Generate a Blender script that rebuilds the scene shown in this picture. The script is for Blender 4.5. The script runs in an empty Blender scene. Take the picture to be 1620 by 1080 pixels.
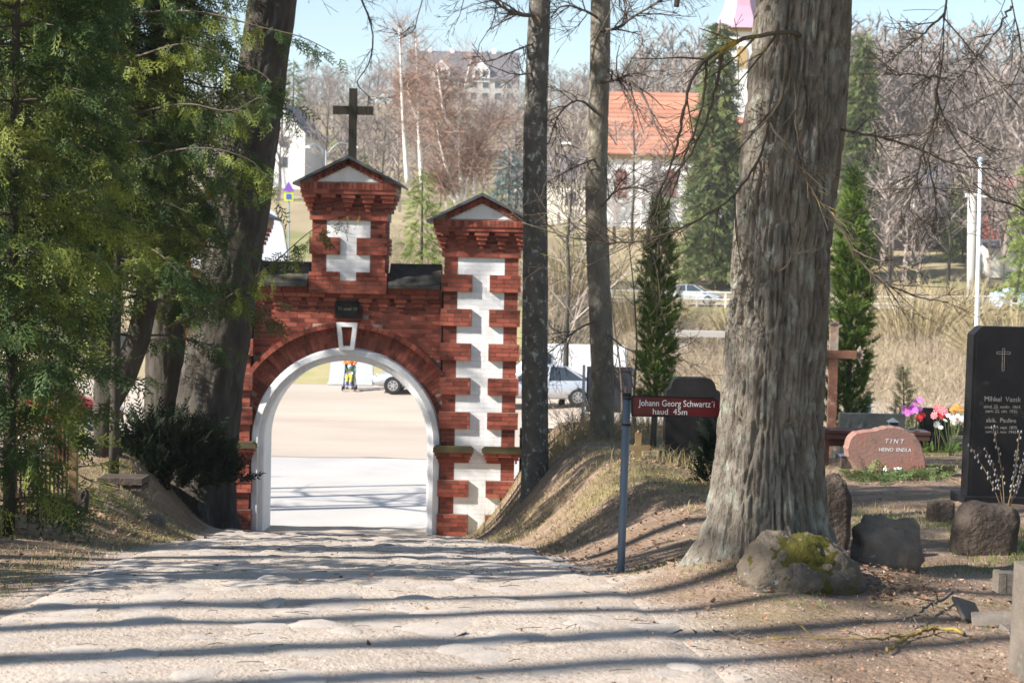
import bpy, math, random
import numpy as np
from mathutils import Matrix, Vector, Quaternion

# ------------------------------------------------------------------ camera, sky, sun, exposure
SC = bpy.context.scene
COL = SC.collection
H = 4.95                      # eye height above the road outside the gate
FPX = 2500.0                  # focal length in pixels of the 1620 px wide photograph
PITCH = math.atan(110.0 / FPX)
ROLL = math.radians(1.2)
cam_d = bpy.data.cameras.new("camera")
cam_d.sensor_width = 36.0
cam_d.lens = 36.0 * FPX / 1620.0
cam_d.clip_start = 0.1
cam_d.clip_end = 3000.0
cam_d.dof.use_dof = True
cam_d.dof.focus_distance = 12.0
cam_d.dof.aperture_fstop = 4.5
CAM = bpy.data.objects.new("camera", cam_d)
COL.objects.link(CAM)
CAM.matrix_world = Matrix.Translation((0, 0, H)) @ Matrix.Rotation(math.pi / 2 - PITCH, 4, 'X') @ Matrix.Rotation(ROLL, 4, 'Z')
SC.camera = CAM

SUN_AZ = math.radians(20.0)   # the light travels to +x, turned this much towards +y
SUN_EL = math.radians(35.0)
world = bpy.data.worlds.new("World")
SC.world = world
world.use_nodes = True
_nt = world.node_tree
_sky = _nt.nodes.new("ShaderNodeTexSky")
_sky.sky_type = 'NISHITA'
_sky.sun_disc = False
_sky.sun_elevation = SUN_EL
_sky.sun_rotation = math.atan2(-math.cos(SUN_AZ), -math.sin(SUN_AZ)) % (2 * math.pi)
_sky.air_density = 1.2
_sky.dust_density = 0.2
_sky.ozone_density = 1.0
_nt.links.new(_sky.outputs[0], _nt.nodes["Background"].inputs[0])
_nt.nodes["Background"].inputs[1].default_value = 0.078
sun_d = bpy.data.lights.new("sun", 'SUN')
sun_d.energy = 5.0
sun_d.angle = math.radians(0.5)
sun_d.color = (1.0, 0.945, 0.88)
SUN = bpy.data.objects.new("sun", sun_d)
COL.objects.link(SUN)
SUNDIR = Vector((math.cos(SUN_EL) * math.cos(SUN_AZ), math.cos(SUN_EL) * math.sin(SUN_AZ), -math.sin(SUN_EL)))
SUN.rotation_mode = 'QUATERNION'
SUN.rotation_quaternion = SUNDIR.to_track_quat('-Z', 'Y')
SUN.location = (-20, -8, 20)
vs = SC.view_settings
vs.view_transform = 'Standard'
vs.look = 'None'
vs.exposure = 1.32
vs.gamma = 1.0
vs.use_curve_mapping = False
SC.cycles.max_bounces = 6
SC.cycles.transparent_max_bounces = 8
SC.cycles.use_denoising = True

# ------------------------------------------------------------------ measuring helpers
_cr, _sr, _cp, _sp = math.cos(ROLL), math.sin(ROLL), math.cos(PITCH), math.sin(PITCH)
def at(px, py, d):
    """world point seen at pixel (px, py) of the photograph, at distance y = d"""
    dx, dy = px - 810.0, py - 540.0
    a = (dx * _cr + dy * _sr) / FPX
    b = -(-dx * _sr + dy * _cr) / FPX
    t = d / (b * _sp + _cp)
    return Vector((a * t, d, H + t * (b * _cp - _sp)))

def proj(p):
    x, y, z = p[0], p[1], p[2] - H
    f = y * _cp - z * _sp
    u = y * _sp + z * _cp
    a, b = x / f * FPX, -u / f * FPX
    return (810 + a * _cr - b * _sr, 540 + a * _sr + b * _cr)

# ------------------------------------------------------------------ noise
_rt = np.random.default_rng(7).random((64, 64, 64)).astype(np.float32)
def vn3(x, y, z):
    x, y, z = np.broadcast_arrays(np.asarray(x, float), np.asarray(y, float), np.asarray(z, float))
    xi, yi, zi = np.floor(x).astype(int), np.floor(y).astype(int), np.floor(z).astype(int)
    fx, fy, fz = x - xi, y - yi, z - zi
    fx, fy, fz = fx * fx * (3 - 2 * fx), fy * fy * (3 - 2 * fy), fz * fz * (3 - 2 * fz)
    g = lambda a, b, c: _rt[(xi + a) % 64, (yi + b) % 64, (zi + c) % 64]
    l = lambda p, q, t: p + (q - p) * t
    return l(l(l(g(0,0,0), g(1,0,0), fx), l(g(0,1,0), g(1,1,0), fx), fy),
             l(l(g(0,0,1), g(1,0,1), fx), l(g(0,1,1), g(1,1,1), fx), fy), fz)
def fbm(x, y, z=0.0, o=4):
    s, a, t = 0.0, 0.5, 0.0
    x, y, z = np.asarray(x, float), np.asarray(y, float), np.asarray(z, float)
    for i in range(o):
        s = s + a * vn3(x, y, z + 11.3 * i); t += a
        x, y, z, a = x * 2.03 + 5.1, y * 2.03 + 3.7, z * 2.03, a * 0.5
    return s / t
def sstep(t):
    t = np.clip(t, 0, 1)
    return t * t * (3 - 2 * t)
def curve1(xs, ys):
    xs, ys = np.array(xs, float), np.array(ys, float)
    m = np.gradient(ys, xs)
    def f(x):
        x = np.clip(np.asarray(x, float), xs[0], xs[-1])
        i = np.clip(np.searchsorted(xs, x) - 1, 0, len(xs) - 2)
        h = xs[i + 1] - xs[i]; t = (x - xs[i]) / h
        return ((2*t**3 - 3*t**2 + 1) * ys[i] + (t**3 - 2*t**2 + t) * h * m[i]
                + (-2*t**3 + 3*t**2) * ys[i+1] + (t**3 - t**2) * h * m[i+1])
    return f

# ------------------------------------------------------------------ mesh building
class MB:
    def __init__(s): s.V = []; s.F = {}; s.T = {}; s.MI = {}; s.n = 0; s.VT = []
    def add(s, V, F, tone=0.5, mi=0):
        """V (n,3); F: int array (m,k) or a list of tuples"""
        V = np.asarray(V, float).reshape(-1, 3)
        if isinstance(F, np.ndarray): groups = {F.shape[1]: F}
        else:
            g = {}
            for f in F: g.setdefault(len(f), []).append(f)
            groups = {k: np.array(v, int) for k, v in g.items()}
        for k, a in groups.items():
            s.F.setdefault(k, []).append(a + s.n)
            tt = np.full(len(a), tone, float) if np.isscalar(tone) else np.asarray(tone, float)
            s.T.setdefault(k, []).append(tt)
            s.MI.setdefault(k, []).append(np.full(len(a), mi, int))
        s.V.append(V); s.n += len(V)
        return s
    def box(s, c, size, rot=None, tone=0.5, mi=0, taper=None):
        hx, hy, hz = size[0] / 2, size[1] / 2, size[2] / 2
        tx, ty = (1, 1) if taper is None else taper
        V = np.array([[-hx,-hy,-hz],[hx,-hy,-hz],[hx,hy,-hz],[-hx,hy,-hz],
                      [-hx*tx,-hy*ty,hz],[hx*tx,-hy*ty,hz],[hx*tx,hy*ty,hz],[-hx*tx,hy*ty,hz]])
        if rot is not None: V = V @ np.array(rot.to_3x3()).T
        V = V + np.array(c, float)
        return s.add(V, BOXF, tone, mi)
    def tube(s, P, R, n=6, tone=0.5, cap=True, mi=0):
        P = np.asarray(P, float); m = len(P)
        R = np.full(m, R, float) if np.isscalar(R) else np.asarray(R, float)
        T = np.gradient(P, axis=0); T /= np.linalg.norm(T, axis=1, keepdims=True) + 1e-12
        ref = np.array([0, 0, 1.0]) if abs(T[:, 2]).mean() < 0.8 else np.array([0, 1.0, 0])
        A = np.cross(T, ref); A /= np.linalg.norm(A, axis=1, keepdims=True) + 1e-12
        B = np.cross(T, A)
        th = np.arange(n) * 2 * np.pi / n
        V = P[:, None] + R[:, None, None] * (A[:, None] * np.cos(th)[None, :, None] + B[:, None] * np.sin(th)[None, :, None])
        i = np.arange(m - 1)[:, None] * n; j = np.arange(n)[None]; k = (j + 1) % n
        F = np.stack([i + j, i + k, i + n + k, i + n + j], -1).reshape(-1, 4)
        base = s.n
        s.add(V.reshape(-1, 3), F, tone, mi)
        if cap and n > 2:
            s.F.setdefault(n, []).append(np.array([np.arange(n)[::-1] + base, np.arange(n) + base + (m - 1) * n]))
            s.T.setdefault(n, []).append(np.full(2, tone)); s.MI.setdefault(n, []).append(np.full(2, mi))
        return s
    def cyl(s, p0, p1, r0, r1=None, n=12, tone=0.5, mi=0):
        return s.tube([p0, p1], [r0, r0 if r1 is None else r1], n, tone, True, mi)
    def lathe(s, c, prof, n=16, tone=0.5, mi=0, sx=1.0, sy=1.0):
        th = np.arange(n) * 2 * np.pi / n
        m = len(prof)
        V = np.array([[c[0] + r * math.cos(t) * sx, c[1] + r * math.sin(t) * sy, c[2] + z] for r, z in prof for t in th])
        F = [(i*n+j, i*n+(j+1) % n, (i+1)*n+(j+1) % n, (i+1)*n+j) for i in range(m-1) for j in range(n)]
        F += [tuple(range(n))[::-1], tuple((m-1)*n + j for j in range(n))]
        return s.add(V, F, tone, mi)
    def prism(s, poly, d0, d1, fr=None, tone=0.5, mi=0):
        """poly of (u, w) extruded along v from d0 to d1; default frame u=x, v=y, w=z"""
        n = len(poly)
        V = np.array([[p[0], d0, p[1]] for p in poly] + [[p[0], d1, p[1]] for p in poly], float)
        if fr is not None: V = fr(V)
        F = [tuple(range(n)), tuple(range(n, 2*n))[::-1]] + [(i + n, (i+1) % n + n, (i+1) % n, i) for i in range(n)]
        return s.add(V, F, tone, mi)
    def build(s, name, mat, parent=None, smooth=False, world=True, tone=False):
        V = np.concatenate(s.V) if s.V else np.zeros((0, 3))
        if parent is not None and world:
            o = np.array(parent_origin(parent)); V = V - o
        loops, tot, tn, mi = [], [], [], []
        for k in s.F:
            a = np.concatenate(s.F[k]); loops.append(a.reshape(-1)); tot.append(np.full(len(a), k))
            tn.append(np.concatenate(s.T[k])); mi.append(np.concatenate(s.MI[k]))
        loops, tot, tn, mi = np.concatenate(loops), np.concatenate(tot), np.concatenate(tn), np.concatenate(mi)
        me = bpy.data.meshes.new(name)
        me.vertices.add(len(V)); me.vertices.foreach_set("co", V.astype(np.float32).reshape(-1))
        me.loops.add(len(loops)); me.loops.foreach_set("vertex_index", loops.astype(np.int32))
        me.polygons.add(len(tot)); me.polygons.foreach_set("loop_start", np.concatenate([[0], np.cumsum(tot)[:-1]]).astype(np.int32))
        mats = mat if isinstance(mat, (list, tuple)) else [mat]
        for m_ in mats: me.materials.append(m_)
        if len(mats) > 1: me.polygons.foreach_set("material_index", mi.astype(np.int32))
        me.update(calc_edges=True)
        me.polygons.foreach_set("use_smooth", np.full(len(tot), bool(smooth)))
        if tone:
            at_ = me.attributes.new("tone", 'FLOAT', 'FACE'); at_.data.foreach_set("value", tn.astype(np.float32))
        return link(name, me, parent)
BOXF = np.array([[0,3,2,1],[4,5,6,7],[0,1,5,4],[1,2,6,5],[2,3,7,6],[3,0,4,7]])
_org = {}
def parent_origin(p):
    o = Vector((0, 0, 0))
    while p is not None:
        o = o + p.location; p = p.parent
    return o
def link(name, data, parent=None, loc=None):
    o = bpy.data.objects.new(name, data); COL.objects.link(o)
    if parent is not None: o.parent = parent
    if loc is not None: o.location = loc
    return o
def tag(o, label, cat, group=None):
    o["label"] = label; o["category"] = cat
    if group: o["group"] = group
    return o
def root(name, loc, label, cat, group=None, rz=0.0):
    o = bpy.data.objects.new(name, None); COL.objects.link(o)
    o.location = loc; o.rotation_euler = (0, 0, rz); o.empty_display_size = 0.2
    return tag(o, label, cat, group)
def kind(o, k): o["kind"] = k; return o
def copy_tree(o, parent=None):
    c = o.copy(); COL.objects.link(c); c.parent = parent
    for ch in list(o.children): copy_tree(ch, c)
    return c
def RZ(a): return Matrix.Rotation(a, 3, 'Z')
def text(name, body, size, mat, parent, loc, rot, align='CENTER', ext=0.002, xs=1.0):
    cu = bpy.data.curves.new(name, 'FONT'); cu.body = body; cu.size = size; cu.align_x = align; cu.align_y = 'CENTER'
    cu.extrude = ext; cu.resolution_u = 3
    t = bpy.data.objects.new(name, cu); COL.objects.link(t)
    bpy.context.view_layer.update()
    me = bpy.data.meshes.new_from_object(t.evaluated_get(bpy.context.evaluated_depsgraph_get()))
    bpy.data.objects.remove(t); bpy.data.curves.remove(cu)
    me.materials.clear(); me.materials.append(mat)
    o = link(name, me, parent); o.location = loc; o.rotation_euler = rot; o.scale = (xs, 1, 1)
    return kind(o, "stuff")
def scatter(mb, V0, F0, M, P, tone):
    """copies of a little mesh: M (n,3,3), P (n,3)"""
    n, k = len(P), len(V0)
    V = np.einsum('nij,kj->nki', M, V0) + P[:, None]
    F = F0[None] + (np.arange(n) * k)[:, None, None]
    mb.add(V.reshape(-1, 3), F.reshape(-1, F0.shape[1]), np.repeat(tone, len(F0)))
def frames(D, N):
    """matrices whose x axis is D and whose z axis is near N; rows of arrays (n,3)"""
    D = D / (np.linalg.norm(D, axis=1, keepdims=True) + 1e-9)
    Y = np.cross(N, D); Y /= np.linalg.norm(Y, axis=1, keepdims=True) + 1e-9
    Z = np.cross(D, Y)
    return np.stack([D, Y, Z], -1)

# ------------------------------------------------------------------ materials
def M(name, c1, c2=None, scale=4.0, rough=0.85, bump=0.0, bscale=30.0, patches=(), stretch=(1, 1, 1), tonev=0.0,
      spec=0.3, metal=0.0, transl=None, detail=6.0, contrast=(0.35, 0.65), coat=0.0, bstretch=None, hue=None, bdist=0.01, world=False):
    m = bpy.data.materials.new(name); m.use_nodes = True
    nt = m.node_tree; N = nt.nodes; L = nt.links
    b = N["Principled BSDF"]; out = N["Material Output"]
    b.inputs["Roughness"].default_value = rough; b.inputs["Metallic"].default_value = metal
    b.inputs["Specular IOR Level"].default_value = spec
    if coat: b.inputs["Coat Weight"].default_value = coat; b.inputs["Coat Roughness"].default_value = 0.1
    if world:
        tc = N.new("ShaderNodeNewGeometry"); src = tc.outputs["Position"]
    else:
        tc = N.new("ShaderNodeTexCoord"); src = tc.outputs["Object"]
    def mapped(st):
        mp = N.new("ShaderNodeMapping"); mp.inputs["Scale"].default_value = st; L.new(src, mp.inputs[0]); return mp.outputs[0]
    vec = mapped(stretch)
    def noise(sc, det=detail, v=vec, ro=0.6):
        n = N.new("ShaderNodeTexNoise"); n.inputs["Scale"].default_value = sc; n.inputs["Detail"].default_value = det
        n.inputs["Roughness"].default_value = ro; L.new(v, n.inputs["Vector"]); return n.outputs["Fac"]
    def ramp(fac, lo, hi):
        r = N.new("ShaderNodeMapRange"); r.inputs[1].default_value = lo; r.inputs[2].default_value = hi
        r.clamp = True; L.new(fac, r.inputs[0]); return r.outputs[0]
    def mix(fac, a, bb, mode='MIX'):
        x = N.new("ShaderNodeMix"); x.data_type = 'RGBA'; x.blend_type = mode
        if isinstance(fac, float): x.inputs[0].default_value = fac
        else: L.new(fac, x.inputs[0])
        for i, v in ((6, a), (7, bb)):
            if isinstance(v, tuple): x.inputs[i].default_value = v + (1,) if len(v) == 3 else v
            else: L.new(v, x.inputs[i])
        return x.outputs[2]
    if c2 is None: c2 = tuple(v * 0.8 for v in c1)
    col = mix(ramp(noise(scale), contrast[0], contrast[1]), c1, c2)
    for p in patches:
        v = vec if len(p) < 5 else mapped(p[4])
        col = mix(ramp(noise(p[1], 5.0, v, 0.65), p[2], p[3]), col, p[0])
    if tonev:
        oi = N.new("ShaderNodeObjectInfo"); a = N.new("ShaderNodeAttribute"); a.attribute_name = "tone"
        ad = N.new("ShaderNodeMath"); ad.operation = 'ADD'; L.new(oi.outputs["Random"], ad.inputs[0]); L.new(a.outputs["Fac"], ad.inputs[1])
        fr = N.new("ShaderNodeMath"); fr.operation = 'FRACT'; L.new(ad.outputs[0], fr.inputs[0])
        if hue: col = mix(ramp(fr.outputs[0], 0.45, 1.0), col, hue)
        mr = N.new("ShaderNodeMapRange"); mr.inputs[3].default_value = 1 - tonev; mr.inputs[4].default_value = 1 + tonev
        wn = N.new("ShaderNodeTexWhiteNoise"); wn.noise_dimensions = '1D'; L.new(fr.outputs[0], wn.inputs["W"]); L.new(wn.outputs["Value"], mr.inputs[0])
        vm = N.new("ShaderNodeVectorMath"); vm.operation = 'SCALE'; L.new(col, vm.inputs[0]); L.new(mr.outputs[0], vm.inputs["Scale"]); col = vm.outputs[0]
    L.new(col, b.inputs["Base Color"])
    if bump:
        bp = N.new("ShaderNodeBump"); bp.inputs["Strength"].default_value = bump; bp.inputs["Distance"].default_value = bdist
        L.new(noise(bscale, 5.0, vec if bstretch is None else mapped(bstretch)), bp.inputs["Height"]); L.new(bp.outputs[0], b.inputs["Normal"])
    if transl:
        t = N.new("ShaderNodeBsdfTranslucent"); L.new(col, t.inputs["Color"])
        ms = N.new("ShaderNodeMixShader"); ms.inputs[0].default_value = transl
        L.new(b.outputs[0], ms.inputs[1]); L.new(t.outputs[0], ms.inputs[2]); L.new(ms.outputs[0], out.inputs["Surface"])
    return m

MAT = dict(
    dirt=M("soil", (0.28, 0.20, 0.145), (0.175, 0.12, 0.082), 1.6, 0.95, 1.0, 26, [((0.20, 0.175, 0.07), 0.55, 0.52, 0.72), ((0.13, 0.09, 0.06), 5.5, 0.55, 0.75), ((0.38, 0.295, 0.225), 22.0, 0.58, 0.72), ((0.09, 0.065, 0.045), 45.0, 0.64, 0.72)], spec=0.1, bdist=0.03, world=True),
    path=M("sandy path", (0.43, 0.36, 0.295), (0.355, 0.295, 0.24), 1.3, 0.95, 1.0, 34, [((0.25, 0.20, 0.16), 2.2, 0.54, 0.76), ((0.47, 0.41, 0.35), 13.0, 0.55, 0.7), ((0.15, 0.115, 0.09), 48.0, 0.64, 0.72)], spec=0.1, bdist=0.015, world=True),
    cobble=M("dusty fieldstone", (0.325, 0.295, 0.265), (0.37, 0.315, 0.265), 1.0, 0.9, 0.5, 6, [((0.40, 0.34, 0.285), 1.6, 0.40, 0.58)], tonev=0.10, spec=0.2),
    road=M("dusty asphalt", (0.43, 0.41, 0.385), (0.36, 0.345, 0.33), 0.35, 0.9, 0.3, 30, [((0.42, 0.385, 0.34), 0.12, 0.5, 0.7, (0.35, 1.6, 1))], spec=0.2, world=True),
    lot=M("gravelly sand", (0.42, 0.36, 0.30), (0.36, 0.30, 0.245), 0.25, 0.95, 0.3, 8, [((0.44, 0.37, 0.30), 0.2, 0.5, 0.66, (0.3, 1.4, 1))], spec=0.1, stretch=(0.5, 1.2, 1), world=True),
    land=M("withered meadow", (0.32, 0.26, 0.155), (0.245, 0.195, 0.12), 0.10, 0.95, 0.5, 2.0, [((0.17, 0.18, 0.06), 0.05, 0.5, 0.66), ((0.22, 0.16, 0.11), 0.3, 0.58, 0.75)], spec=0.1, bdist=0.1, world=True),
    grassbank=M("thin lawn", (0.28, 0.27, 0.11), (0.36, 0.30, 0.17), 0.8, 0.95, 0.5, 5, spec=0.1, bdist=0.05, world=True),
    walk=M("concrete walk", (0.40, 0.40, 0.41), (0.36, 0.36, 0.37), 0.8, 0.9, spec=0.2, world=True),
    brick=M("red brick", (0.29, 0.078, 0.050), (0.205, 0.054, 0.038), 9.0, 0.85, 0.4, 60, [((0.12, 0.05, 0.038), 1.7, 0.54, 0.76), ((0.22, 0.13, 0.10), 6.0, 0.62, 0.78)], tonev=0.42, spec=0.15, hue=(0.28, 0.085, 0.055), bdist=0.003, world=True),
    mortar=M("lime mortar", (0.40, 0.33, 0.27), (0.28, 0.22, 0.18), 6.0, 0.95, 0.4, 60, spec=0.1),
    whitebrick=M("limewashed brick", (0.84, 0.83, 0.81), (0.77, 0.77, 0.77), 5.0, 0.8, 0.5, 45, [((0.60, 0.57, 0.53), 3.0, 0.50, 0.80, (1.5, 1.5, 0.3)), ((0.42, 0.34, 0.28), 9.0, 0.64, 0.74), ((0.38, 0.24, 0.19), 26.0, 0.68, 0.74)], spec=0.2, bdist=0.006, tonev=0.05),
    white=M("white limewash", (0.80, 0.79, 0.77), (0.70, 0.70, 0.70), 3.0, 0.75, 0.4, 40, [((0.52, 0.48, 0.43), 3.0, 0.54, 0.80, (1.5, 1.5, 0.35)), ((0.34, 0.28, 0.22), 10.0, 0.68, 0.76)], spec=0.2),
    roofdark=M("weathered sheet roof", (0.055, 0.06, 0.07), (0.10, 0.105, 0.11), 6.0, 0.55, 0.3, 30, spec=0.4),
    coping=M("dark mossy coping", (0.03, 0.028, 0.026), (0.07, 0.066, 0.055), 4.0, 0.75, 0.5, 25, [((0.12, 0.11, 0.05), 2.0, 0.58, 0.72)], spec=0.15),
    mossstone=M("mossy cap stone", (0.07, 0.06, 0.042), (0.12, 0.10, 0.04), 5.0, 0.95, 0.8, 40, spec=0.1),
    blackwood=M("black painted timber", (0.016, 0.015, 0.012), (0.034, 0.03, 0.02), 8.0, 0.7, 0.4, 40, stretch=(3, 3, 0.4), spec=0.15),
    plaque=M("black plaque", (0.008, 0.009, 0.009), (0.012, 0.013, 0.013), 8.0, 0.5, spec=0.15),
    gold=M("faded gilt lettering", (0.26, 0.23, 0.15), (0.16, 0.14, 0.10), 20.0, 0.6),
    lettergrey=M("worn grey lettering", (0.22, 0.21, 0.19), (0.12, 0.115, 0.105), 25.0, 0.8),
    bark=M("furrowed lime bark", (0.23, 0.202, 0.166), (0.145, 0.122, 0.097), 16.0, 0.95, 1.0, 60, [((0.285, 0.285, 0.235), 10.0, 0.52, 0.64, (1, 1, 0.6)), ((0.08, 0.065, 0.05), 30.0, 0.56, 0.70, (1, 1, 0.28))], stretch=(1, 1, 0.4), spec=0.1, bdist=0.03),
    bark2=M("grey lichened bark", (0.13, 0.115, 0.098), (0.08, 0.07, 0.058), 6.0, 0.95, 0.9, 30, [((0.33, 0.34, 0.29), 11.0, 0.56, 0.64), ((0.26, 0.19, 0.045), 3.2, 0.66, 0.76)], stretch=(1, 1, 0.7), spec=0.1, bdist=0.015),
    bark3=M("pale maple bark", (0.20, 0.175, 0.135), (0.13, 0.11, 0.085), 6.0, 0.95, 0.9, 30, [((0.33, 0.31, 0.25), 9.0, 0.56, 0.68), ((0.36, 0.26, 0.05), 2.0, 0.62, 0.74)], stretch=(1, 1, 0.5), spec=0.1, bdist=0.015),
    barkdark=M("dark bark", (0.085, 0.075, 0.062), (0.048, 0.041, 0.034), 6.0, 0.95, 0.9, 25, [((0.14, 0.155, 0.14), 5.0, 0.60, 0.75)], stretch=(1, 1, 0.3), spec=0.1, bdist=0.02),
    twig=M("dark twig bark", (0.085, 0.068, 0.055), (0.13, 0.105, 0.085), 9.0, 0.9, spec=0.15),
    twigy=M("lichened twig", (0.10, 0.082, 0.06), (0.075, 0.06, 0.045), 9.0, 0.9, 0.6, 60, [((0.36, 0.25, 0.04), 3.0, 0.62, 0.70)], spec=0.1),
    lichentwig=M("yellow-lichened stick", (0.30, 0.22, 0.05), (0.13, 0.10, 0.06), 8.0, 0.95, 0.6, 60, spec=0.1),
    birch=M("birch bark", (0.72, 0.69, 0.65), (0.62, 0.58, 0.54), 1.5, 0.8, 0, 10, [((0.10, 0.085, 0.075), 2.2, 0.62, 0.68, (0.7, 0.7, 3.5))], spec=0.2),
    birchtwig=M("birch twigs", (0.33, 0.22, 0.17), (0.27, 0.18, 0.14), 1.0, 0.9, spec=0.1),
    thuja=M("thuja scale leaves", (0.060, 0.100, 0.027), (0.040, 0.074, 0.022), 1.5, 0.65, 0, 10, [((0.23, 0.26, 0.048), 1.1, 0.47, 0.60)], tonev=0.4, spec=0.25, transl=0.38),  # the yellow-green noise patch paints sunlit tips into the leaf colour
    thujab=M("bright thuja leaves", (0.095, 0.155, 0.026), (0.065, 0.115, 0.022), 2.0, 0.65, 0, 10, [((0.17, 0.22, 0.04), 1.5, 0.50, 0.72)], tonev=0.28, spec=0.25, transl=0.28),
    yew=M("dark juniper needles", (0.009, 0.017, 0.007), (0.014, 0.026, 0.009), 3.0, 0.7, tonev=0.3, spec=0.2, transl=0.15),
    spruce=M("spruce needles", (0.125, 0.155, 0.05), (0.08, 0.11, 0.04), 0.4, 0.75, 0, 10, [((0.19, 0.205, 0.065), 0.35, 0.50, 0.66)], tonev=0.25, spec=0.2, transl=0.25),
    bluespruce=M("blue spruce needles", (0.13, 0.19, 0.19), (0.10, 0.15, 0.15), 0.4, 0.75, tonev=0.2, spec=0.2, transl=0.2),
    limeleaf=M("yellow-green conifer leaves", (0.20, 0.25, 0.05), (0.14, 0.19, 0.045), 0.5, 0.7, tonev=0.25, spec=0.2, transl=0.3),
    wood=M("bare wood twigs", (0.275, 0.23, 0.20), (0.21, 0.175, 0.155), 0.05, 0.95, tonev=0.3, spec=0.05),
    willow=M("golden willow rods", (0.38, 0.31, 0.175), (0.30, 0.24, 0.135), 0.2, 0.9, tonev=0.25, spec=0.1, hue=(0.33, 0.265, 0.16)),
    scrub=M("dry scrub stems", (0.34, 0.275, 0.19), (0.25, 0.195, 0.145), 0.12, 0.95, tonev=0.3, spec=0.05, hue=(0.38, 0.30, 0.21)),
    drygrass=M("withered grass", (0.37, 0.30, 0.17), (0.29, 0.225, 0.125), 0.9, 0.9, tonev=0.25, spec=0.1, transl=0.25, hue=(0.25, 0.225, 0.095)),
    greengrass=M("fresh grass", (0.13, 0.19, 0.04), (0.18, 0.21, 0.06), 0.9, 0.8, tonev=0.25, spec=0.2, transl=0.3),
    leaf=M("fallen leaves", (0.24, 0.135, 0.08), (0.17, 0.10, 0.062), 3.0, 0.8, tonev=0.35, spec=0.15, transl=0.1, hue=(0.34, 0.235, 0.165)),
    crumb=M("soil crumbs", (0.26, 0.20, 0.155), (0.18, 0.13, 0.10), 3.0, 0.95, tonev=0.4, spec=0.1, hue=(0.36, 0.31, 0.26)),
    moss=M("moss", (0.095, 0.085, 0.022), (0.05, 0.05, 0.014), 9.0, 1.0, 1.0, 70, spec=0.05, bdist=0.02),
    boulder=M("mossy granite boulder", (0.165, 0.133, 0.10), (0.095, 0.078, 0.06), 6.0, 0.95, 1.0, 22, [((0.27, 0.27, 0.255), 13.0, 0.62, 0.70), ((0.10, 0.085, 0.02), 5.0, 0.60, 0.68)], spec=0.15, bdist=0.04),
    rock=M("rough granite", (0.21, 0.165, 0.128), (0.125, 0.098, 0.076), 5.0, 0.95, 1.0, 22, [((0.30, 0.30, 0.285), 13.0, 0.64, 0.70), ((0.14, 0.115, 0.04), 3.0, 0.62, 0.72)], spec=0.15, bdist=0.02),
    darkrock=M("dark lichened stone", (0.055, 0.043, 0.035), (0.10, 0.078, 0.062), 6.0, 0.9, 1.0, 26, [((0.26, 0.27, 0.27), 16.0, 0.66, 0.72)], spec=0.15, bdist=0.035),
    granite=M("pink granite", (0.25, 0.14, 0.112), (0.215, 0.125, 0.10), 6.0, 0.8, 0.7, 30, [((0.11, 0.085, 0.078), 5.0, 0.56, 0.70), ((0.33, 0.135, 0.10), 3.0, 0.50, 0.7), ((0.22, 0.15, 0.13), 30.0, 0.55, 0.65)], spec=0.3),
    blackstone=M("black polished stone", (0.008, 0.008, 0.009), (0.014, 0.014, 0.015), 3.0, 0.55, 0.2, 60, [((0.04, 0.04, 0.04), 7.0, 0.60, 0.80)], spec=0.12, coat=0.0),
    darkstone=M("dark speckled gravestone", (0.010, 0.010, 0.011), (0.017, 0.016, 0.016), 5.0, 0.7, 0.4, 40, [((0.15, 0.15, 0.145), 30.0, 0.70, 0.75), ((0.02, 0.018, 0.006), 2.2, 0.60, 0.68)], spec=0.15),
    greystone=M("grey granite slab", (0.17, 0.165, 0.13), (0.12, 0.12, 0.10), 8.0, 0.6, 0.2, 50, [((0.25, 0.24, 0.20), 20.0, 0.6, 0.7)], spec=0.4),
    concrete=M("old concrete kerb", (0.17, 0.145, 0.12), (0.11, 0.092, 0.075), 4.0, 0.95, 0.8, 40, [((0.24, 0.21, 0.175), 8.0, 0.6, 0.75), ((0.06, 0.07, 0.055), 5.0, 0.62, 0.75)], spec=0.1),
    benchwood=M("brown varnished bench", (0.085, 0.035, 0.028), (0.06, 0.025, 0.02), 5.0, 0.35, stretch=(0.3, 3, 3), spec=0.5),
    rust=M("rusty iron", (0.235, 0.115, 0.075), (0.16, 0.075, 0.048), 6.0, 0.9, 0.5, 50, [((0.33, 0.29, 0.25), 5.0, 0.55, 0.68)], spec=0.2),
    rustgrey=M("flaking grey iron", (0.36, 0.31, 0.27), (0.27, 0.16, 0.10), 9.0, 0.9, 0.5, 60, spec=0.2),
    ironbrown=M("ochre iron", (0.22, 0.155, 0.075), (0.16, 0.10, 0.05), 8.0, 0.8, 0.4, 50, spec=0.2),
    galv=M("galvanised post", (0.15, 0.175, 0.205), (0.105, 0.125, 0.15), 7.0, 0.55, 0.2, 50, metal=0.2, spec=0.5, stretch=(1, 1, 0.3)),
    black=M("black plastic", (0.012, 0.012, 0.012), (0.016, 0.016, 0.016), 8.0, 0.5),
    signred=M("dark red sign face", (0.115, 0.007, 0.010), (0.09, 0.006, 0.009), 5.0, 0.35, spec=0.4),
    signwhite=M("white sign lettering", (0.80, 0.80, 0.80), (0.74, 0.74, 0.74), 30.0, 0.6),
    carsilver=M("silver car paint", (0.55, 0.58, 0.62), (0.53, 0.56, 0.60), 1.0, 0.28, metal=0.45, spec=0.5, coat=0.6),
    cargrey=M("light grey car paint", (0.42, 0.44, 0.47), (0.40, 0.42, 0.45), 1.0, 0.28, metal=0.45, spec=0.5, coat=0.6),
    carwhite=M("white vehicle paint", (0.78, 0.78, 0.78), (0.74, 0.74, 0.74), 1.0, 0.35, spec=0.5, coat=0.3),
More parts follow.
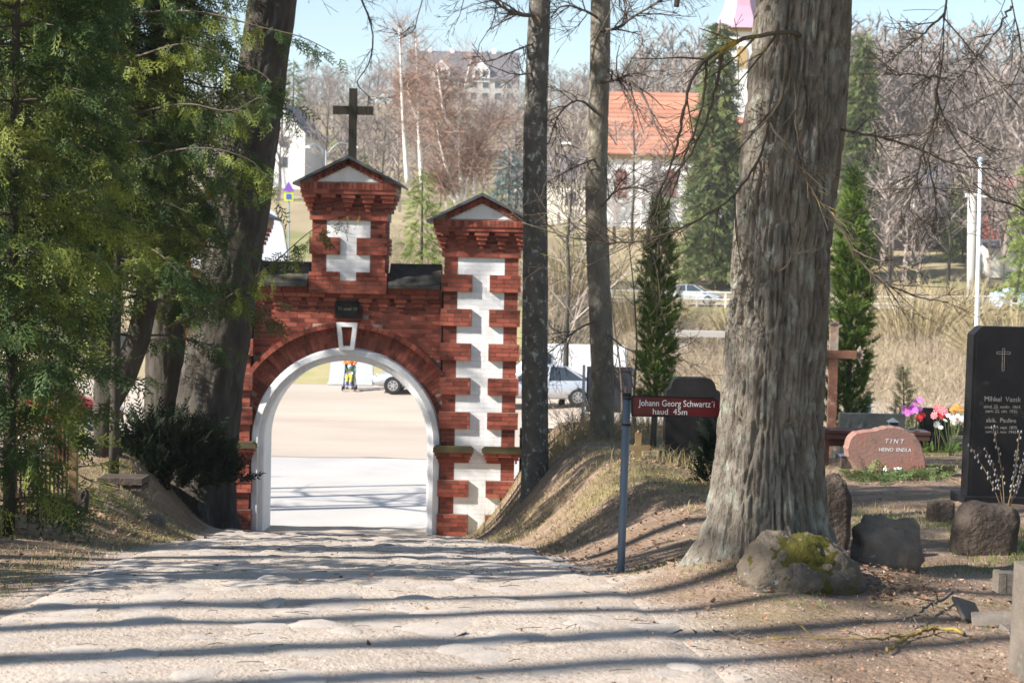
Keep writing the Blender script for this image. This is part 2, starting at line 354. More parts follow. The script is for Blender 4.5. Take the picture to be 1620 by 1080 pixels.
    carred=M("red car paint", (0.45, 0.04, 0.03), (0.42, 0.035, 0.03), 1.0, 0.3, spec=0.5, coat=0.5),
    carglass=M("car glass", (0.03, 0.04, 0.05), (0.03, 0.04, 0.05), 1.0, 0.06, spec=0.8),
    lamp=M("headlamp lens", (0.55, 0.55, 0.55), (0.5, 0.5, 0.5), 1.0, 0.15, spec=0.7),
    tyre=M("tyre rubber", (0.02, 0.02, 0.02), (0.025, 0.025, 0.025), 8.0, 0.8),
    rim=M("alloy rim", (0.55, 0.56, 0.57), (0.5, 0.5, 0.52), 4.0, 0.35, metal=0.6),
    board=M("grey board back", (0.055, 0.055, 0.065), (0.04, 0.04, 0.048), 2.0, 0.7, stretch=(3, 3, 0.4)),
    churchwall=M("white church render", (0.78, 0.77, 0.74), (0.70, 0.69, 0.67), 0.5, 0.9),
    churchroof=M("orange roof tiles", (0.42, 0.19, 0.12), (0.35, 0.155, 0.10), 0.6, 0.85, tonev=0.14),
    pinkroof=M("pinkish sheet spire", (0.50, 0.30, 0.38), (0.46, 0.28, 0.36), 0.5, 0.45, spec=0.5),
    ochre=M("ochre cornice", (0.50, 0.35, 0.17), (0.42, 0.30, 0.15), 1.0, 0.9),
    glassdark=M("window glass", (0.05, 0.055, 0.06), (0.035, 0.04, 0.045), 2.0, 0.08, spec=0.7),
    brickred=M("brick window filling", (0.32, 0.11, 0.09), (0.16, 0.08, 0.07), 1.6, 0.8),
    housecream=M("cream render", (0.68, 0.64, 0.55), (0.62, 0.58, 0.50), 0.4, 0.9),
    housegrey=M("weathered pale boards", (0.45, 0.42, 0.38), (0.40, 0.37, 0.34), 0.5, 0.9),
    darkroof=M("dark grey roof", (0.10, 0.095, 0.10), (0.13, 0.12, 0.125), 0.4, 0.7),
    blueroof=M("slate blue roof", (0.13, 0.15, 0.20), (0.11, 0.125, 0.17), 0.4, 0.6),
    redwall=M("red plank wall", (0.42, 0.13, 0.10), (0.35, 0.10, 0.08), 0.6, 0.85),
    darkwall=M("dark timber wall", (0.035, 0.028, 0.026), (0.05, 0.04, 0.036), 1.0, 0.9),
    tarp=M("pale blue tarpaulin", (0.42, 0.55, 0.68), (0.36, 0.49, 0.62), 0.8, 0.6),
    trimwhite=M("white trim", (0.76, 0.76, 0.75), (0.72, 0.72, 0.71), 1.0, 0.7),
    pole=M("white flagpole paint", (0.74, 0.75, 0.77), (0.68, 0.69, 0.71), 3.0, 0.5),
    steel=M("grey lamp steel", (0.30, 0.33, 0.35), (0.27, 0.30, 0.32), 2.0, 0.5, metal=0.4),
    skin=M("skin", (0.55, 0.36, 0.28), (0.50, 0.32, 0.25), 6.0, 0.6),
    hair=M("brown hair", (0.08, 0.05, 0.03), (0.06, 0.04, 0.025), 12.0, 0.7),
    orange=M("orange jacket", (0.80, 0.22, 0.03), (0.72, 0.19, 0.03), 6.0, 0.8),
    darkcloth=M("dark trousers", (0.03, 0.03, 0.035), (0.04, 0.04, 0.045), 6.0, 0.85),
    green=M("green stroller cloth", (0.04, 0.30, 0.07), (0.035, 0.25, 0.06), 6.0, 0.7),
    yellow=M("yellow trousers", (0.75, 0.55, 0.06), (0.7, 0.5, 0.06), 6.0, 0.8),
    lightblue=M("pale blue top", (0.55, 0.66, 0.80), (0.5, 0.6, 0.75), 6.0, 0.8),
    blue=M("blue shoes", (0.05, 0.12, 0.40), (0.05, 0.1, 0.35), 6.0, 0.7),
    signyellow=M("fluorescent yellow sign", (0.65, 0.75, 0.05), (0.6, 0.7, 0.05), 4.0, 0.6),
    signpurple=M("purple sign face", (0.20, 0.08, 0.42), (0.18, 0.07, 0.38), 4.0, 0.6),
    petalpurple=M("magenta petals", (0.55, 0.10, 0.52), (0.65, 0.25, 0.60), 20.0, 0.7, tonev=0.2, transl=0.2),
    petalpink=M("pink petals", (0.85, 0.28, 0.30), (0.80, 0.20, 0.24), 20.0, 0.7, tonev=0.15, transl=0.2),
    petalred=M("red petals", (0.50, 0.02, 0.03), (0.42, 0.02, 0.025), 20.0, 0.7, tonev=0.2),
    petalorange=M("orange petals", (0.85, 0.30, 0.04), (0.80, 0.42, 0.06), 20.0, 0.7, tonev=0.15, transl=0.2),
    petalwhite=M("white petals", (0.80, 0.80, 0.76), (0.74, 0.75, 0.70), 20.0, 0.7, tonev=0.08, transl=0.2),
    bough=M("fir boughs", (0.10, 0.145, 0.045), (0.07, 0.11, 0.04), 4.0, 0.75, tonev=0.3, transl=0.2, hue=(0.16, 0.16, 0.06)),
    catkin=M("silver catkins", (0.24, 0.24, 0.245), (0.17, 0.17, 0.175), 30.0, 0.9),
    candle=M("white candle glass", (0.72, 0.72, 0.73), (0.66, 0.66, 0.68), 10.0, 0.3, spec=0.5),
    brass=M("brass lid", (0.42, 0.30, 0.12), (0.36, 0.25, 0.10), 10.0, 0.4, metal=0.8),
    pot=M("olive flower pot", (0.23, 0.25, 0.14), (0.20, 0.22, 0.12), 10.0, 0.6),
)

# washed-out sand feathers from the path into the soil beside it
_m = MAT['dirt'].node_tree; _b = _m.nodes["Principled BSDF"]; _src = _b.inputs["Base Color"].links[0].from_socket
_at = _m.nodes.new("ShaderNodeAttribute"); _at.attribute_name = "sand"
_mx = _m.nodes.new("ShaderNodeMix"); _mx.data_type = 'RGBA'; _m.links.new(_at.outputs["Fac"], _mx.inputs[0]); _m.links.new(_src, _mx.inputs[6]); _mx.inputs[7].default_value = (0.40, 0.33, 0.27, 1)
_m.links.new(_mx.outputs[2], _b.inputs["Base Color"])
# ------------------------------------------------------------------ the lie of the land
_pp = curve1([-30, 0, 4, 6, 8, 10, 12, 14, 18, 22, 26, 28, 29, 30, 60], [1.4, 1.5, 1.53, 1.62, 1.75, 1.95, 2.21, 2.50, 3.14, 3.78, 4.43, 4.76, 4.90, 4.95, 4.95])
_pr = curve1([-30, 0, 6, 8.6, 11, 14.5, 19, 24, 28.8, 60], [1.4, 1.5, 1.62, 1.76, 1.90, 2.03, 2.30, 2.57, 2.75, 2.75])
_pl = curve1([-30, 0, 6, 8, 12, 16, 22, 26, 28.8, 60], [1.4, 1.52, 1.66, 1.80, 2.12, 2.50, 2.98, 3.35, 3.6, 3.6])
_xr = curve1([-30, 0, 6.3, 10, 12.5, 29, 60], [2.0, 1.30, 0.93, 0.60, 0.36, -0.93, -0.93])
_xl = curve1([-30, 0, 6.3, 7.8, 13, 29, 60], [-2.0, -2.25, -2.40, -2.47, -2.95, -4.90, -4.90])
TREE = at(1216, 922, 9.5)
def gz(x, y, rough=True):
    x, y = np.asarray(x, float), np.asarray(y, float)
    zp, zr, zl = H - _pp(y), H - _pr(y), H - _pl(y)
    wr = np.interp(y, [0, 9, 14, 28], [0.9, 0.9, 1.3, 2.0]); wl = np.interp(y, [0, 9, 14, 28], [0.8, 0.9, 1.1, 1.5])
    tr = sstep((x - _xr(y) - 0.05) / wr); tl = sstep((_xl(y) - x - 0.05) / wl)
    z = zp + (zr - zp) * tr + (zl - zp) * tl
    z = z + 0.20 * np.exp(-((x - TREE.x) ** 2 + (y - TREE.y) ** 2) / 0.55)          # soil heaped round the lime's roots
    z = z + 0.30 * np.exp(-(((x + 5.6) / 1.3) ** 2 + ((y - 22.5) / 2.2) ** 2))        # grave mound by the left bank
    z = z + 0.16 * np.exp(-(((x - 1.15) / 0.8) ** 2 + ((y - 17.5) / 2.5) ** 2))
    if rough:
        out = np.clip(np.maximum(tr, tl), 0.12, 1)
        z = z + out * (0.10 * (fbm(x * 0.7 + 9, y * 0.7, 1.0) - 0.5) + 0.05 * (fbm(x * 3.1, y * 3.1, 2.0, 3) - 0.5))
    return z
def gzf(x, y): return float(gz(x, y))
def on(px, d):
    """point on the cemetery ground at distance d in pixel column px"""
    py = 800.0
    for _ in range(6):
        p = at(px, py, d); z = gzf(p.x, d); py = proj((p.x, d, z))[1]
    return Vector((p.x, d, z))
_zc = curve1([0, 64, 67, 72, 85, 110, 150, 200, 300, 420, 600, 1500], [0, 0, 0.15, 0.7, 2.1, 4.5, 8.5, 13, 26, 48, 60, 60])
_zg = curve1([0, 60, 72, 90, 104, 113, 123, 132, 160, 200, 250, 350, 600, 1500], [0, 0, -0.3, 0.0, 0.9, 2.75, 2.9, 4.9, 9.6, 16, 25, 40, 58, 60])
def zo(x, y, rough=True):
    x, y = np.asarray(x, float), np.asarray(y, float)
    t = sstep((x / np.maximum(y, 20) - 0.015) / 0.05)
    z = _zc(y) * (1 - t) + _zg(y) * t
    if rough: z = z + np.clip((y - 68) / 30, 0, 1) * 0.5 * (fbm(x * 0.08, y * 0.08, 3.0, 3) - 0.5)
    return z
def zof(x, y): return float(zo(x, y))
def off(px, d):
    py = 420.0
    for _ in range(6):
        p = at(px, py, d); z = zof(p.x, d); py = proj((p.x, d, z))[1]
    return Vector((p.x, d, z))

def grid(mb, X, Y, Z, tone=0.5):
    ny, nx = X.shape
    i = np.arange(ny - 1)[:, None] * nx; j = np.arange(nx - 1)[None]
    F = np.stack([i + j, i + j + 1, i + nx + j + 1, i + nx + j], -1).reshape(-1, 4)
    mb.add(np.stack([X, Y, Z], -1).reshape(-1, 3), F, tone)

def inpath(x, y, m=0.0):
    return (x < _xr(y) + m) & (x > _xl(y) - m)
# cemetery ground
xs = np.concatenate([np.arange(-40, -11, 1.0), np.arange(-11, 10, 0.09), np.arange(10, 41, 1.0)])
ys = np.concatenate([np.arange(-30, 3, 1.0), np.arange(3, 29.36, 0.09)])
X, Y = np.meshgrid(xs, ys)
Z = gz(X, Y)
core = inpath(X, Y, -0.12)
Z = np.where(core, Z - 0.07, Z)
mb = MB(); grid(mb, X, Y, Z)
ground = kind(mb.build("ground", MAT['dirt'], smooth=True), "structure")
_e = np.maximum(X - _xr(Y), _xl(Y) - X)
_sand = np.clip(0.95 - (_e + 0.5 * (fbm(X * 2.3, Y * 2.3, 5.0, 4) - 0.5)) / np.where(X > 0, np.interp(Y, [5, 9, 14], [0.75, 0.3, 0.2]), 0.3), 0, 0.95)
_a = ground.data.attributes.new("sand", 'FLOAT', 'POINT'); _a.data.foreach_set("value", _sand.astype(np.float32).reshape(-1))
# the wide land outside the wall, up to the hills
sv = np.linspace(-1, 1, 181); sv = np.sign(sv) * np.abs(sv) ** 1.4 * 1.3
yv = np.concatenate([np.arange(29.36, 66, 2.0), np.geomspace(66, 1400, 130)])
S, Y = np.meshgrid(sv, yv); X = S * (Y + 22)
mb = MB(); grid(mb, X, Y, zo(X, Y) - 0.01)
land = kind(mb.build("terrain", MAT['land'], smooth=True), "structure")
# path: trodden sand with fieldstones showing through
def path_z(x, y):
    e = np.minimum(_xr(y) - x, x - _xl(y))
    return gz(x, y) + 0.012 + 0.055 * (fbm(x * 1.7, y * 3.6, 8.0, 4) - 0.5) * np.clip(e, 0, 1) + 0.02 * np.clip(e, -0.2, 0.15) - np.where(e < 0.12, 0.15 * (0.12 - e), 0)
pv = np.concatenate([np.arange(1.5, 14, 0.045), np.arange(14, 30.2, 0.09)])
tv = np.linspace(0, 1, 86)
T, Y = np.meshgrid(tv, pv)
wob = 0.42 * (fbm(Y * 2.6, np.where(T > 0.5, 3.3, 8.1), 0.0, 4) - 0.5) * np.clip(np.abs(T - 0.5) * 4 - 0.6, 0, 1)
X = (_xl(Y) - 0.15) + (_xr(Y) - _xl(Y) + 0.30) * T + wob
mb = MB(); grid(mb, X, Y, path_z(X, Y))
path = kind(mb.build("path", MAT['path'], smooth=True), "structure")
# fieldstones in the path
rng = np.random.default_rng(11)
def pebble_mesh(seed, n=9, m=4, dome=2.4):
    r = np.random.default_rng(seed)
    V = []
    for i in range(m):
        ph = i / m * math.pi / 2
        for j in range(n):
            th = 2 * math.pi * (j + 0.5 * (i % 2)) / n
            k = 1 + 0.16 * math.sin(2 * th + seed) + 0.10 * math.sin(3 * th + seed * 2.1)
            q = 1 - i / m
            rr = q * k
            V.append((rr * math.cos(th), rr * math.sin(th), (1 - q ** dome) * (1 + 0.05 * r.standard_normal()) - (0.25 if i == 0 else 0)))
    V.append((0, 0, 1.02))
    F = [(i*n+j, i*n+(j+1) % n, (i+1)*n+(j+1) % n, (i+1)*n+j) for i in range(m-1) for j in range(n)]
    F += [((m-1)*n+j, (m-1)*n+(j+1) % n, m*n) for j in range(n)]
    return np.array(V), F
peb = [pebble_mesh(s) for s in range(6)]
pebm = []
for V, F in peb:
    b_ = MB(); b_.add(V, F)
    o = b_.build("cobble", MAT['cobble'], smooth=True); pebm.append(o.data); bpy.data.objects.remove(o)
stones = []
y = 5.6
while y < 28.8:
    step = 0.20
    x0, x1 = float(_xl(y)), float(_xr(y)); x = x0 + rng.random() * 0.2
    while x < x1 + 0.02:
        w = rng.uniform(0.10, 0.20)
        yy = y + rng.uniform(-0.06, 0.06)
        if rng.random() < (0.5 if x < x1 - 0.3 else 0.8): stones.append((x + w, yy, w, rng.uniform(0.6, 0.95) * w, (rng.random() ** 2 * 0.015 + 0.004) * (1.2 if x > x1 - 0.3 else 1.0), rng.random() * 6.28, rng.integers(6)))
        x += 2 * w * rng.uniform(1.0, 1.35)
    y += step
near, far_ = stones[:300], stones[300:]
for (x, y, a, b, h, r, k) in near:
    o = link("cobble", pebm[k], path); o.location = (x, y, float(path_z(x, y)) - 0.004); o.rotation_euler = (0, 0, r); o.scale = (a, b, h)
mb = MB()
for (x, y, a, b, h, r, k) in far_:
    V = peb[k][0] * np.array([a, b, h]); V = V @ np.array(RZ(r)).T + np.array([x, y, float(path_z(x, y)) - 0.004])
    mb.add(V, peb[k][1])
kind(mb.build("cobble_field", MAT['cobble'], path, smooth=True), "stuff")
# outside: dusty road, sandy parking lot, lawn bank with a concrete walk
def sheet(name, pts, mat, dz=0.004, sub=1):
    mb = MB(); mb.add(np.array(pts, float) + np.array([0, 0, dz]), [tuple(range(len(pts)))])
    return kind(mb.build(name, mat), "structure")
def strip(name, L, R, mat, dz, zf=zo, n=6, wav=0.0):
    """a strip between two polylines of (x, y), draped on the terrain"""
    mb = MB(); L, R = np.array(L, float), np.array(R, float)
    t = np.linspace(0, 1, n)[None, :, None]
    P = L[:, None] * (1 - t) + R[:, None] * t
    if wav: P[0, :, 1] += wav * (fbm(P[0, :, 0] * 0.5, 4.4, 0.0, 4) - 0.5); P[1, :, 1] += 0.5 * wav * (fbm(P[0, :, 0] * 0.5, 4.4, 0.0, 4) - 0.5)
    grid(mb, P[..., 0], P[..., 1], zf(P[..., 0], P[..., 1]) + dz)
    return kind(mb.build(name, mat, smooth=True), "structure")
yy = np.arange(29.36, 45.01, 0.6)
strip("road", [(-70, y) for y in yy], [(70, y) for y in yy], MAT['road'], 0.010, n=40)
yy = np.concatenate([np.arange(44.9, 66.2, 1.0)])
strip("parking_lot", [(-75, y) for y in yy], [(60, y) for y in yy], MAT['lot'], 0.022, n=400, wav=1.1)
yy = np.arange(65.8, 92, 1.0)
strip("lawn_bank", [(-14, y) for y in yy], [(1.5 + (y - 66) * 0.02, y) for y in yy], MAT['grassbank'], 0.030, n=14)
ctr = [(-6.72, 65.6), (-6.80, 67), (-7.0, 69), (-7.3, 72), (-7.8, 77), (-8.6, 84), (-9.8, 92)]
strip("footpath", [(x - 0.95, y) for x, y in ctr], [(x + 0.95, y) for x, y in ctr], MAT['walk'], 0.045, n=3)
# uphill street on the left, and the causeway road with the railing on the right
ctr = [(-15.5, 88), (-16.8, 105), (-19.5, 125), (-23.5, 150), (-28.0, 175), (-34, 200)]
strip("street", [(x - 5.0, y) for x, y in ctr], [(x + 1.6, y) for x, y in ctr], MAT['walk'], 0.08, n=5)
xx = np.arange(0, 60, 2.0)
strip("causeway_road", [(x, 114.5) for x in xx], [(x, 122.5) for x in xx], MAT['road'], 0.10, n=6)
# ------------------------------------------------------------------ the brick gate
GX, GY = -3.035, 29.0
gate = root("cemetery_gate", (GX, GY, 0.0), "red brick arched gate with white painted panels, gabled piers and a cross on top", "gate")
CO = 0.07875                       # one brick course
BL = 0.262                         # brick and joint
bricks = []                        # (u, v, w, su, sv, sw, rot about v, face turn, rank)
whites = []
grng = np.random.default_rng(5)
def lay(lst, u0, u1, w0, n, front, off=0, turn=0.0, org=(0, 0), rank=1.0, bl=BL, dep=0.05, skip=None, gap=0.011, jit=0.002):
    """n running-bond courses from height w0 on a face whose outer plane is v=front"""
    for c in range(n):
        w = w0 + c * CO
        u = u0 - (bl / 2 if (c + off) % 2 else 0) - 0.0
        while u < u1 - 0.01:
            a, b = max(u, u0), min(u + bl, u1)
            if b - a > 0.03:
                j = grng.uniform(-jit, jit)
                if skip is None or not skip((a + b) / 2, w + CO / 2):
                    lst.append(((a + b) / 2, front + dep / 2 + j, w + CO / 2, b - a - gap, dep, CO - gap, 0.0, turn, org, rank * (b - a)))
            u += bl
core = MB()
def cbox(u0, u1, v0, v1, w0, w1): core.box(((u0 + u1) / 2 + GX, (v0 + v1) / 2 + GY, (w0 + w1) / 2), (u1 - u0, v1 - v0, w1 - w0))

def roofslab(uc, hw, w_e, w_a, v0, v1, th=0.055):
    mb = MB()
    for s in (-1, 1):
        P = [(uc, w_a), (uc + s * hw, w_e), (uc + s * hw, w_e + th * 0.75), (uc, w_a + th * 1.1)]
        if s < 0: P = P[::-1]
        mb.prism([(p[0] + GX, p[1]) for p in P], v0 + GY, v1 + GY)
    return mb.build("roof_slab", MAT['roofdark'], gate)
def cap(uc, w, hs, v0, v1, rank, turnside=True):
    """corbelled head: band, four corbel steps, string course, soldier frieze, gable and roof; w = top of the shaft"""
    hb = hs + 0.045
    fr = v0 - 0.045
    # plain band of two courses
    cbox(uc - hb + 0.02, uc + hb - 0.02, fr + 0.011, v1 + 0.025, w, w + 2 * CO)
    lay(bricks, uc - hb, uc + hb, w, 2, fr, rank=rank)
    # back of the corbel zone
    z0 = w + 2 * CO
    cbox(uc - hb + 0.02, uc + hb - 0.02, fr + 0.029, v1 + 0.015, z0, z0 + 4 * CO)
    lay(bricks, uc - hb, uc + hb, z0, 4, fr + 0.018, off=1, rank=rank * 0.7)
    wid = [0.085, 0.14, 0.195, 0.26]
    n = 5
    for i in range(n):
        for k in range(4):
            ex = 0.032 * (k + 1)
            c = uc - (hb + ex) + wid[k] / 2 + (2 * (hb + ex) - wid[k]) * i / (n - 1)
            bricks.append((c, fr - ex / 2 + 0.02, z0 + (k + 0.5) * CO, wid[k], ex + 0.06, CO - 0.010, 0.0, 0.0, (0, 0), rank * 0.30))
            if i in (0, n - 1):                       # the corner corbels run round the sides
                s = -1 if i == 0 else 1
                core.box((GX + uc + s * (hb + ex - 0.03), GY + (fr + v1) / 2 + 0.06, z0 + (k + 0.5) * CO), (0.06, v1 - fr - 0.1, CO - 0.010), mi=1)
    z1 = z0 + 4 * CO
    ho = hb + 0.155
    cbox(uc - ho + 0.02, uc + ho - 0.02, fr - 0.149, v1 + 0.14, z1, z1 + CO)
    lay(bricks, uc - ho, uc + ho, z1, 1, fr - 0.155, rank=rank)
    z2 = z1 + CO; hf = 0.125
    cbox(uc - ho + 0.005, uc + ho - 0.005, fr - 0.150, v1 + 0.15, z2, z2 + hf)
    m = int(2 * ho / 0.077)
    for i in range(m):
        c = uc - ho + (i + 0.5) * 2 * ho / m
        bricks.append((c, fr - 0.150, z2 + hf / 2, 2 * ho / m - 0.009, 0.05, hf - 0.008, 0.0, 0.0, (0, 0), rank * 0.28))
    # gable
    z3 = z2 + hf; rise = 0.43
    tri = [(uc - ho, z3), (uc + ho, z3), (uc, z3 + rise)]
    core.prism([(p[0] + GX, p[1]) for p in tri], GY + fr - 0.13, GY + v1 + 0.12)
    core.box((uc + GX, GY + (fr + v1) / 2, z3 - 0.004), (2 * ho - 0.02, v1 - fr, 0.01))
    s_ = 0.66
    MB().prism([(uc - ho * s_ + GX, z3 + 0.02), (uc + ho * s_ + GX, z3 + 0.02), (uc + GX, z3 + 0.02 + rise * s_)], GY + fr - 0.137, GY + fr - 0.10).build("gable_panel", MAT['white'], gate)
    ang = math.atan2(rise, ho); ln = math.hypot(rise, ho)
    k = int(ln / 0.078)
    for s in (-1, 1):
        for i in range(k):
            t = (i + 0.5) / k
            cx, cz = uc + s * ho * (1 - t), z3 + rise * t
            d = 0.058
            cx -= s * math.sin(ang) * d; cz -= math.cos(ang) * d
            if cz < z3 + 0.045: continue
            bricks.append((cx, fr - 0.150, cz, ln / k - 0.008, 0.06, 0.105, s * ang, 0.0, (0, 0), rank * 0.25))
    roofslab(uc, ho + 0.12, z3 - 0.055, z3 + rise + 0.005, fr - 0.30, v1 + 0.28)
    return z3 + rise

LV = [(0, 6, 'B'), (6, 10, 'R'), (10, 14, 'B'), (14, 18, 'R'), (18, 22, 'C'), (22, 26, 'R'), (26, 30, 'B'), (30, 34, 'R'), (34, 38, 'B'), (38, 42, 'R'), (42, 46, 'B'),
          (46, 50, 'R'), (50, 54, 'B'), (54, 58, 'R'), (58, 62, 'B'), (62, 66, 'R')]
lv_blocks = [(0, 6), (10, 14), (26, 30), (34, 38), (42, 46), (50, 54), (58, 62)]
def pier(uc, rank, side=0):
    hs, hb = 0.685, 0.735
    v0, v1 = 0.0, 1.15
    z = 0.0
    top = 66 * CO
    cbox(uc - hs + 0.008, uc + hs - 0.008, 0.011, v1, -0.9, top)
    for q in lv_blocks: cbox(uc - hb + 0.008, uc - 0.165, -0.059, 0.1, q[0] * CO + 0.004, q[1] * CO - 0.004); cbox(uc + 0.165, uc + hb - 0.008, -0.059, 0.1, q[0] * CO + 0.004, q[1] * CO - 0.004)
    lv = LV
    for a, b, k in lv:
        n = b - a; w0 = a * CO
        if k == 'R':
            for s in (-1, 1):
                u0, u1 = (uc - hs, uc - 0.43) if s < 0 else (uc + 0.43, uc + hs)
                lay(bricks, u0, u1, w0, n, 0.0, off=a // 4, rank=rank)
            lay(whites, uc - 0.43, uc + 0.43, w0, n, 0.0005, off=1, gap=0.004, jit=0.001)
        else:
            for s in (-1, 1):
                u0, u1 = (uc - hb, uc - 0.16) if s < 0 else (uc + 0.16, uc + hb)
                if k == 'B':
                    lay(bricks, u0, u1, w0, n, -0.07, off=a // 4, rank=rank, dep=0.12)
                else:                                  # moulded cornice with a mossy cap stone
                    for c, ex in ((0, 0.0), (1, 0.03), (2, 0.06)):
                        lay(bricks, u0 - ex, u1 + ex, w0 + c * CO * 0.8, 1, -0.06 - ex, rank=rank, dep=0.11 + ex)
                    zc = w0 + 2.4 * CO + 0.012
                    e = 0.085
                    MB().prism([(u0 - e + GX, zc), (u1 + e + GX, zc), (u1 + e + GX, zc + 0.07), (u1 + e - 0.05 + GX, zc + 0.115), (u0 - e + 0.05 + GX, zc + 0.115), (u0 - e + GX, zc + 0.07)], GY - 0.15, GY + 0.04).build("cap_stone", MAT['mossstone'], gate)
            lay(whites, uc - 0.16, uc + 0.16, w0, n, 0.0005, off=0, gap=0.004, jit=0.001)
    if side:                                           # the side face that can be glimpsed
        for a, b, k in lv:
            pr = 0.05 if k != 'R' else 0.0
            lay(bricks, 0.0, 1.1, a * CO, b - a, 0.0, turn=side, org=(uc + (hs + pr) * (1 if side > 0 else -1), 0.02), rank=0.1)
    return cap(uc, top, hs, v0, v1, rank)
pier(2.445, 3.0)
pier(-2.445, 0.4, side=1)
# the middle tower over the arch
hs, hb = 0.675, 0.72
cbox(-hs + 0.008, hs - 0.008, 0.031, 1.03, 57 * CO, 74 * CO)
for q in ((66, 70),): cbox(-hb + 0.008, -0.155, -0.014, 0.1, q[0] * CO + 0.004, q[1] * CO - 0.004); cbox(0.155, hb - 0.008, -0.014, 0.1, q[0] * CO + 0.004, q[1] * CO - 0.004)
cbox(-hb + 0.008, hb - 0.008, -0.014, 0.1, 57 * CO + 0.004, 60 * CO - 0.004)
for a, b, k in ((57, 60, 'P'), (60, 62, 'N'), (62, 66, 'R'), (66, 70, 'B'), (70, 74, 'R')):
    w0, n = a * CO, b - a
    if k == 'P': lay(bricks, -hb, hb, w0, n, -0.025, rank=2.0, dep=0.09)
    elif k == 'R':
        for s in (-1, 1):
            u0, u1 = (-hs, -0.40) if s < 0 else (0.40, hs)
            lay(bricks, u0, u1, w0, n, 0.02, rank=2.0, off=a // 4)
        lay(whites, -0.40, 0.40, w0, n, 0.0205, off=1, gap=0.004, jit=0.001)
    else:
        for s in (-1, 1):
            u0, u1 = (-hb, -0.15) if s < 0 else (0.15, hb)
            lay(bricks, u0, u1, w0, n, -0.025, rank=2.0, dep=0.095, off=a // 4)
        lay(whites, -0.15, 0.15, w0, n, 0.0205, gap=0.004, jit=0.001)
    lay(bricks if k != 'R' else bricks, 0.0, 1.03, w0, n, 0.0, turn=1, org=(hs + (0.045 if k != 'R' else 0.0), 0.0), rank=0.12)
apex = cap(0.0, 74 * CO, hs, 0.02, 1.03, 2.0)
# wall over the arch
AZ, RI, RO = 1.735, 1.51, 1.73
nA = 48
arc = [(RO * math.cos(math.pi * (1 - i / nA)), AZ + RO * math.sin(math.pi * (1 - i / nA))) for i in range(nA + 1)]
for i in range(nA):
    a, b = arc[i], arc[i + 1]
    k2 = 2.17 / RO
    a2, b2 = (a[0] * k2, AZ + (a[1] - AZ) * k2), (b[0] * k2, AZ + (b[1] - AZ) * k2)
    core.prism([(a[0] + GX, a[1]), (b[0] + GX, b[1]), (b2[0] + GX, b2[1]), (a2[0] + GX, a2[1])], GY + 0.171, GY + 1.0)
nW = 60
for i in range(nW):
    u0, u1 = -1.73 + 3.46 * i / nW, -1.73 + 3.46 * (i + 1) / nW
    w_ = [AZ + math.sqrt(max(0.0, 2.17 ** 2 - u * u)) for u in (u0, u1)]
    core.prism([(u0 + GX, w_[0]), (u1 + GX, w_[1]), (u1 + GX, 4.6), (u0 + GX, 4.6)], GY + 0.141, GY + 1.0)
RV, RH = 2.13, 2.22
lay(bricks, -1.72, 1.72, 37 * CO, 19, 0.13, rank=1.6, skip=lambda u, w: (u * u + (w - AZ) ** 2 < (RH + 0.01) ** 2) or (abs(u) < 0.27 and 4.0 < w < 4.40))
# string course and little corbels under it
lay(bricks, -1.72, 1.72, 56 * CO, 1, 0.03, rank=1.6, dep=0.13)
for i in range(11):
    c = -1.62 + i * 0.324
    if abs(c) < 0.28: continue
    for k, (wd, fv) in enumerate(((0.11, 0.10), (0.17, 0.075), (0.235, 0.05))):
        bricks.append((c, fv + 0.05, (53 + k + 0.5) * CO, wd, 0.10, CO - 0.010, 0.0, 0.0, (0, 0), 0.35))
# voussoirs in two lengths, and the hood ring
n = 78
for i in range(n):
    th = math.pi * (i + 0.5) / n
    if abs(math.cos(th)) * RO > 1.72: continue
    if abs(th - math.pi / 2) < 0.075: continue
    cut = RO + 0.005 + (0.26 if i % 2 else 0.135)
    for r0, r1 in ((RO + 0.005, cut), (cut, RV)):
        r = (r0 + r1) / 2
        if abs(r * math.cos(th)) > 1.74: continue
        bricks.append((r * math.cos(th), 0.190, AZ + r * math.sin(th), math.pi * r / n - 0.010, 0.06, r1 - r0 - 0.010, th - math.pi / 2, 0.0, (0, 0), 2.5 * (r1 - r0)))
for i in range(60):
    th = math.pi * (i + 0.5) / 60
    r = (RV + RH) / 2
    if abs(r * math.cos(th)) > 1.76: continue
    bricks.append((r * math.cos(th), 0.075, AZ + r * math.sin(th), math.pi * r / 60 - 0.006, 0.19, RH - RV, th - math.pi / 2, 0.0, (0, 0), 0.1))
core.build("mortar_core", [MAT['mortar'], MAT['brick']], gate)
# bricks: the 300 largest in view one by one, the others together
ucube = MB().box((0, 0, 0), (1, 1, 1)).build("brick", MAT['brick']); ucube_me = ucube.data; bpy.data.objects.remove(ucube)
order = sorted(range(len(bricks)), key=lambda i: -bricks[i][9])
single = set(order[:300])
rest = MB()
for i, (u, v, w, su, sv_, sw, rot, turn, org, rk) in enumerate(bricks):
    if turn:
        loc = Vector((org[0] - (v - 0.0) * turn, org[1] + u, w)); q = Matrix.Rotation(math.pi / 2, 3, 'Z')
    else:
        loc = Vector((u, v, w)); q = Matrix.Rotation(-rot, 3, 'Y')
    if i in single:
        o = link("brick", ucube_me, gate); o.location = loc; o.scale = (su, sv_, sw); o.rotation_euler = q.to_euler()
    else:
        rest.box(loc + Vector((GX, GY, 0)), (su, sv_, sw), q, tone=grng.random())
kind(rest.build("brickwork", MAT['brick'], gate, tone=True), "stuff")
wm = MB()
for (u, v, w, su, sv_, sw, rot, turn, org, rk) in whites: wm.box((u + GX, v + GY, w), (su, sv_, sw), None, grng.random())
